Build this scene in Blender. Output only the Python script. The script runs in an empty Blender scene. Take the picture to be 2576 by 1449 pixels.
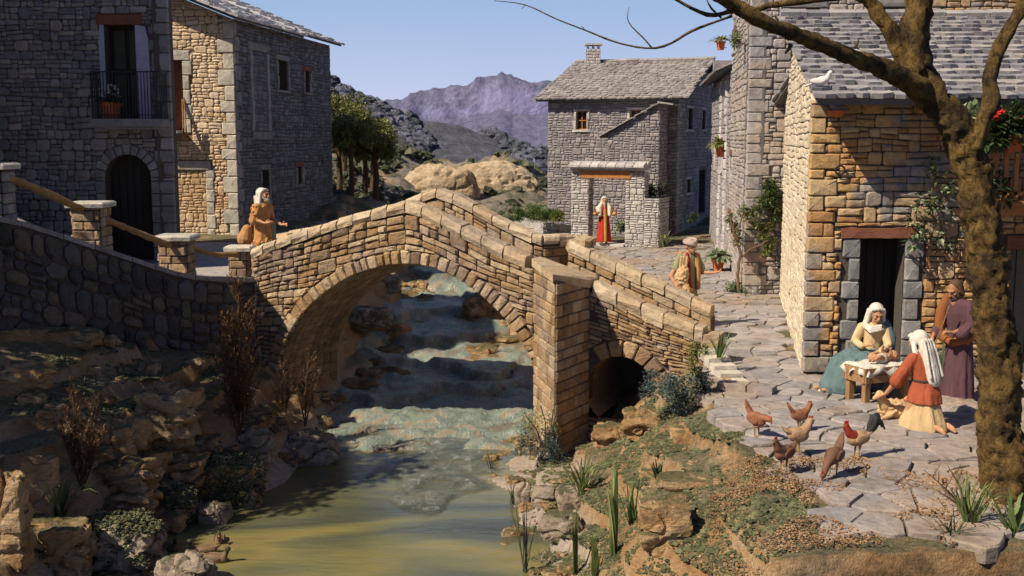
import bpy, math, random
import numpy as np
from math import sin, cos, tan, radians, pi, atan2, sqrt, exp, floor
from mathutils import Vector, Matrix, noise
SC = bpy.context.scene
COL = SC.collection
# ---------------------------------------------------------------- camera, sky, sun, exposure
CU, CV, F, PITCH, CZ = 1288.0, 724.5, 2800.0, radians(7.6), 3.6
cam_data = bpy.data.cameras.new('camera'); cam = bpy.data.objects.new('camera', cam_data); COL.objects.link(cam)
cam.location = (0, 0, CZ); cam.rotation_euler = (radians(90) - PITCH, 0, 0)
cam_data.sensor_width = 36; cam_data.lens = 36 * F / 2576; cam_data.clip_end = 3000; cam_data.clip_start = 0.1
SC.camera = cam
SUN = Vector((0.65, 0.40, -0.765)).normalized()
world = bpy.data.worlds.new('World'); SC.world = world; world.use_nodes = True
wn = world.node_tree.nodes; wl = world.node_tree.links; wn.clear()
sky = wn.new('ShaderNodeTexSky'); sky.sky_type = 'NISHITA'; sky.sun_disc = False
sky.sun_elevation = math.asin(-SUN.z); sky.sun_rotation = atan2(-SUN.x, -SUN.y)
sky.air_density = .6; sky.dust_density = .2; sky.ozone_density = 3.0; sky.altitude = 200
bg = wn.new('ShaderNodeBackground'); bg.inputs['Strength'].default_value = 0.06
wo = wn.new('ShaderNodeOutputWorld')
tint = wn.new('ShaderNodeMix'); tint.data_type = 'RGBA'; tint.blend_type = 'MULTIPLY'; tint.inputs[0].default_value = 1.0; tint.inputs[7].default_value = (1.12, .98, 1.12, 1)
wl.new(sky.outputs[0], tint.inputs[6]); wl.new(tint.outputs[2], bg.inputs[0]); wl.new(bg.outputs[0], wo.inputs[0])
sun_data = bpy.data.lights.new('sun', 'SUN'); sun_data.energy = 5.0; sun_data.angle = radians(0.5); sun_data.color = (1.0, 0.87, 0.68)
sun_ob = bpy.data.objects.new('sun', sun_data); COL.objects.link(sun_ob)
sun_ob.rotation_euler = SUN.to_track_quat('-Z', 'Y').to_euler(); sun_ob.location = (-20, -10, 25)
SC.view_settings.view_transform = 'Standard'; SC.view_settings.look = 'None'
SC.view_settings.exposure = 0.35; SC.view_settings.gamma = 1.0; SC.view_settings.use_curve_mapping = False
SC.cycles.max_bounces = 5; SC.cycles.diffuse_bounces = 2; SC.cycles.use_denoising = True

# ---------------------------------------------------------------- geometry helpers
def ray(u, v):
    x = (u - CU) / F; y = -(v - CV) / F
    return Vector((x, cos(PITCH) + y * sin(PITCH), -sin(PITCH) + y * cos(PITCH)))
def at(u, v, Y):
    r = ray(u, v); return Vector((r.x * Y / r.y, Y, CZ + r.z * Y / r.y))
def atz(u, v, z):
    r = ray(u, v); k = (z - CZ) / r.z; return Vector((r.x * k, r.y * k, z))
def proj(p):
    y = p[1] * cos(PITCH) - (p[2] - CZ) * sin(PITCH)
    w = p[1] * sin(PITCH) + (p[2] - CZ) * cos(PITCH)
    y = max(y, .1)
    return CU + F * p[0] / y, CV - F * w / y, y
class Fr:
    """a vertical wall plane: s runs to the viewer's right, t up, d outwards"""
    def __init__(s, a, b, z0=0.0, flip=False):
        s.a = Vector((a[0], a[1], z0)); d = Vector((b[0] - a[0], b[1] - a[1], 0)); s.L = d.length
        s.ex = d.normalized(); s.n = s.ex.cross(Vector((0, 0, 1)))
    def W(s, x, t, d=0.0):
        return s.a + s.ex * x + Vector((0, 0, t)) + s.n * d
    def L_(s, u, v, d=0.0):
        r = ray(u, v); o = Vector((0, 0, CZ)); p0 = s.a + s.n * d
        k = (p0 - o).dot(s.n) / r.dot(s.n); p = o + r * k - p0
        return p.dot(s.ex), p.z
    def rect(s, u0, v0, u1, v1, d=0.0):
        um, vm = (u0 + u1) / 2, (v0 + v1) / 2
        return s.L_(u0, vm, d)[0], s.L_(u1, vm, d)[0], s.L_(um, v1, d)[1], s.L_(um, v0, d)[1]
def offs(fr, d):
    g = Fr((0, 0), (1, 0)); g.a = fr.a + fr.n * d; g.ex = fr.ex.copy(); g.n = fr.n.copy(); g.L = fr.L; return g
class MB:
    def __init__(s): s.v = []; s.f = []; s.r = []
    def add(s, vs, fs, r=0.0):
        o = len(s.v); s.v.extend([tuple(p) for p in vs]); s.f.extend([tuple(i + o for i in f) for f in fs]); s.r.extend([r] * len(fs)); return s
    def box(s, c, sx, sy, sz, ax=None, r=0.0):
        ax = ax or (Vector((1, 0, 0)), Vector((0, 1, 0)), Vector((0, 0, 1)))
        c = Vector(c); vs = []
        for k in (-1, 1):
            for j in (-1, 1):
                for i in (-1, 1): vs.append(c + ax[0] * (i * sx / 2) + ax[1] * (j * sy / 2) + ax[2] * (k * sz / 2))
        return s.add(vs, [(0, 2, 3, 1), (4, 5, 7, 6), (0, 1, 5, 4), (2, 6, 7, 3), (0, 4, 6, 2), (1, 3, 7, 5)], r)
    def frbox(s, fr, s0, s1, t0, t1, d0, d1, r=0.0):
        vs = [fr.W(x, t, d) for d in (d0, d1) for t in (t0, t1) for x in (s0, s1)]
        return s.add(vs, [(0, 2, 3, 1), (4, 5, 7, 6), (0, 1, 5, 4), (2, 6, 7, 3), (0, 4, 6, 2), (1, 3, 7, 5)], r)
    def tube(s, pts, rad, n=6, r=0.0, bump=0.0, rng=None, caps=True, el=None):
        pts = [Vector(p) for p in pts]; o = len(s.v); m = len(pts); up = None
        if not hasattr(rad, '__len__'): rad = [rad] * m
        for i, p in enumerate(pts):
            tdir = (pts[min(i + 1, m - 1)] - pts[max(i - 1, 0)]).normalized()
            if up is None:
                up = Vector((0, 0, 1)) if abs(tdir.z) < .9 else Vector((0, 1, 0))
            side = tdir.cross(up)
            if side.length < 1e-4: side = tdir.cross(Vector((1, 0, 0)))
            side.normalize(); up = side.cross(tdir).normalized()
            for k in range(n):
                a = 2 * pi * k / n; q = rad[i]
                if bump: q *= 1 + bump * (rng.random() - .5)
                e = el or 1.0
                s.v.append(tuple(p + side * (cos(a) * q) + up * (sin(a) * q * e)))
        for i in range(m - 1):
            for k in range(n):
                a = o + i * n + k; b = o + i * n + (k + 1) % n
                s.f.append((a, b, b + n, a + n)); s.r.append(r)
        if caps:
            s.f.append(tuple(o + k for k in reversed(range(n)))); s.f.append(tuple(o + (m - 1) * n + k for k in range(n))); s.r += [r, r]
        return s
    def mesh(s, name, mat, origin=(0, 0, 0), smooth=False):
        me = bpy.data.meshes.new(name); ox, oy, oz = origin
        me.from_pydata([(x - ox, y - oy, z - oz) for x, y, z in s.v], [], s.f)
        if any(s.r):
            at_ = me.attributes.new('rnd', 'FLOAT', 'FACE'); at_.data.foreach_set('value', np.array(s.r, dtype=np.float32))
        if mat: me.materials.append(mat)
        if smooth: me.shade_smooth()
        return me
def tag(o, label=None, cat=None, group=None, kind=None):
    if label: o['label'] = label
    if cat: o['category'] = cat
    if group: o['group'] = group
    if kind: o['kind'] = kind
    return o
def wloc(o):
    p = Vector(o.location)
    while o.parent: o = o.parent; p += Vector(o.location)
    return p
def thing(name, loc, label, cat, group=None):
    o = bpy.data.objects.new(name, None); o.empty_display_size = .2; COL.objects.link(o); o.location = loc
    return tag(o, label, cat, group)
def obj(name, mb, mat, parent=None, origin=None, smooth=False, **k):
    """links the buffer as ONE mesh object; its vertices are given in world space"""
    if origin is None:
        if len(mb.v):
            a = np.array(mb.v); origin = ((a[:, 0].min() + a[:, 0].max()) / 2, (a[:, 1].min() + a[:, 1].max()) / 2, a[:, 2].min())
        else: origin = (0, 0, 0)
    me = mb.mesh(name, mat, origin, smooth)
    o = bpy.data.objects.new(name, me); COL.objects.link(o)
    if parent is not None:
        o.parent = parent; o.location = Vector(origin) - wloc(parent)
    else: o.location = origin
    tag(o, **k)
    return o
def copy_tree(o, parent=None, loc=None, rz=None, sc=None, label=None):
    c = o.copy(); COL.objects.link(c)
    if parent: c.parent = parent
    if loc is not None: c.location = loc
    if rz is not None: c.rotation_euler = (0, 0, rz)
    if sc is not None: c.scale = (sc, sc, sc)
    if label: c['label'] = label
    for ch in list(o.children): copy_tree(ch, c)
    return c
def nz(x, y=0.0, z=0.0): return noise.noise(Vector((x, y, z)))
def fbm(x, y, z=0.0, o=4):
    a = 0; k = 1; w = .5
    for _ in range(o): a += w * noise.noise(Vector((x * k, y * k, z * k + _ * 7.3))); k *= 2.1; w *= .5
    return a

# ---------------------------------------------------------------- materials
class NT:
    def __init__(s, name):
        s.m = bpy.data.materials.new(name); s.m.use_nodes = True; s.t = s.m.node_tree; s.t.nodes.clear()
        s.o = s.n('ShaderNodeOutputMaterial'); s.b = s.n('ShaderNodeBsdfPrincipled'); s.l(s.b.outputs[0], s.o.inputs[0])
    def n(s, t, **k):
        x = s.t.nodes.new(t)
        for a, b in k.items(): setattr(x, a, b)
        return x
    def l(s, a, b): s.t.links.new(a, b)
    def pos(s):
        if not hasattr(s, '_p'): s._p = s.n('ShaderNodeNewGeometry').outputs['Position']
        return s._p
    def noise(s, scale, detail=4, rough=.55, dist=0.0, vec=None, col=False, stretch=None):
        x = s.n('ShaderNodeTexNoise'); x.inputs['Scale'].default_value = scale; x.inputs['Detail'].default_value = detail
        x.inputs['Roughness'].default_value = rough; x.inputs['Distortion'].default_value = dist
        v = vec or s.pos()
        if stretch:
            mp = s.n('ShaderNodeMapping'); mp.inputs['Scale'].default_value = stretch; s.l(v, mp.inputs[0]); v = mp.outputs[0]
        s.l(v, x.inputs['Vector']); return x.outputs['Color' if col else 'Fac']
    def ramp(s, fac, stops, interp='LINEAR'):
        r = s.n('ShaderNodeValToRGB'); cr = r.color_ramp; cr.interpolation = interp
        while len(cr.elements) < len(stops): cr.elements.new(.5)
        for e, (p, c) in zip(cr.elements, stops): e.position = p; e.color = (c, c, c, 1) if not hasattr(c, '__len__') else (*c, 1)
        s.l(fac, r.inputs[0]); return r.outputs[0]
    def mix(s, fac, a, b, mode='MIX'):
        x = s.n('ShaderNodeMix', data_type='RGBA', blend_type=mode)
        for i, v in ((0, fac), (6, a), (7, b)):
            if hasattr(v, 'is_linked') or hasattr(v, 'node'): s.l(v, x.inputs[i])
            elif hasattr(v, '__len__'): x.inputs[i].default_value = (*v, 1)
            else: x.inputs[i].default_value = v
        return x.outputs[2]
    def math(s, op, a, b=0.0, c=None):
        x = s.n('ShaderNodeMath', operation=op)
        for i, v in enumerate((a, b, c)):
            if v is None: continue
            if hasattr(v, 'node'): s.l(v, x.inputs[i])
            else: x.inputs[i].default_value = v
        return x.outputs[0]
    def rnd(s):
        a = s.n('ShaderNodeAttribute', attribute_name='rnd'); o = s.n('ShaderNodeObjectInfo')
        return s.math('FRACT', s.math('ADD', a.outputs['Fac'], o.outputs['Random']))
    def fin(s, color, rough=.85, bump=None, bd=.02, bs=1.0, spec=.3):
        if hasattr(color, 'node'): s.l(color, s.b.inputs['Base Color'])
        else: s.b.inputs['Base Color'].default_value = (*color, 1)
        if hasattr(rough, 'node'): s.l(rough, s.b.inputs['Roughness'])
        else: s.b.inputs['Roughness'].default_value = rough
        s.b.inputs['Specular IOR Level'].default_value = spec
        if bump is not None:
            b = s.n('ShaderNodeBump'); b.inputs['Distance'].default_value = bd; b.inputs['Strength'].default_value = bs
            s.l(bump, b.inputs['Height']); s.l(b.outputs[0], s.b.inputs['Normal'])
        return s.m
def stone_mat(name, cols, patch=None, pscale=.5, pthr=(.5, .62), grain=9, bd=.025, stain=(.45, .42, .38), rough=.9, stainthr=(.52, .75)):
    """cols: list of stone colours picked per stone; patch: a second list that takes over in broad areas of the wall"""
    T = NT(name); r = T.rnd()
    def pick(cs): return T.ramp(r, [(i / len(cs), c) for i, c in enumerate(cs)], 'CONSTANT')
    c = pick(cols)
    if patch:
        c = T.mix(T.ramp(T.noise(pscale, 3), [(pthr[0], 0.0), (pthr[1], 1.0)]), c, pick(patch))
    g = T.noise(grain, 6, .65); g2 = T.noise(grain * 5, 3, .6)
    c = T.mix(1.0, c, T.ramp(g, [(.25, .62), (.5, 1.0), (.8, 1.3)]), 'MULTIPLY')
    st = T.ramp(T.noise(1.3, 5, .7), [(stainthr[0], 0.0), (stainthr[1], .8)])
    c = T.mix(st, c, T.mix(1.0, c, stain, 'MULTIPLY'))
    h = T.math('ADD', T.math('MULTIPLY', g, 1.0), T.math('MULTIPLY', g2, .25))
    return T.fin(c, rough, h, bd, 1.0, .2)
def plain(name, col, rough=.7, var=.25, scale=12, bd=.004, spec=.3, col2=None, bscale=None, stretch=None):
    T = NT(name); g = T.noise(scale, 5, .6, stretch=stretch)
    if col2: c = T.mix(T.ramp(g, [(.35, 0.0), (.65, 1.0)]), col, col2)
    else: c = T.mix(1.0, col, T.ramp(g, [(.2, 1 - var), (.8, 1 + var)]), 'MULTIPLY')
    return T.fin(c, rough, T.noise(bscale or scale * 2, 4, .6, stretch=stretch), bd, 1.0, spec)
def leafmat(name, a, b, c=None, rough=.55, trans=.25):
    T = NT(name); r = T.rnd(); col = T.ramp(r, [(0, a), (.55, b), (1, c or b)])
    col = T.mix(1.0, col, T.ramp(T.noise(3, 3), [(.3, .6), (.7, 1.3)]), 'MULTIPLY')
    m = T.fin(col, rough, None); T.b.inputs['Specular IOR Level'].default_value = .25
    tr = T.n('ShaderNodeBsdfTranslucent'); T.l(col, tr.inputs[0]); mx = T.n('ShaderNodeMixShader'); mx.inputs[0].default_value = trans
    T.l(T.b.outputs[0], mx.inputs[1]); T.l(tr.outputs[0], mx.inputs[2]); T.l(mx.outputs[0], T.o.inputs[0]); return m
M = {}
M['bridge'] = stone_mat('bridge_stone', [(.38, .25, .13), (.45, .31, .18), (.30, .19, .10), (.42, .31, .20), (.23, .155, .10), (.50, .38, .24), (.35, .22, .11)], [(.34, .24, .16), (.42, .33, .24), (.28, .21, .16)], .9, bd=.05, grain=11)
M['coping'] = stone_mat('coping_stone', [(.50, .39, .26), (.46, .34, .22), (.55, .44, .31), (.44, .35, .25)], bd=.05, grain=7, stainthr=(.56, .8))
M['mortar'] = plain('dark_mortar', (.085, .07, .06), .95, .4, 20, .01)
M['mortar_warm'] = plain('warm_mortar', (.24, .17, .10), .95, .3, 20, .01)
M['mortar_light'] = plain('grey_mortar', (.12, .115, .12), .95, .3, 20, .01)
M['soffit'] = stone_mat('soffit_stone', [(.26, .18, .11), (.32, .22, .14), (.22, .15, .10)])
M['shade_house'] = stone_mat('grey_rubble', [(.22, .21, .205), (.28, .265, .25), (.18, .175, .18), (.33, .30, .26), (.25, .23, .20)], [(.17, .165, .17), (.25, .235, .22)], .4)
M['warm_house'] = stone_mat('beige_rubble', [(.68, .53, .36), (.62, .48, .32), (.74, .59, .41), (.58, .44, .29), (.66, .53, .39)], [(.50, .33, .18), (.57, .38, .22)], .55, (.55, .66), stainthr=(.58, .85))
M['side_house'] = stone_mat('shaded_flank_rubble', [(.15, .155, .18), (.19, .195, .22), (.12, .125, .15), (.17, .17, .18)])  # shaded flank of the beige house, its blue shade put into the colour
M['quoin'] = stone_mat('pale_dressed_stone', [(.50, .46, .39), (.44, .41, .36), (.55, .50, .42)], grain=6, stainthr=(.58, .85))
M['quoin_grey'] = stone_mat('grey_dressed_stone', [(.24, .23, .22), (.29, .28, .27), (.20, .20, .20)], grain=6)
M['mid_house'] = stone_mat('lavender_grey_stone', [(.30, .27, .28), (.34, .31, .31), (.27, .245, .26), (.32, .285, .285), (.24, .22, .235)], grain=7)
M['gate'] = stone_mat('grey_gate_stone', [(.46, .43, .42), (.50, .47, .45), (.42, .39, .39), (.54, .50, .48)], grain=7)
M['tower'] = stone_mat('tower_stone', [(.37, .32, .28), (.42, .34, .28), (.34, .31, .30), (.44, .38, .32), (.36, .28, .23)], [(.33, .31, .32), (.38, .36, .36)], .5)
M['cream'] = stone_mat('cream_rubble', [(.60, .50, .36), (.64, .55, .41), (.56, .46, .33), (.66, .57, .44)], bd=.015, stainthr=(.6, .85))
M['ochre'] = stone_mat('ochre_stone', [(.46, .28, .12), (.52, .33, .15), (.40, .22, .09), (.36, .25, .15), (.50, .36, .20), (.42, .24, .11)], [(.26, .24, .23), (.31, .27, .23), (.36, .26, .16)], .75, (.52, .6))
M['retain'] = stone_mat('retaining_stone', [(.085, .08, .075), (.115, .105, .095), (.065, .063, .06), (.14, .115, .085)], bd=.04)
M['slate'] = stone_mat('grey_slate', [(.25, .24, .25), (.31, .295, .295), (.20, .195, .21), (.36, .335, .32), (.28, .265, .28)], grain=8, bd=.015, stainthr=(.55, .8))
M['slate_mid'] = stone_mat('warm_grey_slate', [(.33, .30, .29), (.37, .34, .32), (.30, .275, .27)], grain=8, bd=.01)
M['slate_pale'] = stone_mat('pale_slate', [(.56, .55, .56), (.62, .61, .61), (.50, .49, .51)], grain=8, bd=.01)
M['flag'] = stone_mat('flagstone', [(.31, .285, .275), (.36, .325, .31), (.27, .25, .25), (.34, .29, .26)], [(.34, .25, .18), (.31, .25, .20)], .35, (.5, .62), grain=7, bd=.03, stainthr=(.5, .72))
M['wood'] = plain('weathered_wood', (.30, .17, .08), .8, .45, 5, .01, stretch=(6, 6, 1))
M['rail'] = plain('yellow_wood_rail', (.34, .19, .07), .75, .4, 9, .01)
M['lintel'] = plain('reddish_timber', (.22, .085, .05), .8, .4, 8, .02, stretch=(1, 6, 9))
M['orange_wood'] = plain('orange_timber', (.40, .17, .05), .7, .3, 10, .006)
M['door_dark'] = plain('dark_door', (.035, .030, .022), .8, .4, 8, .006, stretch=(8, 8, 1))
M['pane'] = plain('dark_glass', (.012, .012, .014), .3, .2, 5, .001, .5)
M['plaster'] = plain('bluish_plaster', (.36, .38, .47), .9, .2, 6, .004)
M['iron'] = plain('black_iron', (.02, .02, .022), .6, .3, 20, .001)
M['terracotta'] = plain('terracotta', (.50, .13, .04), .75, .2, 20, .003)
M['green'] = leafmat('fresh_leaf', (.07, .13, .03), (.12, .19, .05), (.20, .26, .09))
M['pale_green'] = leafmat('pale_leaf', (.16, .22, .12), (.26, .32, .18), (.40, .44, .28))
M['dark_green'] = leafmat('dark_leaf', (.025, .05, .018), (.05, .085, .03), (.08, .12, .045))
M['yellow_green'] = leafmat('yellow_green_leaf', (.10, .13, .03), (.22, .24, .06), (.36, .36, .12))
M['brown_leaf'] = leafmat('dry_leaf', (.07, .035, .015), (.14, .065, .025), (.24, .13, .05))
M['blue_green'] = leafmat('blue_green_leaf', (.05, .08, .07), (.09, .13, .12), (.15, .19, .18))
M['blade'] = leafmat('grass_blade', (.09, .13, .04), (.17, .21, .07), (.32, .34, .15))
M['reed'] = leafmat('dark_reed', (.035, .05, .04), (.06, .08, .06), (.12, .13, .09))
M['moss'] = leafmat('moss', (.055, .06, .03), (.10, .105, .05), (.16, .16, .08), .9, 0.0)
T = NT('ochre_bark'); g = T.noise(16, 7, .7, .4, stretch=(1, 1, .55)); k = T.noise(3.2, 5, .7)
c = T.mix(T.ramp(k, [(.38, 0.0), (.58, 1.0)]), (.055, .036, .02), (.20, .125, .04)); c = T.mix(T.ramp(T.noise(6, 4, .7), [(.55, 0.0), (.68, .9)]), c, (.06, .045, .03))
c = T.mix(1.0, c, T.ramp(g, [(.32, .22), (.5, .95), (.72, 1.6)]), 'MULTIPLY')
M['bark'] = T.fin(c, .9, T.math('ADD', g, T.math('MULTIPLY', T.noise(60, 4, .7), .3)), .07, 1.0, .15)
M['twig'] = plain('dark_twig', (.10, .06, .035), .85, .3, 20, .004)
M['vine_stem'] = plain('vine_stem', (.16, .10, .06), .85, .3, 20, .004)
# ---------------------------------------------------------------- masonry
def area(p):
    return .5 * sum(p[i][0] * p[(i + 1) % len(p)][1] - p[(i + 1) % len(p)][0] * p[i][1] for i in range(len(p)))
def clip(p, h):
    a, b, c = h; out = []
    for i in range(len(p)):
        P, Q = p[i], p[(i + 1) % len(p)]
        fp = a * P[0] + b * P[1] - c; fq = a * Q[0] + b * Q[1] - c
        if fp <= 0: out.append(P)
        if fp * fq < 0:
            k = fp / (fp - fq); out.append((P[0] + (Q[0] - P[0]) * k, P[1] + (Q[1] - P[1]) * k))
    return out
def planes(poly):
    if area(poly) < 0: poly = poly[::-1]
    r = []
    for i in range(len(poly)):
        (x0, y0), (x1, y1) = poly[i], poly[(i + 1) % len(poly)]
        nx, ny = y1 - y0, x0 - x1; l = sqrt(nx * nx + ny * ny) or 1; nx /= l; ny /= l
        r.append((nx, ny, nx * x0 + ny * y0))
    return r
def cut_rect(p, h, keep=.22):
    s0, s1, t0, t1 = h
    if max(q[0] for q in p) <= s0 or min(q[0] for q in p) >= s1 or max(q[1] for q in p) <= t0 or min(q[1] for q in p) >= t1: return p
    A = abs(area(p)); best = None; ba = 0
    for pl in ((1, 0, s0), (-1, 0, -s1), (0, 1, t0), (0, -1, -t1)):
        q = clip(p, pl)
        if len(q) > 2 and abs(area(q)) > ba: ba = abs(area(q)); best = q
    return best if ba > keep * A else None
def rubble(s0, s1, t0, t1, H=(.3, .42), w=(.25, .6), big=.35, amp=.02, rng=None, gap=.02, split=.3, rnd_c=.18):
    """courses of unequal stones: single tall blocks beside stacks of two or three thin ones"""
    seed = rng.random() * 50; t = t0; k = 0; out = []
    def B(k, s): return amp * 2 * nz(s * 1.1 + seed, k * 3.7 + seed)
    while t < t1:
        h = rng.uniform(*H); s = s0 - rng.random() * w[0]
        while s < s1:
            ww = rng.uniform(*w); one = rng.random() < big
            cells = []
            if one: cells = [(0, 1, 0, 1)]
            else:
                f = rng.uniform(.38, .62)
                if h > 1.15 * (H[0] + H[1]) / 2 and rng.random() < .35: parts = [(0, f * .6), (f * .6, f * 1.25), (f * 1.25, 1)]
                else: parts = [(0, f), (f, 1)]
                for a, b in parts:
                    if rng.random() < split and ww > (w[0] + w[1]) / 2:
                        g = rng.uniform(.35, .65); cells += [(0, g, a, b), (g, 1, a, b)]
                    else: cells.append((0, 1, a, b))
            for a, b, c, d in cells:
                x0, x1 = s + ww * a, s + ww * b
                def T(x, f): return t + h * f + B(k, x) * (1 - f) + B(k + 1, x) * f
                g = gap * rng.uniform(.35, .65)
                j = lambda: rng.uniform(-1, 1) * min(x1 - x0, h * (d - c)) * .05
                q = [(x0 + g + j(), T(x0, c) + g + j()), (x1 - g + j(), T(x1, c) + g + j()), (x1 - g + j(), T(x1, d) - g + j()), (x0 + g + j(), T(x0, d) - g + j())]
                out.append(chop(q, rnd_c, rng))
            s += ww
        t += h; k += 1
    return out
def chop(q, f, rng):
    if f <= 0: return q
    out = []
    for i in range(len(q)):
        P = q[i]; A = q[i - 1]; Bq = q[(i + 1) % len(q)]
        la = sqrt((A[0] - P[0]) ** 2 + (A[1] - P[1]) ** 2); lb = sqrt((Bq[0] - P[0]) ** 2 + (Bq[1] - P[1]) ** 2); m = min(la, lb) * f * rng.uniform(.5, 1.3)
        out.append((P[0] + (A[0] - P[0]) * m / la, P[1] + (A[1] - P[1]) * m / la)); out.append((P[0] + (Bq[0] - P[0]) * m / lb, P[1] + (Bq[1] - P[1]) * m / lb))
    return out
def blocks(s0, s1, t0, t1, h, w, rng, gap=.015):
    out = []; t = t0; k = 0
    while t < t1 - .04:
        hh = min(rng.uniform(*h), t1 - t); s = s0; first = True
        while s < s1 - .04:
            ww = rng.uniform(*w) * (.6 if first and k % 2 else 1); first = False
            if s1 - s - ww < w[0] * .4: ww = s1 - s
            g = gap / 2; e = min(s + ww, s1)
            out.append(chop([(s + g, t + g), (e - g, t + g), (e - g, t + hh - g), (s + g, t + hh - g)], .07, rng)); s += ww
        t += hh; k += 1
    return out
def stone3(poly, W, d1=.04, ch=.018, rng=None, tilt=.35, d0=-.03, dfun=None, dome=1.12):
    """a stone standing proud of the mortar plane, its arris worn back"""
    if area(poly) < 0: poly = poly[::-1]
    n = len(poly); cx = sum(p[0] for p in poly) / n; cy = sum(p[1] for p in poly) / n
    md = min(max(p[0] for p in poly) - min(p[0] for p in poly), max(p[1] for p in poly) - min(p[1] for p in poly)) / 2
    k = max(.45, 1 - ch / max(md, .01)); dd = d1 * rng.uniform(.75, 1.3); gx, gy = rng.uniform(-tilt, tilt) * .12, rng.uniform(-tilt, tilt) * .12
    D = dfun or (lambda s, t: 0.0); v = []
    for x, y in poly: v.append(W(x, y, d0 + D(x, y)))
    for x, y in poly: v.append(W(x, y, dd * .5 + D(x, y)))
    for x, y in poly:
        X, Y = cx + (x - cx) * k, cy + (y - cy) * k
        v.append(W(X, Y, dd * rng.uniform(.85, 1.12) + (x - cx) * gx + (y - cy) * gy + D(X, Y)))
    v.append(W(cx, cy, dd * dome + D(cx, cy)))
    f = []
    for i in range(n):
        j = (i + 1) % n
        f += [(i, j, n + j, n + i), (n + i, n + j, 2 * n + j, 2 * n + i), (2 * n + i, 2 * n + j, 3 * n)]
    return v, f
class Bld:
    def __init__(s, name, loc, label, cat, seed=1, group=None):
        s.root = thing(name, loc, label, cat, group); s.rng = random.Random(seed); s.st = {}; s.seed = seed
    def put(s, name, verts, faces, mat, parent, w=1.0):
        a = [proj(p) for p in verts]; us = [p[0] for p in a]; vs = [p[1] for p in a]
        inside = max(us) > -40 and min(us) < 2616 and max(vs) > -40 and min(vs) < 1490
        px = (max(us) - min(us)) * (max(vs) - min(vs)) * w * (1 if inside else .01)
        s.st.setdefault((name, mat.name), []).append((px, verts, faces, parent, s.rng.random()))
    def panel(s, fr, outline, holes, thick, mat, name='wall', parent=None):
        mb = MB(); pls = planes(outline)
        xs = sorted({min(p[0] for p in outline), max(p[0] for p in outline), *[h[0] for h in holes], *[h[1] for h in holes]})
        ys = sorted({min(p[1] for p in outline), max(p[1] for p in outline), *[h[2] for h in holes], *[h[3] for h in holes]})
        for i in range(len(xs) - 1):
            for j in range(len(ys) - 1):
                cx, cy = (xs[i] + xs[i + 1]) / 2, (ys[j] + ys[j + 1]) / 2
                if any(h[0] < cx < h[1] and h[2] < cy < h[3] for h in holes): continue
                p = [(xs[i], ys[j]), (xs[i + 1], ys[j]), (xs[i + 1], ys[j + 1]), (xs[i], ys[j + 1])]
                for pl in pls:
                    p = clip(p, pl)
                    if len(p) < 3: break
                if len(p) < 3 or abs(area(p)) < 1e-5: continue
                n = len(p); v = [fr.W(x, y, 0) for x, y in p] + [fr.W(x, y, -thick) for x, y in p]
                mb.add(v, [tuple(range(n)), tuple(reversed(range(n, 2 * n)))] + [(k, k + n, (k + 1) % n + n, (k + 1) % n) for k in range(n)])
        return obj(name, mb, mat, parent or s.root)
    def wall(s, fr, outline, holes=(), skip=(), mat=None, mortar=None, thick=.35, name='wall', depth=.04, ch=.02, gen=None, region=None, pw=1.0, stone='stone', back=True, arches=(), label=None, **kw):
        """holes: openings cut through; skip: rects kept free of rubble (frames, quoins); arches: (cs, ct, r) discs kept free"""
        wl_ = s.panel(fr, outline, holes, thick, mortar or M['mortar'], name) if back else s.root
        if label: wl_['label'] = label
        pls = planes(outline); rng = s.rng
        o = region or (min(p[0] for p in outline), max(p[0] for p in outline), min(p[1] for p in outline), max(p[1] for p in outline))
        for q in (gen or rubble)(*o, rng=rng, **kw):
            for pl in pls:
                q = clip(q, pl)
                if len(q) < 3: break
            if len(q) < 3: continue
            for h in list(holes) + list(skip):
                q = cut_rect(q, h)
                if not q: break
            if not q: continue
            for cs, ct, r in arches:
                mx, mt = sum(p[0] for p in q) / len(q) - cs, sum(p[1] for p in q) / len(q) - ct; l = sqrt(mx * mx + mt * mt) or 1
                if min(sqrt((p[0] - cs) ** 2 + (p[1] - ct) ** 2) for p in q) < r and mt > -.05:
                    q = clip(q, (-mx / l, -mt / l, -(r + (mx * cs + mt * ct) / l)))
                    if len(q) < 3: break
            if len(q) < 3 or abs(area(q)) < .0012: continue
            v, f = stone3(q, fr.W, depth, ch, rng)
            s.put(stone, v, f, mat, wl_, pw)
        return wl_
    def qrects(s, fr, side, t0, t1, w=(.3, .5), h=(.28, .4)):
        r = []; t = t0; k = 0
        while t < t1 - .02:
            hh = min(s.rng.uniform(*h), t1 - t + .001); ww = w[k % 2] * s.rng.uniform(.9, 1.1)
            r.append((fr.L - ww, fr.L + .5, t, t + hh) if side == 'R' else (-.5, ww, t, t + hh)); t += hh; k += 1
        return r
    def qput(s, fr, side, rects, mat, parent, depth=.055):
        g = .008
        for a, b, t, t2 in rects:
            q = [(a, t + g), (fr.L + .03, t + g), (fr.L + .03, t2 - g), (a, t2 - g)] if side == 'R' else [(-.03, t + g), (b, t + g), (b, t2 - g), (-.03, t2 - g)]
            v, f = stone3(chop(q, .05, s.rng), fr.W, depth, .015, s.rng, .1); s.put('quoin', v, f, mat, parent, 3)
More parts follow.
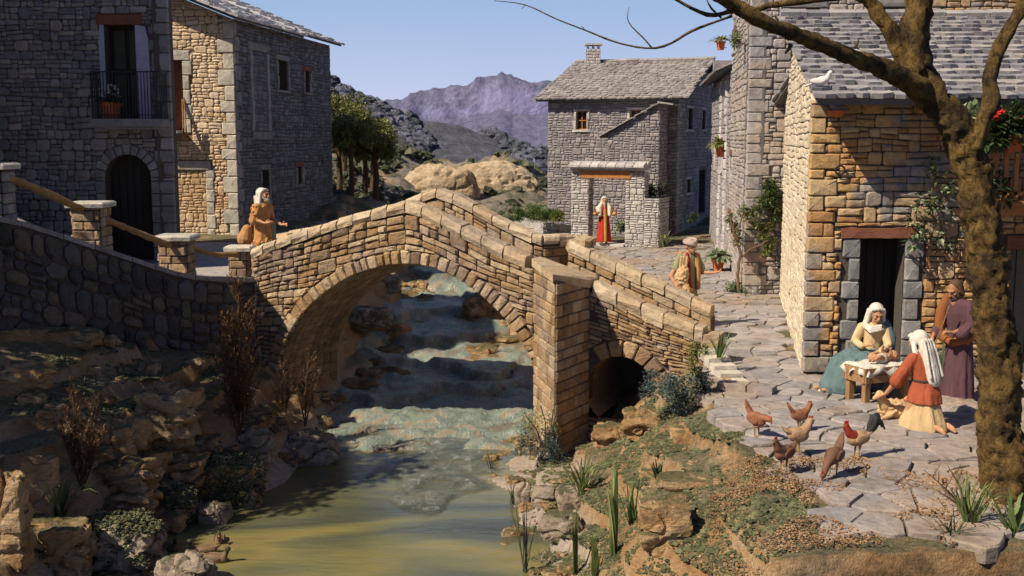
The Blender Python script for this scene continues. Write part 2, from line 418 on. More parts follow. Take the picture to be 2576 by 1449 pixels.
    def quoins(s, fr, side, t0, t1, w=(.3, .5), h=(.28, .4), mat=None, parent=None, depth=.055, taper=None):
        rng = s.rng; t = t0; k = 0; L = fr.L
        while t < t1:
            hh = min(rng.uniform(*h), t1 - t + .001); ww = w[k % 2] * rng.uniform(.9, 1.1); g = .008
            if side == 'R': q = [(L - ww, t + g), (L + .03, t + g), (L + .03, t + hh - g), (L - ww, t + hh - g)]
            else: q = [(-.03, t + g), (ww, t + g), (ww, t + hh - g), (-.03, t + hh - g)]
            v, f = stone3(chop(q, .05, rng), fr.W, depth, .015, rng, .1); s.put('quoin', v, f, mat or M['quoin'], parent or s.root, 3); t += hh; k += 1
    def window(s, fr, r, jw=.14, lh=.16, sh=.1, mat=None, muntin=None, lint=None, depth=.22, bars=(1, 1), sill=True, name='window', pane=None, dd=.05, label=None):
        """r = clear opening (s0,s1,t0,t1): dark pane set back, dressed jambs, lintel, sill"""
        s0, s1, t0, t1 = r; rng = s.rng; mat = mat or M['quoin_grey']
        mb = MB(); mb.frbox(fr, s0 - .03, s1 + .03, t0 - .03, t1 + .03, -depth - .04, -depth); w = obj(name, mb, pane or M['pane'], s.root)
        if label: w['label'] = label
        def blk(nm, q, m, d=dd):
            v, f = stone3(chop(q, .06, rng), fr.W, d, .012, rng, .1); a = MB(); a.add(v, f, rng.random()); obj(nm, a, m, w)
        if jw:
            for (a, b) in ((s0 - jw, s0), (s1, s1 + jw)):
                t = t0; k = 0
                n = max(1, round((t1 - t0) / .42))
                for k in range(n):
                    hh = (t1 - t0) / n; e = rng.uniform(-.04, .05) if n > 1 else 0
                    x0, x1 = (a - e, b) if a < s0 else (a, b + e)
                    q = [(x0, t), (x1, t), (x1, t + hh - .01), (x0, t + hh - .01)]
                    if n > 1: s.put('jamb_stone', *stone3(chop(q, .06, rng), fr.W, dd, .012, rng, .1), mat, s.root, 3)
                    else: blk('jamb', q, mat)
                    t += hh
        if lh: blk('lintel', [(s0 - jw - .03, t1 + .005), (s1 + jw + .03, t1 + .005), (s1 + jw + .02, t1 + lh), (s0 - jw - .02, t1 + lh)], lint or mat)
        if sill and sh: blk('sill', [(s0 - jw - .04, t0 - sh), (s1 + jw + .04, t0 - sh), (s1 + jw + .04, t0 - .005), (s0 - jw - .04, t0 - .005)], mat, dd + .03)
        if muntin:
            a = MB(); fwd = -depth + .004
            fw = .035
            a.frbox(fr, s0, s0 + fw, t0, t1, fwd, fwd + .05); a.frbox(fr, s1 - fw, s1, t0, t1, fwd, fwd + .05)
            a.frbox(fr, s0 + fw, s1 - fw, t0, t0 + fw, fwd, fwd + .05); a.frbox(fr, s0 + fw, s1 - fw, t1 - fw, t1, fwd, fwd + .05)
            for i in range(bars[0]): x = s0 + (s1 - s0) * (i + 1) / (bars[0] + 1); a.frbox(fr, x - .015, x + .015, t0 + fw, t1 - fw, fwd, fwd + .04)
            for i in range(bars[1]): y = t0 + (t1 - t0) * (i + 1) / (bars[1] + 1); a.frbox(fr, s0 + fw, s1 - fw, y - .015, y + .015, fwd + .002, fwd + .036)
            obj('frame', a, muntin, w)
        return w
    def roof(s, P0, P1, up, mat, row=.3, tw=(.25, .45), slab=.08, name='roof', w=1.0, lift=.0, stone='slate', thick=.05, ridge=True):
        """slates in courses on a slab; P0-P1 is the eave (viewer's left to right), up runs from eave to ridge"""
        rng = s.rng; P0, P1, up = Vector(P0), Vector(P1), Vector(up); L = (P1 - P0).length; ex = (P1 - P0) / L; H = up.length; uy = up / H; n = ex.cross(uy).normalized()
        if n.z < 0: n = -n
        Wf = lambda a, b, d: P0 + ex * a + uy * b + n * d
        mb = MB(); vs = [Wf(a, b, d) for d in (-slab, 0) for b in (0, H) for a in (0, L)]
        mb.add(vs, [(0, 2, 3, 1), (4, 5, 7, 6), (0, 1, 5, 4), (2, 6, 7, 3), (0, 4, 6, 2), (1, 3, 7, 5)]); rf = obj(name, mb, M['mortar_light'], s.root)
        rows = int(H / row) + 1; row = H / rows
        for k in range(rows):
            a = -.06 - rng.random() * tw[0]; t = k * row - .05
            while a < L + .02:
                ww = rng.uniform(*tw); x0, x1 = max(a, -.07), min(a + ww - .018, L + .07)
                if x1 - x0 > .08:
                    e = rng.uniform(-.06, .03) * row / .3; g = rng.uniform(-.06, .03) * row / .3; top = min(t + row * 1.45, H + .02); th = thick * rng.uniform(.8, 1.25)
                    q = [(x0, t + e), ((x0 + x1) / 2, t + min(e, g) - .02), (x1, t + g), (x1 - .01, top), (x0 + .01, top)]
                    v = []
                    for (x, y) in q: fr_ = (y - t) / (top - t); v.append(Wf(x, y, lift + .004 + max(0, (1 - fr_)) * .012))
                    for (x, y) in q: fr_ = max(0, (y - t) / (top - t)); v.append(Wf(x, y, lift + .012 + (1 - fr_) * th + .006 * rng.random()))
                    s.put(stone, v, [(4, 3, 2, 1, 0), (5, 6, 7, 8, 9)] + [(i, (i + 1) % 5, (i + 1) % 5 + 5, i + 5) for i in range(5)], mat, rf, w)
                a += ww
        if ridge:
            a = 0
            while a < L:
                ww = rng.uniform(.35, .6); v = []
                for d in (0.02, .1 + rng.random() * .03):
                    for (x, y) in ((a, H - .14), (min(a + ww - .015, L + .05), H - .14), (min(a + ww - .015, L + .05), H + .14), (a, H + .14)): v.append(Wf(x, y, d))
                s.put('ridge_stone', v, [(3, 2, 1, 0), (4, 5, 6, 7)] + [(i, (i + 1) % 4, (i + 1) % 4 + 4, i + 4) for i in range(4)], mat, rf, 2); a += ww
        return rf
    def finish(s, limit=300, minpx=18):
        """the pieces that show largest become parts of their own, the rest of each kind one joined part"""
        byname = {}
        for (nm, mn), l in s.st.items(): byname.setdefault(nm, []).extend((x, mn) for x in l)
        for nm, l in byname.items():
            l.sort(key=lambda q: -q[0][0]); rest = {}
            for i, ((px, v, f, par, r), mn) in enumerate(l):
                if i < limit and px > minpx:
                    mb = MB(); mb.add(v, f); c = sum((Vector(p) for p in v), Vector()) / len(v)
                    obj(nm, mb, bpy.data.materials[mn], par, origin=c)
                elif px > .0: rest.setdefault(mn, MB()).add(v, f, r + .001)
            for mn, mb in rest.items():
                if mb.f: obj(nm + 's_massed', mb, bpy.data.materials[mn], s.root, kind='stuff')
        s.st = {}

# ---------------------------------------------------------------- terrain
STA = [
 (8.0, [(-20, -2.6), (20, -2.6)]),
 (9.1, [(-20, -1.2), (-9, -1.4), (-4, -2.3), (1.6, -2.3), (2.0, -2.0), (20, -1.8)]),
 (9.38, [(-20, -.9), (-8, -1.2), (-4, -2.3), (.9, -2.2), (1.7, -1.2), (2.3, -.12), (2.7, 0), (20, 0)]),
 (11, [(-20, .6), (-8, -.5), (-6, -1.0), (-4.6, -1.5), (-3.8, -2.2), (0, -2.1), (.5, -1.45), (1.1, -.85), (1.45, -.3), (2.2, -.06), (2.6, 0), (20, 0)]),
 (13, [(-20, 1), (-9, .2), (-7, -.4), (-5.7, -1.0), (-5.5, -1.4), (-5.1, -1.95), (-4.8, -2.3), (-.2, -2.2), (.22, -1.75), (.8, -1.5), (1.3, -.95), (1.9, -.35), (2.6, 0), (20, 0)]),
 (15, [(-20, 1.6), (-9, .9), (-7.2, .5), (-6, -.1), (-5.25, -.8), (-4.85, -1.3), (-4.55, -1.95), (-4.2, -2.3), (-.3, -2.2), (.1, -1.75), (.7, -1.45), (1.6, -.75), (2.3, -.15), (2.8, 0), (20, 0)]),
 (17, [(-20, 1.7), (-7.6, .9), (-6.8, .5), (-5.6, -.1), (-4.7, -.5), (-4.0, -1.2), (-3.5, -1.76), (-3.1, -2.1), (-.9, -2.1), (-.35, -1.74), (.6, -1.5), (1.4, -1.2), (2.2, -.5), (2.9, 0), (20, 0)]),
 (19, [(-20, .6), (-6.2, .3), (-5, -.2), (-4.3, -.6), (-3.7, -1.1), (-3.3, -1.75), (-2.9, -2.0), (-.4, -2.0), (.2, -1.75), (1.0, -1.62), (2, -.9), (2.9, -.1), (3.1, 0), (20, 0)]),
 (21, [(-20, .6), (-5, -.6), (-3.9, -1.2), (-3.4, -1.7), (-2.7, -1.85), (.6, -1.85), (1.2, -1.6), (2, -1), (3.2, -.2), (3.6, 0), (20, 0)]),
 (24, [(-20, .95), (-5.2, .95), (-4.4, 0), (-3.6, -1.2), (-2.8, -1.62), (-.2, -1.62), (.8, -1.3), (1.8, -.5), (2.4, 0), (20, 0)]),
 (28, [(-20, 1.0), (-5, .95), (-4.2, .0), (-3.3, -1.0), (-2.6, -1.25), (-.5, -1.25), (.3, -.8), (1.0, -.1), (1.4, 0), (20, 0)]),
 (34, [(-20, 2.2), (-7, 1.2), (-5, .8), (-3.4, -.2), (-2.8, -.7), (-.9, -.7), (-.2, -.3), (.5, 0), (20, 0)]),
 (40, [(-20, 4), (-8, 2), (-5, 1.3), (-3.4, .3), (-2.6, -.1), (-1.4, -.1), (-.8, .05), (0, .1), (20, 0)]),
 (48, [(-24, 6), (-14, 4.6), (-9, 3.2), (-6, 2.0), (-3, .9), (0, .7), (3, .4), (20, .2)]),
 (60, [(-30, 14), (-14, 9), (-9.6, 6.4), (-7.2, 4.4), (-5.2, 3.1), (-3.6, 2.3), (-2, 2.45), (-.5, 2.6), (1, 2.2), (3, 1.7), (14, 1.2), (30, 1)]),
 (66, [(-30, 10), (0, -2), (30, -4)])]
def terrain_base(x, y):
    y = min(max(y, STA[0][0]), STA[-1][0])
    for i in range(len(STA) - 1):
        if y <= STA[i + 1][0]:
            y0, A = STA[i]; y1, B = STA[i + 1]; k = (y - y0) / (y1 - y0); break
    za = np.interp(x, [p[0] for p in A], [p[1] for p in A]); zb = np.interp(x, [p[0] for p in B], [p[1] for p in B])
    return za * (1 - k) + zb * k
def hit(u, v, y0=9.3, lo=-1.72):
    r = ray(u, v); y = y0
    while y < 45:
        x, z = r.x * y / r.y, CZ + r.z * y / r.y
        if z <= max(terrain(x, y), lo): return Vector((x, y, z))
        y += .04
    return at(u, v, 45)
def terrain(x, y):
    z = float(terrain_base(x, y))
    edge = 2.75 + max(0, (19 - y)) * .0
    lx = {True: 2.75, False: 3.2}[y < 18] if y < 22 else (2.4 if y < 25 else 1.4)
    flat = min(1, max(0, (x - lx + .3) / .5)) if y < 44 else 0
    if y > 22 and x < -5: flat = max(flat, min(1, (-5 - x) / .5)) if y < 32 else flat
    r = 1 - flat
    if y < 9.3: r = max(r, .6)
    amp = .2 if y < 32 else .16 + (y - 32) * .02
    n = fbm(x * .9, y * .9, 1.0, 5)
    led = 0.0
    if r > 0:
        q = z + .35 * nz(x * .45, y * .45, 3) + n * .25; st = .34; fq = q / st - floor(q / st); led = ((1 if fq > .82 else fq * .35 if fq < .82 else 0) - fq) * st * (.6 + .8 * nz(x * .6, y * .6, 9))   # rock ledges
    out = z + r * (n * amp * 1.5 + led * 1.15) + (1 - r) * .02 * n
    return out
# ---------------------------------------------------------------- ground
def ground_mat():
    T = NT('rocky_ground'); sx = T.n('ShaderNodeSeparateXYZ'); T.l(T.pos(), sx.inputs[0])
    nrm = T.n('ShaderNodeSeparateXYZ'); T.l(T.t.nodes['Geometry'].outputs['Normal'], nrm.inputs[0])
    rock = T.ramp(T.noise(1.2, 6, .65), [(.25, (.20, .11, .05)), (.42, (.38, .22, .10)), (.55, (.46, .31, .17)), (.68, (.34, .26, .18)), (.8, (.22, .18, .14))])
    rock = T.mix(1.0, rock, T.ramp(T.noise(14, 5, .7, stretch=(1, 1, 3)), [(.3, .65), (.7, 1.25)]), 'MULTIPLY')
    soil = T.ramp(T.noise(22, 4, .7), [(.32, (.05, .052, .032)), (.47, (.11, .11, .062)), (.6, (.19, .18, .105)), (.74, (.27, .19, .11))])
    up = T.math('ADD', nrm.outputs[2], T.math('MULTIPLY', T.math('SUBTRACT', T.noise(1.6, 5, .7), .5), 1.3))
    m = T.ramp(up, [(.74, 0.0), (.98, 1.0)])
    wet = T.ramp(sx.outputs[2], [(0.0, 0.0), (1.0, 1.0)])
    c = T.mix(T.math('MULTIPLY', m, .92), rock, soil)
    lowm = T.n('ShaderNodeMapRange'); T.l(sx.outputs[2], lowm.inputs[0]); lowm.inputs[1].default_value = -1.5; lowm.inputs[2].default_value = -1.2
    pale = T.mix(1.0, (.46, .38, .31), T.ramp(T.noise(9, 5, .7), [(.3, .7), (.7, 1.2)]), 'MULTIPLY')
    c = T.mix(lowm.outputs[0], pale, c)
    fr = T.n('ShaderNodeMapRange'); T.l(T.math('ADD', sx.outputs[1], T.math('MULTIPLY', T.noise(3, 5, .7), .5)), fr.inputs[0]); fr.inputs[1].default_value = 9.72; fr.inputs[2].default_value = 9.5  # shade on the front drop of the ground, put into its colour
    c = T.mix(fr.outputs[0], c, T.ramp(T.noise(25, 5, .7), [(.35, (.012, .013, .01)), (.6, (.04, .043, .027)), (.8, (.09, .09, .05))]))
    h = T.math('ADD', T.noise(6, 8, .7), T.math('MULTIPLY', T.noise(40, 4, .7), .35))
    return T.fin(c, .9, h, .09, 1.0, .2)
def hill_mat():
    T = NT('far_ground')
    rock = T.ramp(T.noise(.35, 6, .65), [(.3, (.20, .18, .15)), (.5, (.34, .29, .24)), (.62, (.46, .33, .20)), (.8, (.42, .36, .30))])
    soil = T.ramp(T.noise(3.0, 5, .75), [(.35, (.06, .065, .05)), (.55, (.16, .16, .12)), (.75, (.27, .24, .18))])
    c = T.mix(T.ramp(T.noise(.5, 6, .7), [(.44, 0.0), (.56, 1.0)]), rock, soil)
    return T.fin(c, .95, T.noise(3, 8, .7), .35, 1.0, .1)
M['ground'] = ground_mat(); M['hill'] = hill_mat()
def grid(name, xs, ys, zf, mat, kind='structure', **k):
    nx, ny = len(xs), len(ys); vs = [(x, y, zf(x, y)) for y in ys for x in xs]
    fs = [(j * nx + i, j * nx + i + 1, (j + 1) * nx + i + 1, (j + 1) * nx + i) for j in range(ny - 1) for i in range(nx - 1)]
    mb = MB(); mb.v = vs; mb.f = fs; mb.r = [0.0] * len(fs)
    return obj(name, mb, mat, origin=(0, 0, 0), smooth=True, kind=kind, **k)
xs = list(np.concatenate([np.linspace(-20, -8.2, 40), np.linspace(-8.1, 4.5, 190), np.linspace(4.7, 20, 50)]))
ys = [8.4]
while ys[-1] < 40: ys.append(ys[-1] + .05 + (ys[-1] - 8) * .0065)
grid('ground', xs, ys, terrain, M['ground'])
ya = ys[-1]
xs2 = list(np.linspace(-30, 30, 150)); ys2 = list(np.linspace(ya - .15, 66, 70))
grid('hills', xs2, ys2, lambda x, y: terrain(x, y) + .02 + (.35 * fbm(x * .5, y * .5, 3, 5) if y > 44 else 0), M['hill'])
# far valley floor out to the mountains
mbf = MB(); mbf.add([(-300, 64, -6), (300, 64, -6), (900, 1500, -8), (-900, 1500, -8)], [(0, 1, 2, 3)]); obj('land', mbf, M['hill'], kind='structure')

# painted sky board curving behind the valley
T = NT('sky_board'); sz = T.n('ShaderNodeSeparateXYZ'); T.l(T.pos(), sz.inputs[0])
mr = T.n('ShaderNodeMapRange'); T.l(sz.outputs[2], mr.inputs[0]); mr.inputs[1].default_value = 0; mr.inputs[2].default_value = 190
gr = T.math('ADD', mr.outputs[0], T.math('MULTIPLY', T.math('SUBTRACT', T.noise(.006, 4, .6), .5), .12))
c = T.ramp(gr, [(0, (.70, .71, .90)), (.13, (.56, .64, .88)), (.3, (.38, .53, .80)), (.6, (.27, .44, .73)), (1, (.19, .34, .64))])
em = T.n('ShaderNodeEmission'); T.l(c, em.inputs[0]); em.inputs[1].default_value = .74; T.l(em.outputs[0], T.o.inputs[0]); M['sky'] = T.m
mb = MB(); nA = 48
for i in range(nA + 1):
    a = radians(-80 + 160 * i / nA)
    for j in range(13): z = -30 + 430 * j / 12; R = 480 - max(0, z - 150) * .35; mb.v.append((sin(a) * R, cos(a) * R, z))
mb.f = [(i * 13 + j, i * 13 + j + 1, (i + 1) * 13 + j + 1, (i + 1) * 13 + j) for i in range(nA) for j in range(12)]; mb.r = [0.0] * len(mb.f)
obj('sky', mb, M['sky'], kind='structure', smooth=True)
# mountains: a cliffed ridge
def mtn_mat():
    T = NT('purple_cliff')
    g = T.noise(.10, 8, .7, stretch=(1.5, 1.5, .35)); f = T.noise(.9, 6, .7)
    c = T.ramp(g, [(.3, (.21, .21, .42)), (.45, (.34, .33, .60)), (.6, (.46, .45, .72)), (.78, (.58, .56, .80))])  # cliffs painted purple, with a slight blue haze mixed into the colour
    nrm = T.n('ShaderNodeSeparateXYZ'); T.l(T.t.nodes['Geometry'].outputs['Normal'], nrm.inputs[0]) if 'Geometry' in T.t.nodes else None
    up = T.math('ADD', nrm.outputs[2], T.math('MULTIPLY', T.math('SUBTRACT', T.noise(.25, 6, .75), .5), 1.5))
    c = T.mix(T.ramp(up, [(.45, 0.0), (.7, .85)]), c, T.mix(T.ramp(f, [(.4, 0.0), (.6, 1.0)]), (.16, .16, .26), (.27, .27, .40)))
    return T.fin(c, .95, T.noise(.6, 8, .75), 2.2, 1.0, .05)
M['mountain'] = mtn_mat()
RID = [(300, 150), (640, 170), (830, 200), (880, 212), (905, 238), (940, 240), (962, 256), (1040, 248), (1070, 228), (1110, 222), (1180, 214), (1208, 192), (1285, 188), (1312, 210), (1375, 206), (1500, 220), (1700, 250), (2000, 300), (2400, 330)]
def ridge_z(x, Y=200):
    u = CU + x / Y * F; v = np.interp(u, [p[0] for p in RID], [p[1] for p in RID]); return at(u, v, Y).z
def mtn(x, y):
    R = ridge_z(x); k = (y - 150) / 50.0
    g = fbm(x * .05, y * .02, 5, 5)
    jag = .5 * nz(x * .35, 1) + .35 * nz(x * .9, 3); g += 1.1 * abs(nz(x * .26, y * .02, 8)) - .3
    if k < 1:
        k2 = k + .25 * nz(x * .09, 2.2) * (1 - k) * 2 + .1 * nz(x * .3, 7) * (1 - k)
        k2 = min(max(k2, 0), 1)
        base = -6 + (R * .55 + 6) * (k2 / .8) ** 1.1 if k2 < .8 else R * .55 + R * .45 * min(1, (k2 - .8) / .07) ** .6
        return base + g * 3.4 * max(0, 1 - k) ** .7 + jag * (k > .85) * .5 - (.9 * abs(nz(x * .5, 4, y * .05)) if .8 < k < .97 else 0)
    return R + jag * .6 - (y - 200) * .25
grid('mountains', list(np.linspace(-75, 85, 420)), list(np.concatenate([np.linspace(110, 186, 70), np.linspace(186.5, 202, 60), np.linspace(204, 235, 10)])), mtn, M['mountain'])
# wooded slope before the cliffs
def slope(x, y):
    u = CU + x / y * F
    vr = np.interp(u, [600, 830, 900, 960, 1010, 1060, 1150, 1230, 1300, 1377, 1600, 2400], [190, 215, 262, 275, 300, 318, 318, 335, 372, 395, 420, 430])
    top = at(u, vr, 104).z; k = min(1, (y - 80) / 22.0)
    return -5 + (top + 5) * (k if k > 0 else 0) ** .8 + 1.2 * fbm(x * .15, y * .15, 9, 4) - max(0, y - 103) * .6
def wood_mat():
    T = NT('far_scrub'); c = T.ramp(T.noise(.8, 6, .75), [(.35, (.09, .095, .12)), (.55, (.17, .17, .21)), (.72, (.28, .27, .36))])
    return T.fin(c, .95, T.noise(2.5, 8, .75), .8, 1.0, .05)
M['scrub'] = wood_mat()
grid('hills', list(np.linspace(-60, 60, 160)), list(np.linspace(78, 115, 50)), slope, M['scrub'])
def blobs(name, pts, mat, kind='stuff', sub=2, sq=.8, **k):
    """noisy leaf masses: pts = (x, y, z, r)"""
    import bmesh
    bm = bmesh.new(); bmesh.ops.create_icosphere(bm, subdivisions=sub, radius=1); base = [v.co.copy() for v in bm.verts]; fc = [tuple(v.index for v in f.verts) for f in bm.faces]; bm.free()
    mb = MB()
    for i, (x, y, z, r) in enumerate(pts):
        vs = []
        for c in base:
            q = 1 + .75 * noise.noise(Vector((c.x * 2.2 + i * 3.1, c.y * 2.2, c.z * 2.2))) + .5 * noise.noise(Vector((c.x * 6 + i, c.y * 6, c.z * 6)))
            vs.append((x + c.x * r * q, y + c.y * r * q, z + c.z * r * q * sq))
        mb.add(vs, fc, (i * .37) % 1 + .001)
    return obj(name, mb, mat, kind=kind, **k)
rg = random.Random(5); pts = []
for i in range(3800):
    y = rg.uniform(80, 104); u = rg.uniform(780, 1500); x = (u - CU) / F * y
    if nz(x * .12, y * .12, 4) < -.12: continue
    pts.append((x, y, slope(x, y) + .2, rg.uniform(.3, .85)))
T = NT('far_bush'); c = T.ramp(T.rnd(), [(0, (.09, .10, .125)), (.5, (.13, .14, .165)), (1, (.20, .20, .27))]); c = T.mix(1.0, c, T.ramp(T.noise(1.5, 5, .7), [(.3, .6), (.7, 1.4)]), 'MULTIPLY')
M['far_bush'] = T.fin(c, .95, T.noise(4, 5, .7), .4, 1.0, .05)
blobs('woods', pts, M['far_bush'], label='dark bushes massed over the slope below the purple cliffs')
# low scrub over the near hillside
pts = []
for i in range(520):
    y = rg.uniform(41, 60); u = rg.uniform(820, 1400); x = (u - CU) / F * y
    if nz(x * .4, y * .4, 8) < -.05 and u > 960: continue
    pts.append((x, y, terrain(x, y) + .1, rg.uniform(.08, .32)))
T = NT('scrub_bush'); c = T.ramp(T.rnd(), [(0, (.05, .06, .035)), (.6, (.10, .11, .07)), (1, (.17, .17, .12))]); M['scrub_bush'] = T.fin(T.mix(1.0, c, T.ramp(T.noise(6, 5, .7), [(.3, .6), (.7, 1.4)]), 'MULTIPLY'), .95, T.noise(12, 5, .7), .1, 1.0, .05)
blobs('undergrowth', pts, M['scrub_bush'], label='low grey green scrub on the hillside')
# ---------------------------------------------------------------- water
T = NT('pool_water')
g = T.noise(.55, 3, .5, .6, stretch=(.45, 1.1, 1)); sxy = T.n('ShaderNodeSeparateXYZ'); T.l(T.pos(), sxy.inputs[0])
c = T.ramp(g, [(.28, (.04, .045, .03)), (.4, (.085, .09, .06)), (.5, (.15, .145, .06)), (.57, (.22, .185, .065)), (.66, (.20, .135, .065)), (.8, (.075, .095, .085))])
M['water'] = T.fin(c, .1, T.math('ADD', T.noise(5, 4, .6, .5, stretch=(.6, 2, 1)), T.math('MULTIPLY', T.noise(30, 3, .6), .15)), .012, 1.0, .35)
mb = MB(); mb.add([(-6.5, 8.6, -1.72), (1.6, 8.6, -1.72), (1.6, 19.3, -1.72), (-6.5, 19.3, -1.72)], [(0, 1, 2, 3)]); obj('water', mb, M['water'], kind='structure')
T = NT('cascade_water')
g = T.noise(1.1, 5, .6, 1.0); st = T.noise(7, 6, .75, 1.5, stretch=(1.6, .5, .3))
c = T.ramp(g, [(.28, (.12, .10, .07)), (.4, (.27, .23, .16)), (.47, (.21, .27, .22)), (.54, (.30, .36, .30)), (.61, (.44, .35, .24)), (.8, (.20, .17, .13))])
c = T.mix(T.ramp(st, [(.54, 0.0), (.62, .8)]), c, (.50, .54, .52))
M['cascade'] = T.fin(c, T.ramp(st, [(.4, .25), (.6, .6)]), T.math('ADD', st, T.math('MULTIPLY', T.noise(25, 5, .7), .5)), .08, 1.0, .3)
def casc_z(x, y):
    b = -1.66 + (y - 19.0) * .0 if y < 20.5 else -1.66
    # tiers of small falls
    z = -1.66
    for (yy, h) in ((22.6, .16), (24.3, .2), (26.2, .24), (28.6, .22), (31, .2), (33.5, .24), (36.5, .3), (39, .3)):
        w = yy + 2.4 * nz(x * .7, yy * .6) + .5 * nz(x * 2, yy)
        k = min(1, max(0, (y - w) / .28)); z += h * k * k * (3 - 2 * k)
    return z + .20 * fbm(x * 1.3, y * .9, 2, 6) + .10 * max(0, nz(x * 2.2, y * 1.6, 4)) + (.0 if y > 19.5 else -.03)
xs3 = list(np.linspace(-4.2, 1.3, 110)); ys3 = list(np.linspace(18.2, 41, 300))
grid('stream', xs3, ys3, lambda x, y: casc_z(x, y) - (.25 if y < 18.6 else 0), M['cascade'])
# rapids where the stream meets the pool
T = NT('foam_water'); st = T.noise(5, 6, .75, 1.2, stretch=(1, .5, 1))
c = T.mix(T.ramp(T.noise(1.5, 4, .6), [(.4, 0.0), (.6, 1.0)]), (.10, .12, .10), (.19, .20, .16)); c = T.mix(T.ramp(st, [(.56, 0.0), (.66, .7)]), c, (.55, .58, .57))
M['foam'] = T.fin(c, .3, T.math('ADD', st, T.math('MULTIPLY', T.noise(25, 5, .7), .5)), .05, 1.0, .5)
zz_ = T.n('ShaderNodeSeparateXYZ'); T.l(T.pos(), zz_.inputs[0]); mr = T.n('ShaderNodeMapRange'); T.l(zz_.outputs[2], mr.inputs[0]); mr.inputs[1].default_value = -1.72; mr.inputs[2].default_value = -1.685
tp = T.n('ShaderNodeBsdfTransparent'); mx = T.n('ShaderNodeMixShader'); T.l(T.math('MULTIPLY', mr.outputs[0], T.math('ADD', .45, T.noise(6, 4, .7))), mx.inputs[0]); T.l(tp.outputs[0], mx.inputs[1]); T.l(T.b.outputs[0], mx.inputs[2]); T.l(mx.outputs[0], T.o.inputs[0])
def foam(x, y):
    cx = -1.25; w = 1.5 - max(0, 17.4 - y) * .56
    e = abs(x - cx) / max(w, .1) + .35 * nz(x * 1.1, y * 1.1)
    return -1.69 + .06 * fbm(x * 2.2, y * 1.6, 6, 5) - .10 * min(1, max(0, (e - .45) / .7)) - max(0, 15.6 - y) * .06
grid('rapids', list(np.linspace(-3.6, .5, 90)), list(np.linspace(14.8, 19.4, 110)), foam, M['foam'])
# ---------------------------------------------------------------- the bridge
BR = Bld('stone_bridge', (-.9, 20.2, -1.7), 'humpbacked sandstone footbridge with one great arch over the stream', 'bridge', 3)
bf = Fr((-4.85, 20.8), (3.06, 17.6)); BW = 2.1; bb = offs(bf, -BW)
def prof(fr, pts, d=0.0):
    q = [fr.L_(u, v, d) for u, v in pts]; a = [p[0] for p in q]; b = [p[1] for p in q]
    return lambda s: float(np.interp(s, a, b)), a[0], a[-1]
top, bs0, bs1 = prof(bf, [(632, 626), (690, 603), (750, 584), (870, 544), (960, 520), (1020, 506), (1045, 508), (1150, 562), (1250, 612), (1345, 652), (1480, 702), (1560, 738), (1650, 782), (1777, 828)])
arch = [bf.L_(u, v) for u, v in [(702, 935), (706, 905), (720, 860), (762, 790), (820, 735), (880, 697), (950, 672), (1020, 663), (1085, 670), (1150, 697), (1220, 747), (1280, 808), (1322, 870), (1345, 925), (1352, 990)]]
arch = [(arch[0][0] - .02, -2.2), (arch[0][0] - .01, -1.2)] + arch + [(arch[-1][0] + .02, -1.2), (arch[-1][0] + .02, -2.2)]
# smooth the arch by resampling
def resample(p, n):
    d = [0]
    for i in range(1, len(p)): d.append(d[-1] + sqrt((p[i][0] - p[i - 1][0]) ** 2 + (p[i][1] - p[i - 1][1]) ** 2))
    t = np.linspace(0, d[-1], n); return list(zip(np.interp(t, d, [q[0] for q in p]), np.interp(t, d, [q[1] for q in p]))), d[-1]
for _ in range(2):
    a2, al = resample(arch, 90); a2 = [a2[0]] + [((a2[i - 1][0] + a2[i][0] * 2 + a2[i + 1][0]) / 4, (a2[i - 1][1] + a2[i][1] * 2 + a2[i + 1][1]) / 4) for i in range(1, 89)] + [a2[-1]]; arch = a2
arch, AL = resample(arch, 120)
ac = ((arch[0][0] + arch[-1][0]) / 2, -.2)
sA, sB = arch[0][0], arch[-1][0]
apex_i = max(range(120), key=lambda i: arch[i][1])
def arch_t(s):
    if s <= sA or s >= sB: return -2.3
    return float(np.interp(s, [p[0] for p in arch], [p[1] for p in arch])) if all(True for _ in (0,)) else 0
_as = sorted(arch); 
def arch_t(s):
    if s <= sA or s >= sB: return -2.3
    return float(np.interp(s, [p[0] for p in _as], [p[1] for p in _as]))
hc = bf.L_(1560, 985); hr = .60            # small flood arch by the pier
def low(s):
    a = arch_t(s)
    if abs(s - hc[0]) < hr: a = max(a, hc[1] + sqrt(max(0, hr * hr - (s - hc[0]) ** 2)))
    return a
CT = .20
def strip(fr, d0, d1, lo, hi, s0, s1, n=150, extra=()):
    mb = MB(); ss = sorted(set(list(np.linspace(s0, s1, n)) + list(extra)))
    for i in range(len(ss) - 1):
        a, b = ss[i], ss[i + 1]; vs = [fr.W(x, t, d) for d in (d0, d1) for x in (a, b) for t in (lo(x), hi(x))]
        f = [(0, 1, 3, 2), (4, 6, 7, 5), (1, 5, 7, 3), (0, 2, 6, 4)]
        if i == 0: f.append((0, 4, 5, 1))
        if i == len(ss) - 2: f.append((2, 3, 7, 6))
        mb.add(vs, f)
    return mb
ex_ = (sA - 1e-3, sA + 1e-3, sB - 1e-3, sB + 1e-3, hc[0] - hr, hc[0] + hr)
nearw = obj('wall', strip(bf, -.3, 0, low, lambda s: top(s) - CT, 0, bf.L, extra=ex_), M['mortar'], BR.root)
rng = random.Random(11)
def Wb(s, t, d): return bf.W(s, t, d)
pA = bf.L_(1345, 800)[0]; pB = bf.L_(1481, 800)[0]
ring = .235
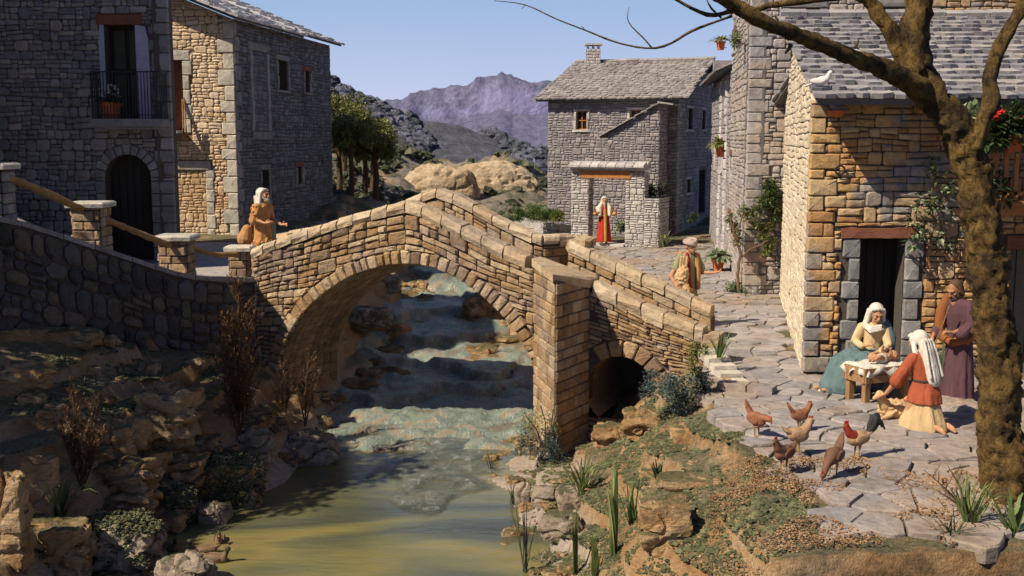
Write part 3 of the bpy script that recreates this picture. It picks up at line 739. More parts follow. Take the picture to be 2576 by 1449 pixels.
# outer line of the voussoir ring
outer = []
for i in range(120):
    a, b = arch[max(i - 1, 0)], arch[min(i + 1, 119)]; tx, ty = b[0] - a[0], b[1] - a[1]; l = sqrt(tx * tx + ty * ty)
    outer.append((arch[i][0] - ty / l * ring, arch[i][1] + tx / l * ring))
# spandrel stones: courses follow the hump near the top and level out below
def warp(s, tau):
    w = max(0.0, 1 - tau / 1.9); return (top(s) - CT) * w + (1.7 - CT) * (1 - w) - tau
for q in rubble(-.02, bf.L, 0, 4.2, H=(.15, .24), w=(.16, .46), big=.14, amp=.02, rng=rng, gap=.018, split=.25):
    P = [(s, warp(s, tau)) for s, tau in q]
    cx = sum(p[0] for p in P) / len(P); cy = sum(p[1] for p in P) / len(P)
    if pA + .02 < cx < pB - .02 or cy < -2: continue
    P = clip(clip(P, (-1, 0, 0)), (1, 0, bf.L))
    if cx < pA + .3: P = clip(P, (1, 0, pA))
    elif cx > pB - .3: P = clip(P, (-1, 0, -pB))
    if len(P) < 3: continue
    if min(p[1] for p in P) < 99:
        if cx < pA + .05:
            j = min(range(120), key=lambda i: (outer[i][0] - cx) ** 2 + (outer[i][1] - cy) ** 2); o = outer[j]; i_ = arch[j]
            nx, ny = o[0] - i_[0], o[1] - i_[1]; l = sqrt(nx * nx + ny * ny); nx /= l; ny /= l
            if sA < cx < sB and cy < arch_t(cx): continue
            if (cx - o[0]) ** 2 + (cy - o[1]) ** 2 < .6: P = clip(P, (-nx, -ny, -(nx * o[0] + ny * o[1]) - .012))
        else:
            R = hr + .26; dx, dy = cx - hc[0], cy - hc[1]; l = sqrt(dx * dx + dy * dy) or 1
            if l < R + .4 and dy > -.5: P = clip(P, (-dx / l, -dy / l, -(R + .012 + (dx * hc[0] + dy * hc[1]) / l)))
    if len(P) < 3 or abs(area(P)) < .003: continue
    BR.put('stone', *stone3(P, Wb, .05, .02, BR.rng, 1.6), M['bridge'], nearw)
# voussoirs of the great arch, edge on
pos = 0; k = 0; d_ = [0]
for i in range(1, 120): d_.append(d_[-1] + sqrt((arch[i][0] - arch[i - 1][0]) ** 2 + (arch[i][1] - arch[i - 1][1]) ** 2))
def ptat(line, t): return (float(np.interp(t, d_, [p[0] for p in line])), float(np.interp(t, d_, [p[1] for p in line])))
while pos < AL - .05:
    ww = rng.uniform(.13, .20); a, b = pos + .008, min(pos + ww - .008, AL)
    e = rng.uniform(-.02, .03)
    i0, i1, o0, o1 = ptat(arch, a), ptat(arch, b), ptat(outer, a), ptat(outer, b)
    ex2 = lambda i, o: (o[0] + (o[0] - i[0]) / ring * e, o[1] + (o[1] - i[1]) / ring * e)
    if i0[1] > -1.5: BR.put('voussoir', *stone3(chop([i0, i1, ex2(i1, o1), ex2(i0, o0)], .13, rng), Wb, .075, .02, BR.rng, .5), M['bridge'], nearw, 4)
    pos += ww; k += 1
# voussoirs of the flood arch
a = pi + .35
while a > -.6:
    b = a - .33
    pt = lambda r, g: (hc[0] + r * cos(g), hc[1] + r * sin(g))
    q = [pt(hr, a - .02), pt(hr + .27, a - .015), pt(hr + .27, b + .015), pt(hr, b + .02)]
    if min(p[0] for p in q) > pB and max(p[1] for p in q) > -1.2: BR.put('voussoir', *stone3(chop(q, .12, rng), Wb, .07, .02, BR.rng, .5), M['bridge'], nearw, 4)
    a = b
# barrel: intrados of both arches with courses of stone
mb = MB()
for i in range(119):
    (a, b), (c, d) = arch[i], arch[i + 1]; mb.add([bf.W(a, b, -.001), bf.W(c, d, -.001), bf.W(c, d, -BW), bf.W(a, b, -BW), bf.W(a - (ac[0] - a) * .0, b + .3, -.3)], [(0, 3, 2, 1)])
bar = obj('arch_barrel', mb, M['mortar'], BR.root)
def Wi(s, t, d):
    x, y = ptat(arch, s); xo, yo = ptat(outer, s); return bf.W(x - (xo - x) / ring * d, y - (yo - y) / ring * d, -t)
for q in blocks(.02, AL, .02, BW - .02, (.2, .34), (.16, .24), rng): BR.put('barrel_stone', *stone3(q, Wi, .02, .02, BR.rng, .3), M['soffit'], bar, .3)
mb = MB()
for i in range(24):
    a, b = pi + .9 - i * (pi + 1.8) / 24, pi + .9 - (i + 1) * (pi + 1.8) / 24
    mb.add([bf.W(hc[0] + hr * cos(g), hc[1] + hr * sin(g), dd) for dd in (0, -BW) for g in (a, b)], [(0, 2, 3, 1)])
obj('flood_arch_barrel', mb, M['soffit'], BR.root)
mb = MB(); mb.frbox(bf, hc[0] - hr - .2, hc[0] + hr + .2, -1.9, hc[1] + hr + .1, -BW + .25, -BW + .2); obj('flood_arch_back_wall', mb, M['mortar'], BR.root)
# coping of the near parapet
s = -.02; sides = []
def coping(fr, topf, s0, s1, d0, d1, name='coping_stone', w=(.24, .36), skip=None, big=1.0, par=None, h=CT):
    s = s0; rg = BR.rng
    while s < s1 - .03:
        ww = rg.uniform(*w) * (1 + .45 * (s / fr.L)); e = min(s + ww, s1)
        if s1 - e < .1: e = s1
        if not (skip and skip[0] < (s + e) / 2 < skip[1]):
            g = .012; hh = h * (1 + .25 * s / fr.L) * rg.uniform(.92, 1.05); ta, tb = topf(s + g), topf(e - g); up = rg.uniform(-.012, .015)
            vs = []; j = lambda k=.012: rg.uniform(-k, k)
            for (x, tt) in ((s + g, ta), (e - g, tb)):
                # cross-section with worn arrises
                for (dd, tq) in ((d0 + .03, tt - hh), (d1, tt - hh + .01), (d1 + .02, tt - hh * .55), (d1 + .005, tt - .045), (d1 - .05, tt + up), (d0 + .05, tt + up), (d0, tt - .04), (d0, tt - hh * .6)):
                    vs.append(fr.W(x + j(.006), tq + j(.014), dd + j(.022)))
            n = 8; f = [(i, (i + 1) % n, (i + 1) % n + n, i + n) for i in range(n)] + [tuple(reversed(range(n))), tuple(range(n, 2 * n))]
            BR.put(name, vs, f, M['coping'], par or BR.root, 6)
        s = e
coping(bf, top, -.03, bf.L + .02, -.34, .06, par=nearw, skip=(pA, pB))
# far parapet (its inner face looks at us)
topb, fs0, fs1 = prof(bb, [(600, 612), (640, 603), (700, 588), (800, 568), (950, 528), (1030, 500), (1088, 476), (1112, 474), (1180, 508), (1260, 552), (1340, 588), (1435, 606), (1540, 656), (1650, 706), (1790, 772)])
deck = lambda s: min(top(s), topb(s)) - .62
rA, rB = bb.L_(1366, 640)[0], bb.L_(1432, 640)[0]
for i, (a, b) in enumerate(((fs0, rA), (rB, fs1))):
    fw = obj('wall', strip(bb, -.32, 0, lambda s: -.3 if not (sA < s < sB) else max(arch_t(s) + .02, deck(s) - .4), lambda s: topb(s) - CT, a, b, 90), M['mortar'], BR.root)
    for q in rubble(a, b, 0, 1.0, H=(.14, .22), w=(.18, .42), big=.3, amp=.012, rng=rng, gap=.02):
        P = [(x, topb(x) - CT - tt) for x, tt in q]; P = clip(clip(P, (-1, 0, -a)), (1, 0, b))
        if len(P) > 2 and abs(area(P)) > .003: BR.put('stone', *stone3(P, bb.W, .04, .016, BR.rng, .6), M['bridge'], fw)
    coping(bb, topb, a, b, -.34, .06, par=fw, w=(.27, .38), h=.17)
# refuge in the far parapet: a pointed bay
zr = topb(rA); P = [bb.W(rA, 0, 0), bb.W((rA + rB) / 2 + .25, 0, -.75), bb.W(rB, 0, 0)]
for i in range(2):
    fr = Fr((P[i].x, P[i].y), (P[i + 1].x, P[i + 1].y)); zt = topb(rA) if i == 0 else topb(rB)
    w_ = obj('refuge_wall', strip(fr, -.25, 0, lambda s: -1.0, lambda s: topb(rA) - .16 + (topb(rB) - topb(rA)) * (s / fr.L + i) / 2, 0, fr.L, 6), M['mortar'], BR.root)
    for q in blocks(0, fr.L, zt - 1.3, zt - .2, (.14, .2), (.22, .4), rng): BR.put('stone', *stone3(q, fr.W, .03, .014, BR.rng, .3), M['bridge'], w_)
    tf = lambda s: topb(rA) + .01 + (topb(rB) - topb(rA)) * (s / fr.L + i) / 2
    coping(fr, tf, 0, fr.L, -.3, .04, par=w_)
# deck
mb = MB(); ss = list(np.linspace(-.5, bf.L + .1, 60))
for i in range(59):
    a, b = ss[i], ss[i + 1]; mb.add([bf.W(a, deck(a), -.28), bf.W(b, deck(b), -.28), bf.W(b, deck(b), -BW + .02), bf.W(a, deck(a), -BW + .02), bf.W(a, deck(a) - .25, -.28), bf.W(b, deck(b) - .25, -.28), bf.W(b, deck(b) - .25, -BW + .02), bf.W(a, deck(a) - .25, -BW + .02)], [(0, 1, 2, 3), (4, 7, 6, 5), (0, 4, 5, 1), (2, 6, 7, 3)])
obj('deck', mb, M['flag'], BR.root)
# mass of the bridge ends so no daylight shows through
mb = MB(); mb.frbox(bf, -.2, sA - .02, -2.2, 0.9, -.3, -BW + .0)
obj('abutment', mb, M['soffit'], BR.root)
# pier with its pointed cutwater
ap = 1.2; k_ = bf.L_(1397, 800, ap); sP = k_[0]; PA = bf.W(pA, 0); PP = bf.W(sP, 0, ap); PB = bf.W(pB, 0)
zt_ = [bf.L_(1345, 650)[1], offs(bf, ap).L_(1397, 690)[1], bf.L_(1481, 704)[1]]
mb = MB(); base = [PA, PP, PB, bf.W(pB, 0, -.25), bf.W(pA, 0, -.25)]; zz = [zt_[0] - .1, zt_[1] - .1, zt_[2] - .1, zt_[2] - .1, zt_[0] - .1]
mb.add([Vector((p.x, p.y, -2.2)) for p in base] + [Vector((p.x, p.y, z)) for p, z in zip(base, zz)], [(4, 3, 2, 1, 0), (5, 6, 7, 8, 9)] + [(i, (i + 1) % 5, (i + 1) % 5 + 5, i + 5) for i in range(5)])
pier = obj('pier', mb, M['mortar'], BR.root)
for (a, b, za, zb) in ((PA, PP, zt_[0], zt_[1]), (PP, PB, zt_[1], zt_[2])):
    fr = Fr((a.x, a.y), (b.x, b.y))
    tf = lambda x: za + (zb - za) * x / fr.L - .12
    for q in blocks(.0, fr.L, -1.8, max(za, zb) - .1, (.15, .21), (.26, .44), rng, .016):
        P = q
        P = clip(P, (-(zb - za) / fr.L, 1, za - .12))
        if len(P) > 2 and abs(area(P)) > .004: BR.put('pier_stone', *stone3(P, fr.W, .028, .014, BR.rng, .25), M['bridge'] if True else None, pier, 3)
# slabs capping the pier
capm = [bf.W(pA - .04, zt_[0], .05), offs(bf, ap + .05).W(sP - .03, zt_[1], 0), bf.W(pB + .05, zt_[2], .05), bf.W(pB + .05, zt_[2], -.36), bf.W(pA - .04, zt_[0], -.36)]
mid = [(capm[0] + capm[1]) / 2, (capm[3] + capm[4]) / 2, (capm[1] + capm[2]) / 2]
for poly in ([capm[0], mid[0], mid[1], capm[4]], [mid[0], capm[1], capm[2], capm[3], mid[1]]):
    c = sum(poly, Vector()) / len(poly); pp = [c + (p - c) * .985 for p in poly]; n = len(pp)
    BR.put('coping_stone', [p - Vector((0, 0, .13)) for p in pp] + pp, [tuple(reversed(range(n))), tuple(range(n, 2 * n))] + [(i, (i + 1) % n, (i + 1) % n + n, i + n) for i in range(n)], M['coping'], pier, 9)
# end pier of the right parapet and the stub wall with pale blocks
mb = MB(); mb.frbox(bf, bf.L - .02, bf.L + .28, -.6, top(bf.L) - .1, -.34, .05)
obj('end_post', mb, M['bridge'], BR.root)
mb = MB(); mb.frbox(bb, bb.L_(1760, 800)[0], bb.L_(1788, 800)[0], -.5, topb(fs1) - .15, -.3, .04); obj('end_post', mb, M['bridge'], BR.root)
BR.finish(300)
# low stub wall beside the bridge end
SW = Bld('stub_wall', (3.25, 16.7, 0), 'low stub wall of pale blocks stepping down beside the bridge end', 'wall', 8)
sw = Fr((3.02, 17.5), (3.22, 16.0)); sw_w = SW.panel(sw, [(0, -.6), (1.5, -.6), (1.5, -.02), (0, .18)], [], .28, M['mortar'])
for q in blocks(0, 1.5, -.6, .1, (.16, .2), (.25, .4), SW.rng): SW.put('stone', *stone3(q, sw.W, .03, .014, SW.rng), M['bridge'], sw_w)
for i in range(5):
    x = .02 + i * .29; z = .3 - i * .06; mb = MB(); mb.frbox(sw, x, x + .27, z - .16, z, -.3, .05); SW.put('coping_stone', mb.v, mb.f, M['quoin'], sw_w, 3)
SW.finish()

# ---------------------------------------------------------------- retaining wall, ramp, piers and rails on the left bank
RW = Bld('retaining_wall', (-6.2, 18.6, 0), 'dark rubble retaining wall below the ramp on the left bank', 'wall', 21)
rf = Fr((-8.2, 15.56), (-4.87, 20.78))     # s runs from the near end to the bridge
rt, _, _ = prof(rf, [(0, 542), (120, 578), (240, 618), (330, 648), (430, 682), (500, 696), (560, 700), (622, 702)])
rtop = lambda s: rt(s) if s > 0.6 else rt(.6) + (.6 - s) * .25
w_ = obj('wall', strip(rf, -.4, 0, lambda s: -1.6, lambda s: rtop(s) - .06, 0, rf.L, 60), M['mortar'], RW.root)
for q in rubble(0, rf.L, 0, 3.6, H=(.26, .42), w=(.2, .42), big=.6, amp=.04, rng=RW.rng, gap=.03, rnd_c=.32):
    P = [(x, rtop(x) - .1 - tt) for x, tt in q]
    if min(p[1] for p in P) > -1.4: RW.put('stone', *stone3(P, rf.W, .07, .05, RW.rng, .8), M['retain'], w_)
s = 0
while s < rf.L:
    e = min(s + RW.rng.uniform(.4, .8), rf.L); vs = [rf.W(x + o, rtop(x) + z, d) for x, o in ((s, .01), (e, -.01)) for (d, z) in ((-.42, -.07), (.05, -.07), (.05, .01), (-.42, .01))]
    RW.put('coping_stone', vs, [(0, 1, 5, 4), (1, 2, 6, 5), (2, 3, 7, 6), (3, 0, 4, 7), (3, 2, 1, 0), (4, 5, 6, 7)], M['quoin_grey'], w_, 3); s = e
RW.finish()
# stone piers with flat caps
piers = []
for i, (u0, u1, vc, vb, lab) in enumerate(((-62, 22, 413, 560, 'stone gatepost cut by the left edge of the picture, top of the ramp'), (187, 268, 509, 640, 'stone pier with pale flat cap between the two long handrails'), (404, 484, 592, 690, 'stone pier with pale flat cap below the arched door'), (578, 628, 620, 702, 'small stone pier with flat cap touching the bridge end'))):
    fr = offs(rf, -.45); um = (u0 + u1) / 2; sc_, zc = fr.L_(um, vc); c = fr.W(sc_, 0); wd = (u1 - u0) / F * c.y * .86
    P = Bld('stone_pier', (c.x, c.y, zc - 1), lab, 'pier', 30 + i, 'capped piers of the ramp'); zb = min(zc - .75, rtop(min(sc_, rf.L)) - .1)
    for a, b in ((Vector((c.x - wd / 2, c.y - wd / 2, 0)), Vector((c.x + wd / 2, c.y - wd / 2, 0))), (Vector((c.x + wd / 2, c.y - wd / 2, 0)), Vector((c.x + wd / 2, c.y + wd / 2, 0))), (Vector((c.x - wd / 2, c.y + wd / 2, 0)), Vector((c.x - wd / 2, c.y - wd / 2, 0)))):
        f2 = Fr((a.x, a.y), (b.x, b.y)); w2 = P.panel(f2, [(0, zb - .6), (wd, zb - .6), (wd, zc - .08), (0, zc - .08)], [], .1, M['mortar'], 'side')
        for q in blocks(0, wd, zb, zc - .08, (.13, .19), (.2, .36), P.rng): P.put('stone', *stone3(q, f2.W, .03, .014, P.rng), M['bridge'] if i else M['shade_house'], w2)
    mb = MB(); hw = wd / 2 + .09; cc = [(-hw, -hw), (0, -hw - .03), (hw, -hw), (hw + .02, 0), (hw, hw), (0, hw + .02), (-hw, hw), (-hw - .02, 0)]
    mb.add([(c.x + x, c.y + y, zc + z) for z, k in ((-.075, .97), (-.01, 1), (.015, .9)) for x, y in [(x * k, y * k) for x, y in cc]], [tuple(reversed(range(8))), tuple(range(16, 24))] + [(r * 8 + j, r * 8 + (j + 1) % 8, r * 8 + 8 + (j + 1) % 8, r * 8 + 8 + j) for r in range(2) for j in range(8)])
    obj('cap', mb, M['quoin'], P.root); P.finish(); piers.append((c, zc, wd))
fr = offs(rf, -.3)
def rp(u, v): s, t = fr.L_(u, v); return fr.W(s, t)
for (pts, r, lab) in (([(-4, 440), (60, 462), (120, 487), (205, 526)], .065, 'thick sloping wooden handrail at the top of the ramp'), ([(258, 549), (310, 570), (370, 595), (428, 616)], .055, 'sloping wooden handrail in front of the arched door'), ([(472, 614), (505, 632), (545, 641), (600, 640)], .045, 'short curved wooden handrail nearest the bridge')):
    mb = MB(); P = [rp(u, v) for u, v in pts]; Q = []
    for i in range(len(P) - 1):
        for k in range(6): Q.append(P[i].lerp(P[i + 1], k / 6))
    Q.append(P[-1]); rg = random.Random(9); mb.tube(Q, [r * rg.uniform(.88, 1.1) for _ in Q], 8, bump=.12, rng=rg)
    tag(obj('handrail', mb, M['rail'], smooth=True), lab, 'handrail', 'wooden handrails of the ramp')
# ramp and street behind the retaining wall
mb = MB(); ss = list(np.linspace(0, rf.L + .0, 30)); 
for i in range(29):
    a, b = ss[i], ss[i + 1]; fa = lambda s: rtop(s) - .02 - .0
    A, B_ = rf.W(a, fa(a), -.38), rf.W(b, fa(b), -.38); za = .98 + max(0, fa(a) - .98) * .95; zb = .98 + max(0, fa(b) - .98) * .95
    mb.add([A, B_, Vector((B_.x - 3.5, 24.1, max(.99, zb))), Vector((A.x - 6.5, 24.1, max(.99, za)))], [(0, 1, 2, 3)])
obj('path', mb, M['flag'], kind='structure')
gx = Bld('street_paving', (-5, 23, 0), '', '', 40); bpy.data.objects.remove(gx.root)
mb = MB(); mb.add([(-13, 22.5, .97), (-4.9, 20.9, .97), (-4.3, 23.4, .97), (-4.9, 30, .97), (-6, 36, 1.0), (-13, 36, 1.0)], [(0, 1, 2, 3, 4, 5)]); obj('street', mb, M['flag'], kind='structure')
# ---------------------------------------------------------------- front left house: balcony, arched door
H = Bld('stone_house', (-9.5, 24, 1), 'dark grey stone house with a balcony above an arched doorway', 'house', 51)
lf = Fr((-12.2, 24), (-7.27, 24)); LL = lf.L
def R_(fr, *a): return fr.rect(*a)
bd = R_(lf, 266, 62, 345, 298); ar = R_(lf, 268, 388, 384, 668); acx = (ar[0] + ar[1]) / 2; rr = (ar[1] - ar[0]) / 2; spring = ar[3] - rr
qw = .36
Q1 = H.qrects(lf, 'R', spring + .05, 7.9, (.26, .36), (.24, .38))
w1 = H.wall(lf, [(0, .9), (LL, .9), (LL, 7.9), (0, 7.9)], holes=[bd, ar], skip=Q1 + [(bd[0] - .1, bd[1] + .28, bd[2], bd[3] + .02), (bd[0] - .12, bd[1] + .14, bd[3], bd[3] + .22), (ar[0] - .2, ar[0], .9, spring), (ar[1], LL, .9, spring)],
   arches=[(acx, spring, rr + .2)], mat=M['shade_house'], mortar=M['mortar'], H=(.15, .27), w=(.12, .36), big=.32, amp=.03, rnd_c=.22, gap=.012, depth=.04)
H.qput(lf, 'R', Q1, M['quoin_grey'], w1)
# arch spandrel fill and voussoirs
mb = MB(); n = 14
for i in range(n):
    a, b = pi * i / n, pi * (i + 1) / n; p = [(acx + rr * cos(g), spring + rr * sin(g)) for g in (a, b)]
    vs = [lf.W(x, t, d) for d in (-.001, -.34) for (x, t) in (p[0], p[1], (p[1][0], ar[3] + .01), (p[0][0], ar[3] + .01))]
    mb.add(vs, [(0, 1, 2, 3), (7, 6, 5, 4), (0, 4, 5, 1)])
obj('arch_spandrel', mb, M['mortar'], H.root)
for i in range(11):
    a, b = pi * i / 11 + .01, pi * (i + 1) / 11 - .01; ro = rr + .2 + .02 * (i % 2)
    q = [(acx + rr * cos(a), spring + rr * sin(a)), (acx + ro * cos(a), spring + ro * sin(a)), (acx + ro * cos(b), spring + ro * sin(b)), (acx + rr * cos(b), spring + rr * sin(b))]
    H.put('voussoir', *stone3(chop(q, .06, H.rng), lf.W, .055, .014, H.rng, .1), M['quoin_grey'], w1, 4)
t = .92; k = 0
while t < spring:
    hh = .27 if k % 3 else .36; hh = min(hh, spring - t)
    H.put('jamb_stone', *stone3(chop([(ar[0] - .19, t + .006), (ar[0], t + .006), (ar[0], t + hh - .006), (ar[0] - .19 - .03 * (k % 2), t + hh - .006)], .05, H.rng), lf.W, .05, .012, H.rng, .1), M['quoin_grey'], w1, 4)
    H.put('jamb_stone', *stone3(chop([(ar[1], t + .006), (LL + .02, t + .006), (LL + .02, t + hh - .006), (ar[1], t + hh - .006)], .05, H.rng), lf.W, .055, .012, H.rng, .1), M['quoin_grey'], w1, 4)
    t += hh; k += 1
# arched door leaf with boards
mb = MB(); dr = thing  # noqa
mb.frbox(lf, ar[0] - .1, ar[1] + .1, .9, ar[3] + .1, -.5, -.42); dleaf = obj('door', mb, M['door_dark'], H.root)
for i in range(6):
    a = ar[0] + (ar[1] - ar[0]) * i / 6; mb = MB(); mb.frbox(lf, a + .008, a + (ar[1] - ar[0]) / 6 - .008, .95, ar[3], -.42, -.395); obj('board', mb, M['door_dark'], dleaf)
# balcony door: plaster reveals, shutters, timber lintel
mb = MB(); mb.frbox(lf, bd[0] - .1, bd[1] + .1, bd[2] - .05, bd[3] + .1, -.45, -.40); bdoor = obj('balcony_door', mb, M['door_dark'], H.root)
wd = bd[1] - bd[0]
for i in range(2):
    for j in range(2):
        mb = MB(); a = bd[0] + .04 + i * wd / 2; b0 = bd[2] + .1 + j * .95; mb.frbox(lf, a + .03, a + wd / 2 - .07, b0, b0 + .82, -.40, -.375); mb.frbox(lf, a + .08, a + wd / 2 - .12, b0 + .06, b0 + .76, -.375, -.36); obj('door_panel', mb, plain('green_shutter', (.07, .075, .045), .7) if 'green_shutter' not in bpy.data.materials else bpy.data.materials['green_shutter'], bdoor)
for (a, b) in ((bd[0] - .1, bd[0]), (bd[1], bd[1] + .27)):
    mb = MB(); m = (a + b) / 2; pts = [(a, bd[2]), (b, bd[2]), (b, bd[3]), (a + (.02 if a < bd[0] else 0), bd[3]), (a - .01, bd[3] - .4), (a, bd[2] + .7)] if a < bd[0] else [(a, bd[2]), (b, bd[2]), (b + .01, bd[2] + .8), (b, bd[3] - .3), (b - .06, bd[3] - .04), (a, bd[3])]
    n = len(pts); mb.add([lf.W(x, t, d) for d in (-.01, .03) for x, t in pts], [tuple(reversed(range(n))), tuple(range(n, 2 * n))] + [(i, (i + 1) % n, (i + 1) % n + n, i + n) for i in range(n)]); obj('plaster_surround', mb, M['plaster'], H.root)
mb = MB(); mb.frbox(lf, bd[0] - .13, bd[1] + .15, bd[3], bd[3] + .2, -.05, .07); obj('lintel', mb, M['lintel'], H.root)
# balcony slab and railing
sb = lf.L_(250, 298)[0], lf.L_(430, 298)[0], lf.L_(340, 300)[1]
mb = MB(); mb.frbox(lf, sb[0], sb[1], sb[2] - .16, sb[2], -.05, .58); mb.frbox(lf, sb[0] + .06, sb[1] - .06, sb[2] - .22, sb[2] - .16, -.05, .5); bal = obj('balcony_slab', mb, M['quoin_grey'], H.root)
rl = thing  # railing is a part with bar sub-parts
mb = MB(); zt = sb[2] + .98
mb.frbox(lf, sb[0] + .03, sb[1] - .03, zt - .025, zt, .50, .53); mb.frbox(lf, sb[0] + .03, sb[1] - .03, sb[2] + .07, sb[2] + .09, .505, .525)
for x in (sb[0] + .03, sb[1] - .055): mb.frbox(lf, x, x + .025, zt - .025, zt, .03, .50); mb.frbox(lf, x, x + .02, sb[2] + .07, sb[2] + .09, .03, .505)
rail = obj('railing', mb, M['iron'], H.root)
for i in range(23):
    x = sb[0] + .045 + (sb[1] - sb[0] - .09) * i / 22; a = MB(); a.frbox(lf, x - .008, x + .008, sb[2], zt - .025, .508, .524); obj('railing_bar', a, M['iron'], rail)
for x in (sb[0] + .04, sb[1] - .04):
    for k in range(4): a = MB(); d = .1 + k * .105; a.frbox(lf, x - .008, x + .008, sb[2], zt - .025, d, d + .016); obj('railing_bar', a, M['iron'], rail)
# flank, seen edge on, back and roof close the house
fl = Fr((-7.27, 24), (-7.9, 26.2)); fw = H.panel(fl, [(0, .9), (fl.L, .9), (fl.L, 7.9), (0, 7.9)], [], .3, M['mortar'], 'flank_wall')
mb = MB(); mb.add([(-12.2, 26.2, .9), (-7.9, 26.2, .9), (-7.9, 26.2, 7.9), (-12.2, 26.2, 7.9), (-12.2, 25.9, .9), (-7.9, 25.9, .9), (-7.9, 25.9, 7.9), (-12.2, 25.9, 7.9)], [(3, 2, 1, 0), (4, 5, 6, 7), (0, 1, 5, 4), (2, 3, 7, 6), (0, 4, 7, 3), (1, 2, 6, 5)]); obj('rear_wall', mb, M['shade_house'], H.root)
H.roof((-12.4, 23.6, 7.9), (-7.0, 23.6, 7.9), (0, 2.9, .25), M['slate'], w=.01)
H.finish()
# unseen block added on the left to throw shade on the balcony front
Wg = Bld('added_shade_block', (-12.7, 22, 1), 'unseen tall stone block added beyond the picture edge to shade the balcony house', 'house', 61)
mb = MB(); mb.box((-12.75, 21.9, 5.5), 2.3, 4.4, 13.0); obj('wall', mb, M['shade_house'], Wg.root)
mb = MB(); mb.add([(-14.2, 19.4, 11.9), (-11.4, 19.4, 11.9), (-11.4, 24.3, 11.9), (-14.2, 24.3, 11.9), (-12.8, 19.4, 12.9), (-12.8, 24.3, 12.9)], [(0, 1, 4), (1, 2, 5, 4), (2, 3, 5), (3, 0, 4, 5), (3, 2, 1, 0)]); obj('roof', mb, M['slate'], Wg.root)

# ---------------------------------------------------------------- second house on the left: lit gable end, flank in shade
G = Bld('stone_house', (-9, 31, 1), 'tall beige stone house with pale quoins and whitish slate roof behind the balcony house', 'house', 52)
cx, cy = at(601, 600, 30).x, 30.0; far = at(838, 560, 38.5)
gf = Fr((-11.5, 30), (cx, 30)); sf = Fr((cx, 30), (far.x, 38.5)); ev = sf.L_(596, 50)[1]
gl = gf.L
win = R_(gf, 425, 152, 462, 335); d2 = R_(gf, 438, 428, 522, 650)
slope_g = .40
Q2 = G.qrects(gf, 'R', .9, ev, (.24, .38), (.25, .45)); Q3 = G.qrects(sf, 'L', .9, ev, (.2, .36), (.25, .45))
gw = G.wall(gf, [(0, .9), (gl, .9), (gl, ev), (0, ev + gl * slope_g)], holes=[win], skip=Q2 + [(win[0] - .5, win[1] + .2, win[2] - .1, win[3] + .28), (d2[0] - .3, d2[1] + .2, .9, d2[3] + .27)],
   mat=M['warm_house'], mortar=M['mortar_warm'], H=(.13, .26), w=(.11, .36), big=.34, amp=.035, rnd_c=.24, gap=.012, depth=.035)
G.qput(gf, 'R', Q2, M['quoin'], gw)
G.window(gf, win, jw=.2, lh=.26, sh=.0, mat=M['quoin'], depth=.2, pane=plain('rust_shutter', (.22, .10, .06), .8), sill=False)
# walled up doorway in the lit gable
for (a, b) in ((d2[1], d2[1] + .2),):
    t = .92; k = 0
    while t < d2[3]:
        hh = min(G.rng.uniform(.28, .45), d2[3] - t); G.put('jamb_stone', *stone3(chop([(a, t + .006), (b + .03 * (k % 2), t + .006), (b + .03 * (k % 2), t + hh - .006), (a, t + hh - .006)], .05, G.rng), gf.W, .055, .014, G.rng, .1), M['quoin'], gw, 4); t += hh; k += 1
G.put('lintel', *stone3(chop([(d2[0] - .2, d2[3] + .005), (d2[1] + .15, d2[3] + .005), (d2[1] + .12, d2[3] + .24), (d2[0] - .2, d2[3] + .24)], .05, G.rng), gf.W, .07, .015, G.rng, .1), M['quoin'], gw, 9)
G.wall(gf, [(d2[0], .9), (d2[1], .9), (d2[1], d2[3]), (d2[0], d2[3])], mat=M['warm_house'], back=False, H=(.13, .22), w=(.11, .3), big=.35, amp=.02, depth=.02, rnd_c=.26)
# flank
sl = sf.L
wins = [R_(sf, 634, 131, 671, 330), R_(sf, 699, 153, 722, 226), R_(sf, 765, 180, 778, 232), R_(sf, 657, 428, 676, 505), R_(sf, 746, 420, 758, 462)]
blind = wins[0]
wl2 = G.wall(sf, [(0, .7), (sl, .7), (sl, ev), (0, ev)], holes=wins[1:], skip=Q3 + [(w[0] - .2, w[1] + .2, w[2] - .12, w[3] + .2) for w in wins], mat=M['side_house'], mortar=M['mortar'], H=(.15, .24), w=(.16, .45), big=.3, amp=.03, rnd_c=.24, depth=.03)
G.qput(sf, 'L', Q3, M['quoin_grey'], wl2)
G.wall(sf, [(blind[0], blind[2]), (blind[1], blind[2]), (blind[1], blind[3]), (blind[0], blind[3])], mat=M['side_house'], back=False, H=(.18, .28), w=(.2, .5), depth=.015)
mbb = MB()
for (x0, x1, t0, t1) in ((blind[0] - .2, blind[0], blind[2] + .9, blind[3]), (blind[0] - .2, blind[0], blind[2], blind[2] + .88), (blind[1], blind[1] + .2, blind[2], blind[2] + .6), (blind[1], blind[1] + .2, blind[2] + .62, blind[3]), (blind[0] - .25, blind[1] + .25, blind[3] + .01, blind[3] + .22), (blind[0] - .1, blind[1] + .3, blind[2] - .24, blind[2] - .01)):
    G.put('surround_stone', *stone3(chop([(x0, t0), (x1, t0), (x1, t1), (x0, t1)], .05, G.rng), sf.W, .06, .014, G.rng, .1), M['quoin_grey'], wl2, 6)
for i, w in enumerate(wins[1:]): G.window(sf, w, jw=.16, lh=.16, sh=.1, mat=M['quoin_grey'], lint=M['lintel'] if i in (1, 3) else None, depth=.3)
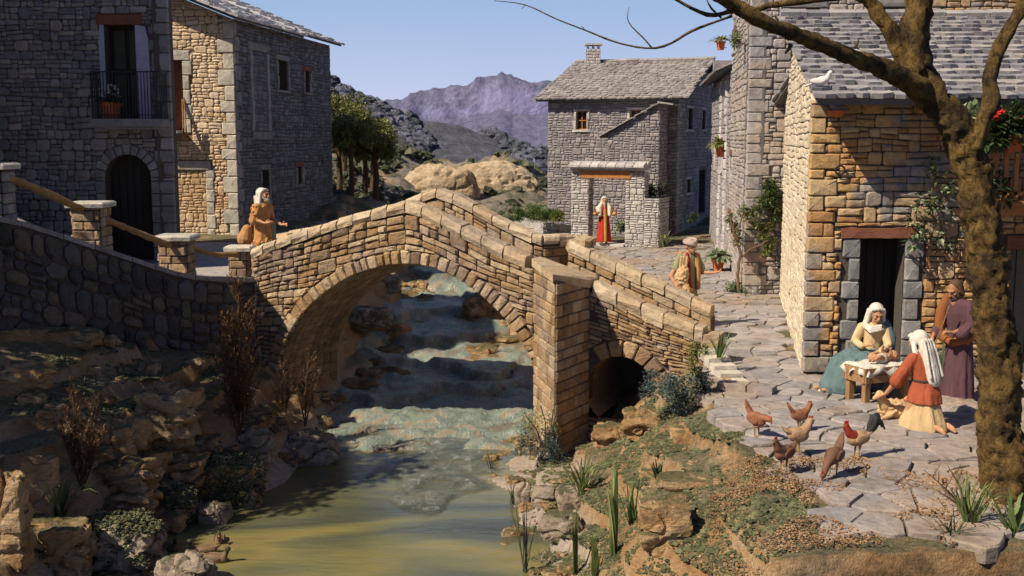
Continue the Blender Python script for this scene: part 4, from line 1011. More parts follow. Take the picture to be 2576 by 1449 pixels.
# roof: verge rises to the left; two slabs of pale slate, the far one stepped up
vr = .35
def gp(sx, y, extra=0):  # point on the roof plane, sx metres left of the corner line
    return None
e0 = sf.W(-.55, ev - .02, .32); e1 = sf.W(sl * .58, ev - .02, .32); e2 = sf.W(sl * .58, ev + .05, .30); e3 = sf.W(sl + .45, ev + .05, .30)
lv = Vector((-1, 0, slope_g)) * 4.6
G.roof(e1, e0, lv, M['slate_pale'], row=.4, tw=(.3, .5), slab=.06, thick=.07, ridge=False, w=2)
G.roof(e3, e2, lv + Vector((0, 0, .05)), M['slate_pale'], row=.4, tw=(.3, .5), slab=.06, thick=.07, ridge=False, w=2)
mb = MB(); mb.box((-11.3, 34, 4), .3, 8.5, 6.5); obj('rear_wall', mb, M['warm_house'], G.root)
mb = MB(); mb.box((-9.1, 38.3, 3.6), 5.5, .3, 5.8); obj('end_wall', mb, M['side_house'], G.root)
# small balcony ledge and poles on the lit gable
bl = gf.L_(436, 360); mb = MB(); mb.frbox(gf, bl[0] - .6, gf.L_(462, 360)[0], gf.L_(450, 328)[1] - .08, gf.L_(450, 328)[1], .0, .55); ledge = obj('balcony_slab', mb, M['quoin'], G.root)
for u in (434, 440, 446): 
    a = MB(); x = gf.L_(u, 290)[0]; a.frbox(gf, x, x + .025, gf.L_(450, 328)[1], gf.L_(450, 250)[1], .5, .53); obj('railing_bar', a, M['green_metal'] if 'green_metal' in M else M['iron'], G.root)
for u in (436, 456):
    a = MB(); x = gf.L_(u, 340)[0]; a.frbox(gf, x, x + .16, gf.L_(450, 352)[1], gf.L_(450, 330)[1] - .08, .0, .4); obj('corbel', a, M['wood'], G.root)
G.finish()
# poles leaning against the gable
for u0, v0, u1, v1 in ((460, 250, 470, 335), (464, 245, 478, 350)):
    a = MB(); p0, p1 = gf.L_(u0, v0), gf.L_(u1, v1); a.tube([gf.W(p0[0], p0[1], .05), gf.W(*p1, .3)], .02, 6); tag(obj('pole', a, M['wood']), 'wooden pole leaning on the lit gable above the walled door, ' + ('nearer the window' if u0 == 460 else 'the longer of the two'), 'pole')

# ---------------------------------------------------------------- middle house with lean-to and chimney
C = Bld('stone_house', (4, 44, 0), 'lavender grey stone house with slate roof and chimney behind the gate', 'house', 53)
c0 = Vector((1.37, 42.7, 0)); c1 = Vector((6.03, 41.0, 0)); fd = (c1 - c0).normalized(); bk = Vector((-fd.y, fd.x, 0))
cf = Fr(c0, c1); ce = cf.L_(1500, 246)[1]; ridge = 6.75
DP = 9.6; cs = Fr(c1, c1 + bk * DP)
w = [R_(cf, 1450, 280, 1476, 326), R_(cf, 1585, 276, 1614, 325)]
C_MO = M['mortar_mid'] = plain('pale_mortar', (.2, .19, .195), .95, .3, 20, .01)
cw = C.wall(cf, [(0, -.1), (cf.L, -.1), (cf.L, ce), (0, ce)], holes=w, skip=[(a - .13, b + .13, c - .12, d + .12) for a, b, c, d in w], mat=M['mid_house'], mortar=M['mortar_mid'], H=(.16, .26), w=(.12, .38), big=.15, amp=.015, depth=.03, rnd_c=.12, gap=.024)
for q in w: C.window(cf, q, jw=.11, lh=.1, sh=.1, mat=M['gate'], muntin=M['orange_wood'], bars=(1, 1), depth=.12)
w = [R_(cs, 1728, 273, 1741, 325), R_(cs, 1764, 278, 1773, 325), R_(cs, 1726, 452, 1737, 484), R_(cs, 1758, 428, 1773, 535)]
ck = C.wall(cs, [(0, -.1), (DP, -.1), (DP, ce), (DP / 2, ridge - .1), (0, ce)], holes=w, skip=[(a - .1, b + .1, c - .1, d + .1) for a, b, c, d in w], mat=M['mid_house'], mortar=M['mortar_light'], H=(.2, .32), w=(.2, .6), big=.2, amp=.015, depth=.03, rnd_c=.12)
for q in w[:3]: C.window(cs, q, jw=.1, lh=.12, sh=.1, mat=M['gate'], depth=.2)
C.window(cs, w[3], jw=0, lh=0, sh=0, depth=.25, pane=M['door_dark'], name='door', sill=False)
mb = MB(); b0, b1 = c0 + bk * DP, c1 + bk * DP
for (p, q) in ((c0, b0), (b0, b1)):
    mb.add([p, q, q + Vector((0, 0, ce)), p + Vector((0, 0, ce))], [(0, 1, 2, 3)])
mb.add([c0 + Vector((0, 0, ce)), c0 + bk * DP + Vector((0, 0, ce)), c0 + bk * DP / 2 + Vector((0, 0, ridge - .1))], [(0, 1, 2)])
obj('rear_wall', mb, M['mid_house'], C.root)
ov = .34; E0 = c0 - fd * .38 - bk * ov + Vector((0, 0, ce - .05)); E1 = c1 + fd * .42 - bk * ov + Vector((0, 0, ce - .05)); up = bk * (DP / 2 + ov) + Vector((0, 0, ridge - ce + .05))
C.roof(E0, E1, up, M['slate_mid'], row=.27, tw=(.2, .38), thick=.06)
E2 = c0 - fd * .38 + bk * (DP + ov) + Vector((0, 0, ce - .05)); E3 = c1 + fd * .42 + bk * (DP + ov) + Vector((0, 0, ce - .05)); C.roof(E3, E2, -bk * (DP / 2 + ov) + Vector((0, 0, ridge - ce + .05)), M['slate_mid'], w=.01, ridge=False)
# chimney
ch = at(1492, 160, c0.y + 4.2); chf = Fr((ch.x - .29, ch.y - .27), (ch.x + .29, ch.y - .27))
mb = MB(); zc = ridge; mb.box((ch.x, ch.y, zc + .1), .56, .54, .9); cp = obj('chimney', mb, M['mortar_light'], C.root)
for q in blocks(0, .58, zc - .3, zc + .55, (.1, .14), (.14, .28), C.rng): C.put('chimney_stone', *stone3(q, chf.W, .02, .01, C.rng), M['gate'], cp, 9)
mb = MB(); 
for sx in (-.22, 0, .22): mb.box((ch.x + sx, ch.y, zc + .62), .07, .5, .14)
obj('chimney_post', mb, M['gate'], cp); mb = MB(); mb.box((ch.x, ch.y, zc + .73), .72, .7, .07); obj('chimney_cap', mb, M['gate'], cp)
# lean-to
l1 = c1 - bk * 1.3 - fd * .38; lx = cf.L_(1533, 450)[0]
l0 = c0 + fd * (lx + .28) - bk * 1.3; la = Fr(l0, l1); tl, tr = la.L_(1533, 335)[1], la.L_(1665, 262)[1]
lw = C.wall(la, [(0, -.1), (la.L, -.1), (la.L, tr), (0, tl)], mat=M['mid_house'], mortar=M['mortar_mid'], H=(.16, .26), w=(.12, .38), big=.15, amp=.015, depth=.03, name='lean_to_wall', rnd_c=.12, gap=.024)
lb = Fr(l1, l1 + bk * 1.3); C.wall(lb, [(0, -.1), (1.28, -.1), (1.28, tr), (0, tr)], mat=M['mid_house'], mortar=M['mortar_light'], H=(.2, .3), w=(.2, .5), depth=.03, name='lean_to_wall')
sl_ = (tr - tl) / la.L
P0 = la.W(-.28, tl - .28 * sl_ + .02, .12); P1 = P0 + bk * 1.4
C.roof(P1, P0, fd * (la.L + .28) + Vector((0, 0, (la.L + .28) * sl_)), M['slate_mid'], row=.24, tw=(.25, .4), thick=.05, ridge=False, w=3, slab=.05)
mb = MB(); p = la.W(la.L - .05, tr + .04, .15); mb.add([p, p + fd * .55 + Vector((0, 0, -.08)), p + fd * .55 + bk * 1.4 + Vector((0, 0, -.08)), p + bk * 1.4] + [q + Vector((0, 0, .06)) for q in (p, p + fd * .55 + Vector((0, 0, -.08)), p + fd * .55 + bk * 1.4 + Vector((0, 0, -.08)), p + bk * 1.4)], [(3, 2, 1, 0), (4, 5, 6, 7), (0, 1, 5, 4), (1, 2, 6, 5), (2, 3, 7, 6), (3, 0, 4, 7)]); obj('lean_to_roof', mb, M['slate_mid'], C.root)
C.finish()

# ---------------------------------------------------------------- gate with slab roof
Gt = Bld('stone_gate', (3.5, 38, 0), 'roofed stone gateway with orange timber lintel in front of the grey house', 'gate', 54)
gl0, gl1 = atz(1437, 622, 0), atz(1620, 630, 0); gy = 37.3
gt = Fr((at(1437, 600, gy + .55).x, gy + .55), (at(1655, 600, gy - .45).x, gy - .45))
def pil(u0, u1, vt, nm='pillar', dp=.55):
    a, b = gt.L_(u0, 550)[0], gt.L_(u1, 550)[0]; t = gt.L_((u0 + u1) / 2, vt)[1]
    wp = Gt.wall(gt, [(a, -.05), (b, -.05), (b, t), (a, t)], mat=M['gate'], mortar=M['mortar_light'], thick=dp, H=(.13, .22), w=(.12, .34), big=.25, amp=.01, depth=.03, name=nm, rnd_c=.15, gap=.02)
    c = gt.W(b, 0); f2 = Fr(c, c - gt.n * dp); Gt.wall(f2, [(0, -.05), (dp, -.05), (dp, t), (0, t)], mat=M['gate'], back=False, H=(.14, .22), w=(.14, .34), depth=.025)
    return a, b, t
a0, b0_, t0_ = pil(1437, 1480, 446); a1, b1_, t1_ = pil(1573, 1620, 432)
pil(1620.5, 1657, 500, 'side_wall', 1.6)
mb = MB(); mb.frbox(gt, gt.L_(1462, 440)[0], gt.L_(1587, 440)[0], t0_ - .02, t0_ + .22, -.4, .05); obj('lintel', mb, M['orange_wood'], Gt.root)
mb = MB(); mb.frbox(gt, b0_ + .005, a1 - .005, -.05, .12, -.55, .2); obj('threshold', mb, M['gate'], Gt.root)
ra, rb = gt.L_(1434, 420)[0], gt.L_(1624, 420)[0]; z0, z1 = gt.L_(1530, 426)[1], gt.L_(1530, 405)[1]
Gt.wall(gt, [(a0, t0_ + .005), (gt.L_(1462, 440)[0], t0_ + .005), (gt.L_(1462, 440)[0], z0), (a0, z0)], mat=M['gate'], H=(.1, .16), w=(.15, .3), thick=.5)
mb = MB(); mb.frbox(gt, ra + .1, rb - .1, t0_ + .225, z0, -.5, 0); obj('beam_course', mb, M['gate'], Gt.root)
rp_ = obj('roof', MB().frbox(gt, ra + .02, rb - .02, z0, z0 + .06, -.75, .18), M['gate'], Gt.root)
x = ra
while x < rb - .05:
    e = min(x + Gt.rng.uniform(.26, .4), rb); g = .012
    for (d0, d1) in ((-.80, -.28), (-.28, .26)):
        prof_ = [(d0, z0 + .07), (d1, z0 + .07), (d1, z0 + .13), ((d0 + d1) / 2, z0 + .22 if d1 > 0 else z0 + .26), (d0, z0 + (.26 if d1 > 0 else .13))]
        vs = [gt.W(xx, z, d) for xx in (x + g, e - g) for d, z in prof_]; Gt.put('roof_slab', vs, [(4, 3, 2, 1, 0), (5, 6, 7, 8, 9)] + [(i, (i + 1) % 5, (i + 1) % 5 + 5, i + 5) for i in range(5)], M['slate_pale'] if False else M['gate'], rp_, 4)
    x = e
Gt.finish()
# curved planter wall with upright coping stones
PW = Bld('planter_wall', (1.4, 38.5, 0), 'curved low planter wall topped with upright stones left of the gate', 'wall', 55)
arc = [atz(u, v, 0) for u, v in ((1436, 612), (1400, 609), (1360, 604), (1325, 596), (1298, 585), (1286, 572), (1292, 560), (1320, 552))]
cur = []
for i in range(len(arc) - 1):
    for k in range(5): cur.append(arc[i].lerp(arc[i + 1], k / 5))
cur.append(arc[-1])
mb = MB(); hgt = .62
for i in range(len(cur) - 1):
    fr = Fr(cur[i + 1], cur[i]); mb.frbox(fr, 0, fr.L, -.4, hgt - .2, -.22, 0)
pwm = obj('wall_core', mb, M['mortar_light'], PW.root)
for i in range(len(cur) - 1):
    fr = Fr(cur[i + 1], cur[i])
    for q in blocks(0, fr.L, -.2, hgt - .2, (.12, .16), (.2, .34), PW.rng): PW.put('stone', *stone3(q, fr.W, .03, .012, PW.rng), M['gate'], pwm)
    nn = max(1, int(fr.L / .085)); 
    for k in range(nn):
        a = fr.L * k / nn; mb = MB(); mb.frbox(fr, a + .008, a + fr.L / nn - .008, hgt - .2, hgt + PW.rng.uniform(-.02, .03), -.24, .03); PW.put('coping_stone', mb.v, mb.f, M['gate'], pwm)
PW.finish()

# ---------------------------------------------------------------- tower and its lower neighbour by the lane
T_ = Bld('stone_tower', (6, 27, 0), 'tall grey and pink stone tower house rising out of the picture behind the slate roof', 'tower house', 56)
tc = atz(1871, 742, 0); tl_ = Vector((tc.x + .86, tc.y + 6.4, 0))
tf_ = Fr(tc, (tc.x + 9.5, tc.y)); ts = Fr(tl_, tc)
wn_ = [R_(tf_, 1988, 20, 2062, 47), R_(tf_, 2222, 18, 2284, 42)]
H_ = 9.0
Q4 = T_.qrects(tf_, 'L', -.1, H_, (.3, .5), (.2, .32))
tw_ = T_.wall(tf_, [(0, -.1), (tf_.L, -.1), (tf_.L, H_), (0, H_)], holes=wn_, skip=Q4 + [(a - .2, b + .2, c - .2, d + .2) for a, b, c, d in wn_] + [(1.6, 9.6, -1, 4.2)], mat=M['tower'], mortar=M['mortar_light'], H=(.2, .32), w=(.14, .42), big=.3, amp=.02, depth=.04, rnd_c=.16)
T_.qput(tf_, 'L', Q4, M['tower'], tw_, .045)
for q in wn_: T_.window(tf_, q, jw=.18, lh=.18, sh=.14, mat=M['quoin_grey'], depth=.3)
w = [R_(ts, 1838, 392, 1843, 452), R_(ts, 1834, 540, 1841, 575), R_(ts, 1846, 85, 1853, 130)]
w = [(a, max(b, a + .22), c, d) for a, b, c, d in w]
tsw = T_.wall(ts, [(0, -.1), (ts.L, -.1), (ts.L, H_), (0, H_)], holes=w, skip=[(a - .12, b + .12, c - .1, d + .16) for a, b, c, d in w], mat=M['tower'], mortar=M['mortar_light'], H=(.2, .3), w=(.25, .6), big=.2, amp=.02, depth=.03, rnd_c=.16)
for q in w: T_.window(ts, q, jw=.1, lh=.14, sh=.08, mat=M['gate'], lint=M['lintel'], depth=.2)
mb = MB(); mb.box((tc.x + 5.4, tc.y + 6.4, 4.5), 9, .3, 9); obj('rear_wall', mb, M['tower'], T_.root)
mb = MB(); mb.box((tc.x + 5, tc.y + 3.1, H_ + .1), 10.4, 7, .2); obj('roof', mb, M['slate'], T_.root)
T_.finish()
# brown part of the upper wall to the right
B2 = Bld('brown_wall_house', (11, 24, 0), 'brown stone upper storey peeping over the slate roof at the top right', 'house', 57)
b2 = Fr((at(2342, 20, 25.0).x, 25.0), (14.5, 25.0)); q = R_(b2, 2500, 40, 2540, 60)
ww_ = B2.wall(b2, [(0, 4.5), (b2.L, 4.5), (b2.L, 9), (0, 9)], holes=[q], mat=M['ochre'], H=(.16, .28), w=(.2, .5), big=.25, amp=.02)
B2.window(b2, q, jw=.0, lh=.0, sh=0, depth=.3, sill=False)
mb = MB(); mb.box((b2.a.x + .15, 25.32, 6.7), .3, .6, 4.5); obj('corner', mb, M['mortar'], B2.root)
mb = MB(); mb.frbox(b2, 0, b2.L, 0, 4.5, -.4, -.01); obj('lower_wall', mb, M['ochre'], B2.root); B2.finish()
# lower lane-side house with a small slate roof
D = Bld('lane_house', (7, 37, 0), 'narrow grey house with small slate eave along the shaded lane, left of the tower', 'house', 58)
d0_ = Vector((at(1787, 590, 41).x, 41, 0)); dfr = Fr(d0_, tl_ + Vector((-.02, 0.0, 0)))
dt = dfr.L_(1800, 212)[1]
wd_ = [(dfr.L * .62, dfr.L * .62 + .35, dt - 2.9, dt - 1.9), (dfr.L * .22, dfr.L * .22 + .4, dt - 2.9, dt - 1.9)]
dw = D.wall(dfr, [(0, -.1), (dfr.L, -.1), (dfr.L, dt), (0, dt)], holes=wd_, mat=M['mid_house'], mortar=M['mortar_light'], H=(.2, .3), w=(.25, .7), big=.2, depth=.03)
for q in wd_: D.window(dfr, q, jw=.1, lh=.1, sh=.08, mat=M['gate'])
for k in (0, 1):
    x = dfr.L * (.55 + k * .3)
    for q in blocks(x, x + .3, 0, dt - .1, (.2, .34), (.25, .35), D.rng): D.put('pilaster_stone', *stone3(q, dfr.W, .09, .02, D.rng), M['gate'], dw)
mb = MB(); e = Fr((d0_.x, 41), (d0_.x + 3, 41.0)); mb.frbox(e, 0, 3, -.1, dt + .9, -.3, 0); obj('end_wall', mb, M['mid_house'], D.root)
D.roof(dfr.W(-.1, dt, .42), dfr.W(dfr.L, dt, .42), -dfr.n * 2.6 + Vector((0, 0, 1.2)), M['slate_mid'], row=.3, w=2)
D.finish()

# ---------------------------------------------------------------- right house: cream flank, ochre front, big slate roof
Rh = Bld('stone_house', (7.5, 17, 0), 'near house with orange brown stone front, cream flank and large slate roof', 'house', 59)
rc = atz(2021, 946, 0); rb_ = atz(1957, 738, 0); fr_ = Fr(rc, (rc.x + 5.2, rc.y)); fl_ = Fr(rb_ + Vector((.1, .3, 0)), rc)
eh = offs(fr_, .72).L_(2300, 246)[1]; rh_ = 5.85; ry = rc.y + 4.4
dr = R_(fr_, 2157, 600, 2270, 930); dr = (dr[0], dr[1], -.02, dr[3]); DR = dr
pr = R_(fr_, 2532, 625, 2600, 930); pr = (pr[0], pr[1] + .6, -.02, pr[3])
hole = R_(fr_, 2090, 640, 2106, 675); nich = R_(fr_, 2094, 405, 2135, 440)
Q5 = Rh.qrects(fr_, 'L', -.1, eh, (.2, .42), (.13, .26))
fw_ = Rh.wall(fr_, [(.09, -.15), (fr_.L, -.15), (fr_.L, eh), (.09, eh)], holes=[dr, pr], skip=Q5 + [(dr[0] - .28, dr[0], 0, dr[3]), (dr[1], dr[1] + .3, 0, dr[3]), (dr[0] - .3, dr[1] + .2, dr[3], dr[3] + .19), (pr[0] - .1, 6, pr[3], pr[3] + .22)], mat=M['ochre'], mortar=M['mortar'], H=(.16, .26), w=(.13, .44), big=.3, amp=.025, depth=.05, rnd_c=.15, gap=.012, split=.22)
Rh.qput(fr_, 'L', Q5, M['ochre'], fw_, .05)
t = 0; k = 0
while t < dr[3] - .02:
    hh = min(Rh.rng.uniform(.24, .36), dr[3] - t)
    if dr[3] - t - hh < .1: hh = dr[3] - t
    for (a, b) in ((dr[0] - .26 + .1 * (k % 2), dr[0]), (dr[1], dr[1] + .28 - .06 * (k % 2))):
        Rh.put('jamb_stone', *stone3(chop([(a, t + .006), (b, t + .006), (b, t + hh - .006), (a, t + hh - .006)], .07, Rh.rng), fr_.W, .06, .015, Rh.rng, .15), M['quoin_grey'], fw_, 4)
    t += hh; k += 1
mb = MB(); rgx = random.Random(4); vs = []
for i in range(9):
    x = dr[0] - .3 + (dr[1] - dr[0] + .46) * i / 8
    for (tt, d) in ((dr[3] + .005 + rgx.uniform(0, .01), .07), (dr[3] + .17 + rgx.uniform(-.025, .02), .06), (dr[3] + .17, -.1), (dr[3] + .005, -.1)): vs.append(fr_.W(x, tt, d + rgx.uniform(-.012, .012)))
mb.add(vs, [(i * 4 + j, i * 4 + 4 + j, i * 4 + 4 + (j + 1) % 4, i * 4 + (j + 1) % 4) for i in range(8) for j in range(4)] + [(0, 1, 2, 3), (35, 34, 33, 32)]); obj('lintel', mb, M['lintel'], Rh.root)
mb = MB(); mb.frbox(fr_, dr[0] - .1, dr[1] + .1, -.1, dr[3] + .1, -.62, -.55); dl = obj('door', mb, M['door_dark'], Rh.root)
for i in range(5): a = dr[0] + (dr[1] - dr[0]) * i / 5; obj('board', MB().frbox(fr_, a + .006, a + (dr[1] - dr[0]) / 5 - .006, 0, dr[3], -.55, -.53), M['door_dark'], dl)
mb = MB(); mb.frbox(fr_, pr[0] - .08, fr_.L + .3, pr[3], pr[3] + .2, -.1, .08); obj('lintel', mb, M['lintel'], Rh.root, label='red timber lintel above the side door by the tree')
dl2 = obj('side_door', MB().frbox(fr_, pr[0] - .05, pr[1] + .1, -.1, pr[3] + .05, -.3, -.24), M['door_dark'], Rh.root)
for i in range(4): obj('board', MB().frbox(fr_, pr[0] + i * .2 + .01, pr[0] + i * .2 + .19, 0, pr[3], -.24, -.22), plain('grey_board', (.12, .11, .08), .8) if 'grey_board' not in bpy.data.materials else bpy.data.materials['grey_board'], dl2)
# iron ring fixed to the front
mb = MB(); c_ = fr_.L_(2109, 428); ctr = fr_.W(c_[0], c_[1], .09); mb.tube([ctr + fr_.ex * .07 * cos(a) + Vector((0, 0, .07 * sin(a))) for a in np.linspace(0, 2 * pi, 14)], .014, 6, caps=False); obj('iron_ring', mb, M['iron'], Rh.root)
sw_ = R_(fl_, 1985, 580, 1992, 722); sw_ = (sw_[0], max(sw_[1], sw_[0] + .3), sw_[2], sw_[3])
eav = lambda s: min(rh_, eh + (rh_ - eh) * (fl_.L - s) / 4.4)
flw = Rh.wall(fl_, [(0, -.15), (fl_.L, -.15), (fl_.L, eh), (fl_.L - 4.4, rh_), (0, eh + .3)], holes=[sw_], skip=[(sw_[0] - .1, sw_[1] + .1, sw_[2] - .08, sw_[3] + .1)], thick=.03, mat=M['cream'], mortar=M['mortar_light'], H=(.16, .26), w=(.22, .6), big=.3, amp=.03, depth=.022, ch=.014, rnd_c=.2, gap=.02)
Rh.window(fl_, sw_, jw=.06, lh=.1, sh=.08, mat=M['cream'], depth=.25)
mb = MB(); mb.add([(rb_.x, rb_.y + .3, 0), (9.6, rb_.y + .3, 0), (9.6, rb_.y + .3, eh), (rb_.x, rb_.y + .3, eh)], [(3, 2, 1, 0)]); mb.add([(9.6, rc.y, 0), (9.6, rb_.y + .3, 0), (9.6, rb_.y + .3, eh), (9.6, ry, rh_), (9.6, rc.y, eh)], [(0, 1, 2, 3, 4)]); obj('rear_wall', mb, M['cream'], Rh.root)
p0 = Vector((rc.x - .12, rc.y - .72, eh)); p1 = Vector((9.9, rc.y - .72, eh)); upv = Vector((0, ry - rc.y + .72, rh_ - eh)); upv.x = .62
Rh.roof(p0, p1, upv, M['slate'], row=.33, tw=(.2, .38), slab=.1, thick=.075, w=1.0)
Rh.roof(Vector((9.9, rb_.y + .6, eh)), Vector((rb_.x - .3, rb_.y + .6, eh)), Vector((0, -(rb_.y + .6 - ry), rh_ - eh)), M['slate'], w=.01, ridge=False)
# timber balcony at the right edge
bx0 = offs(fr_, .9).L_(2490, 480)[0]; zb = offs(fr_, .9).L_(2540, 505)[1]; zt = offs(fr_, .9).L_(2540, 372)[1]
bal = obj('balcony_floor', MB().frbox(fr_, bx0, fr_.L + .6, zb - .07, zb, .0, .95), M['orange_wood'], Rh.root)
obj('balcony_beam', MB().frbox(fr_, bx0 + .05, fr_.L + .6, zb - .22, zb - .08, .0, .8), M['orange_wood'], Rh.root)
br = obj('balcony_rail', MB().frbox(fr_, bx0, fr_.L + .6, zt - .05, zt, .86, .93), M['orange_wood'], Rh.root)
obj('balcony_rail', MB().frbox(fr_, bx0, fr_.L + .6, zb + .08, zb + .13, .87, .92), M['orange_wood'], Rh.root)
x = bx0 + .03
while x < fr_.L + .5:
    obj('baluster', MB().frbox(fr_, x, x + .06, zb + .001, zt - .05, .87, .92), M['orange_wood'], br); x += .15
Rh.finish()
Rh_root, FRr = Rh.root, fr_

# ---------------------------------------------------------------- flagstone paving (cells of a jittered lattice)
PV = Bld('pv', (0, 0, 0), '', '', 71); bpy.data.objects.remove(PV.root)
def paving(name, seeds, inside, zf, mat, limit=300, gap=.02, rise=.028, label=None):
    rg = random.Random(3); root = obj(name, MB(), mat, kind='structure', origin=(0, 0, 0)); st = []
    pts = np.array([s[:2] for s in seeds])
    for i, (x, y, r) in enumerate(seeds):
        if not inside(x, y): continue
        d = np.hypot(pts[:, 0] - x, pts[:, 1] - y); nb = np.argsort(d)[1:15]
        p = [(x - 1.4, y - 1.4), (x + 1.4, y - 1.4), (x + 1.4, y + 1.4), (x - 1.4, y + 1.4)]
        for j in nb:
            dx, dy = pts[j, 0] - x, pts[j, 1] - y; l = sqrt(dx * dx + dy * dy)
            if l < 1e-6: continue
            g = gap * rg.uniform(.3, .8)
            p = clip(p, (dx / l, dy / l, (dx * (x + dx / 2) + dy * (y + dy / 2)) / l - g))
            if len(p) < 3: break
        if len(p) < 3 or abs(area(p)) < .01: continue
        if area(p) < 0: p = p[::-1]
        p = chop(p, .09, rg); p2 = []
        for k in range(len(p)):
            a, b = p[k], p[(k + 1) % len(p)]; p2.append(a)
            if sqrt((a[0] - b[0]) ** 2 + (a[1] - b[1]) ** 2) > .22: p2.append(((a[0] + b[0]) / 2 + rg.uniform(-.02, .02), (a[1] + b[1]) / 2 + rg.uniform(-.02, .02)))
        n = len(p2); zc = zf(x, y); h = rise * rg.uniform(.6, 1.5); tx, ty = rg.uniform(-.03, .03), rg.uniform(-.035, .015)
        v = []
        for (px, py) in p2: v.append((px, py, zc - .12))
        for (px, py) in p2: v.append((px, py, zc + h * .45 + (px - x) * tx + (py - y) * ty))
        for (px, py) in p2: qx, qy = x + (px - x) * .955, y + (py - y) * .955; v.append((qx, qy, zc + h + (px - x) * tx + (py - y) * ty + rg.uniform(-.004, .004)))
        v.append((x, y, zc + h + .004))
        f = []
        for k in range(n):
            j = (k + 1) % n; f += [(k, j, n + j, n + k), (n + k, n + j, 2 * n + j, 2 * n + k), (2 * n + k, 2 * n + j, 3 * n)]
        a = [proj(q) for q in v]; us = [q[0] for q in a]; vv = [q[1] for q in a]; vis = max(us) > 0 and min(us) < 2576 and min(vv) < 1449
        st.append(((max(us) - min(us)) * (max(vv) - min(vv)) * (1 if vis else .001), v, f, rg.random()))
    st.sort(key=lambda q: -q[0]); rest = MB()
    for i, (px, v, f, r) in enumerate(st):
        if i < limit: mb = MB(); mb.add(v, f); obj('flagstone', mb, mat, root, origin=v[-1])
        else: rest.add(v, f, r + .001)
    if rest.f: obj('flagstones_massed', rest, mat, root, kind='stuff', origin=(0, 0, 0))
    return root
rg = random.Random(17); seeds = []; y = 9.2; row = 0
while y < 42:
    dy = (.38 if y < 13 else .36 if y < 26 else .44) * rg.uniform(.8, 1.2); x = .9 + rg.random() * .5; wv = .2 * nz(row * .7)
    while x < 12.5:
        seeds.append((x, y + rg.uniform(-.17, .17) + .25 * nz(x * .5, y * .5), 0)); x += rg.uniform(.28, .66)
    y += dy; row += 1
def in_plaza(x, y):
    if y < 9.58 + .2 * nz(x * 1.3, 2.2): return False
    ed = float(np.interp(y, [9.4, 10.5, 12, 13, 15, 16.6, 17.5, 19, 22, 24, 28, 40], [3.0, 2.85, 2.85, 2.8, 2.75, 2.9, 3.15, 3.2, 3.0, 2.6, 1.5, .9])) + .12 * nz(y * 2)
    if x < ed or x > 9: return False
    if y > rc.y - .1 and x > rc.x + (y - rc.y) * .2 + .0: return False
    if y > 43 or (y > tc.y and x > tc.x + .2 + (y - tc.y) * .12): return False
    return True
plaza = paving('pavement', seeds, in_plaza, lambda x, y: float(.01 + .035 * nz(x * .6, y * .6, 2)), M['flag'])
# threshold steps and kerb slabs where the bridge meets the square
KB = Bld('stone_kerb', (3.4, 15.6, 0), 'long kerb stones forming a low step across the square below the bridge end', 'kerb', 81)
kf = Fr(atz(1803, 985, 0), atz(1950, 1001, 0))
for (a, b) in ((0, .42), (.44, .8)): mb = MB(); mb.frbox(kf, a, b, -.1, .13, -.28, 0); obj('kerb_stone', mb, M['flag'], KB.root)
# ---------------------------------------------------------------- rocks
T = NT('orange_rock')
c = T.ramp(T.noise(2.2, 6, .65), [(.28, (.22, .12, .055)), (.45, (.40, .24, .11)), (.6, (.50, .35, .20)), (.78, (.36, .29, .22))])
g = T.noise(9, 7, .7, stretch=(1, 1, 2.4)); c = T.mix(1.0, c, T.ramp(g, [(.3, .6), (.7, 1.25)]), 'MULTIPLY')
def mossy(T, c, lo=.62, hi=.95):
    gN = [n for n in T.t.nodes if n.type == 'NEW_GEOMETRY'][0]; s_ = T.n('ShaderNodeSeparateXYZ'); T.l(gN.outputs['Normal'], s_.inputs[0])
    up = T.math('ADD', s_.outputs[2], T.math('MULTIPLY', T.math('SUBTRACT', T.noise(2.4, 5, .7), .5), 1.6))
    return T.mix(T.math('MULTIPLY', T.ramp(up, [(lo, 0.0), (hi, 1.0)]), .85), c, T.ramp(T.noise(30, 4, .7), [(.35, (.035, .04, .02)), (.6, (.11, .115, .05)), (.75, (.17, .165, .09))]))
c = mossy(T, c)
M['rock'] = T.fin(c, .9, T.math('ADD', g, T.math('MULTIPLY', T.noise(45, 4, .7), .3)), .06, 1.0, .2)
T = NT('grey_rock')
c = T.ramp(T.noise(2.6, 6, .65), [(.3, (.20, .16, .12)), (.5, (.36, .29, .22)), (.7, (.46, .38, .29))])
g = T.noise(10, 7, .7, stretch=(1, 1, 1.5)); c = T.mix(1.0, c, T.ramp(g, [(.3, .6), (.7, 1.25)]), 'MULTIPLY')
c = mossy(T, c, .85, 1.15)
M['grey_rock'] = T.fin(c, .9, T.math('ADD', g, T.math('MULTIPLY', T.noise(45, 4, .7), .3)), .05, 1.0, .2)
import bmesh
def ico(n):
    bm = bmesh.new(); bmesh.ops.create_icosphere(bm, subdivisions=n, radius=1); v = [x.co.copy() for x in bm.verts]; f = [tuple(y.index for y in x.verts) for x in bm.faces]; bm.free(); return v, f
ICO = {n: ico(n) for n in (1, 2, 3, 4, 5)}
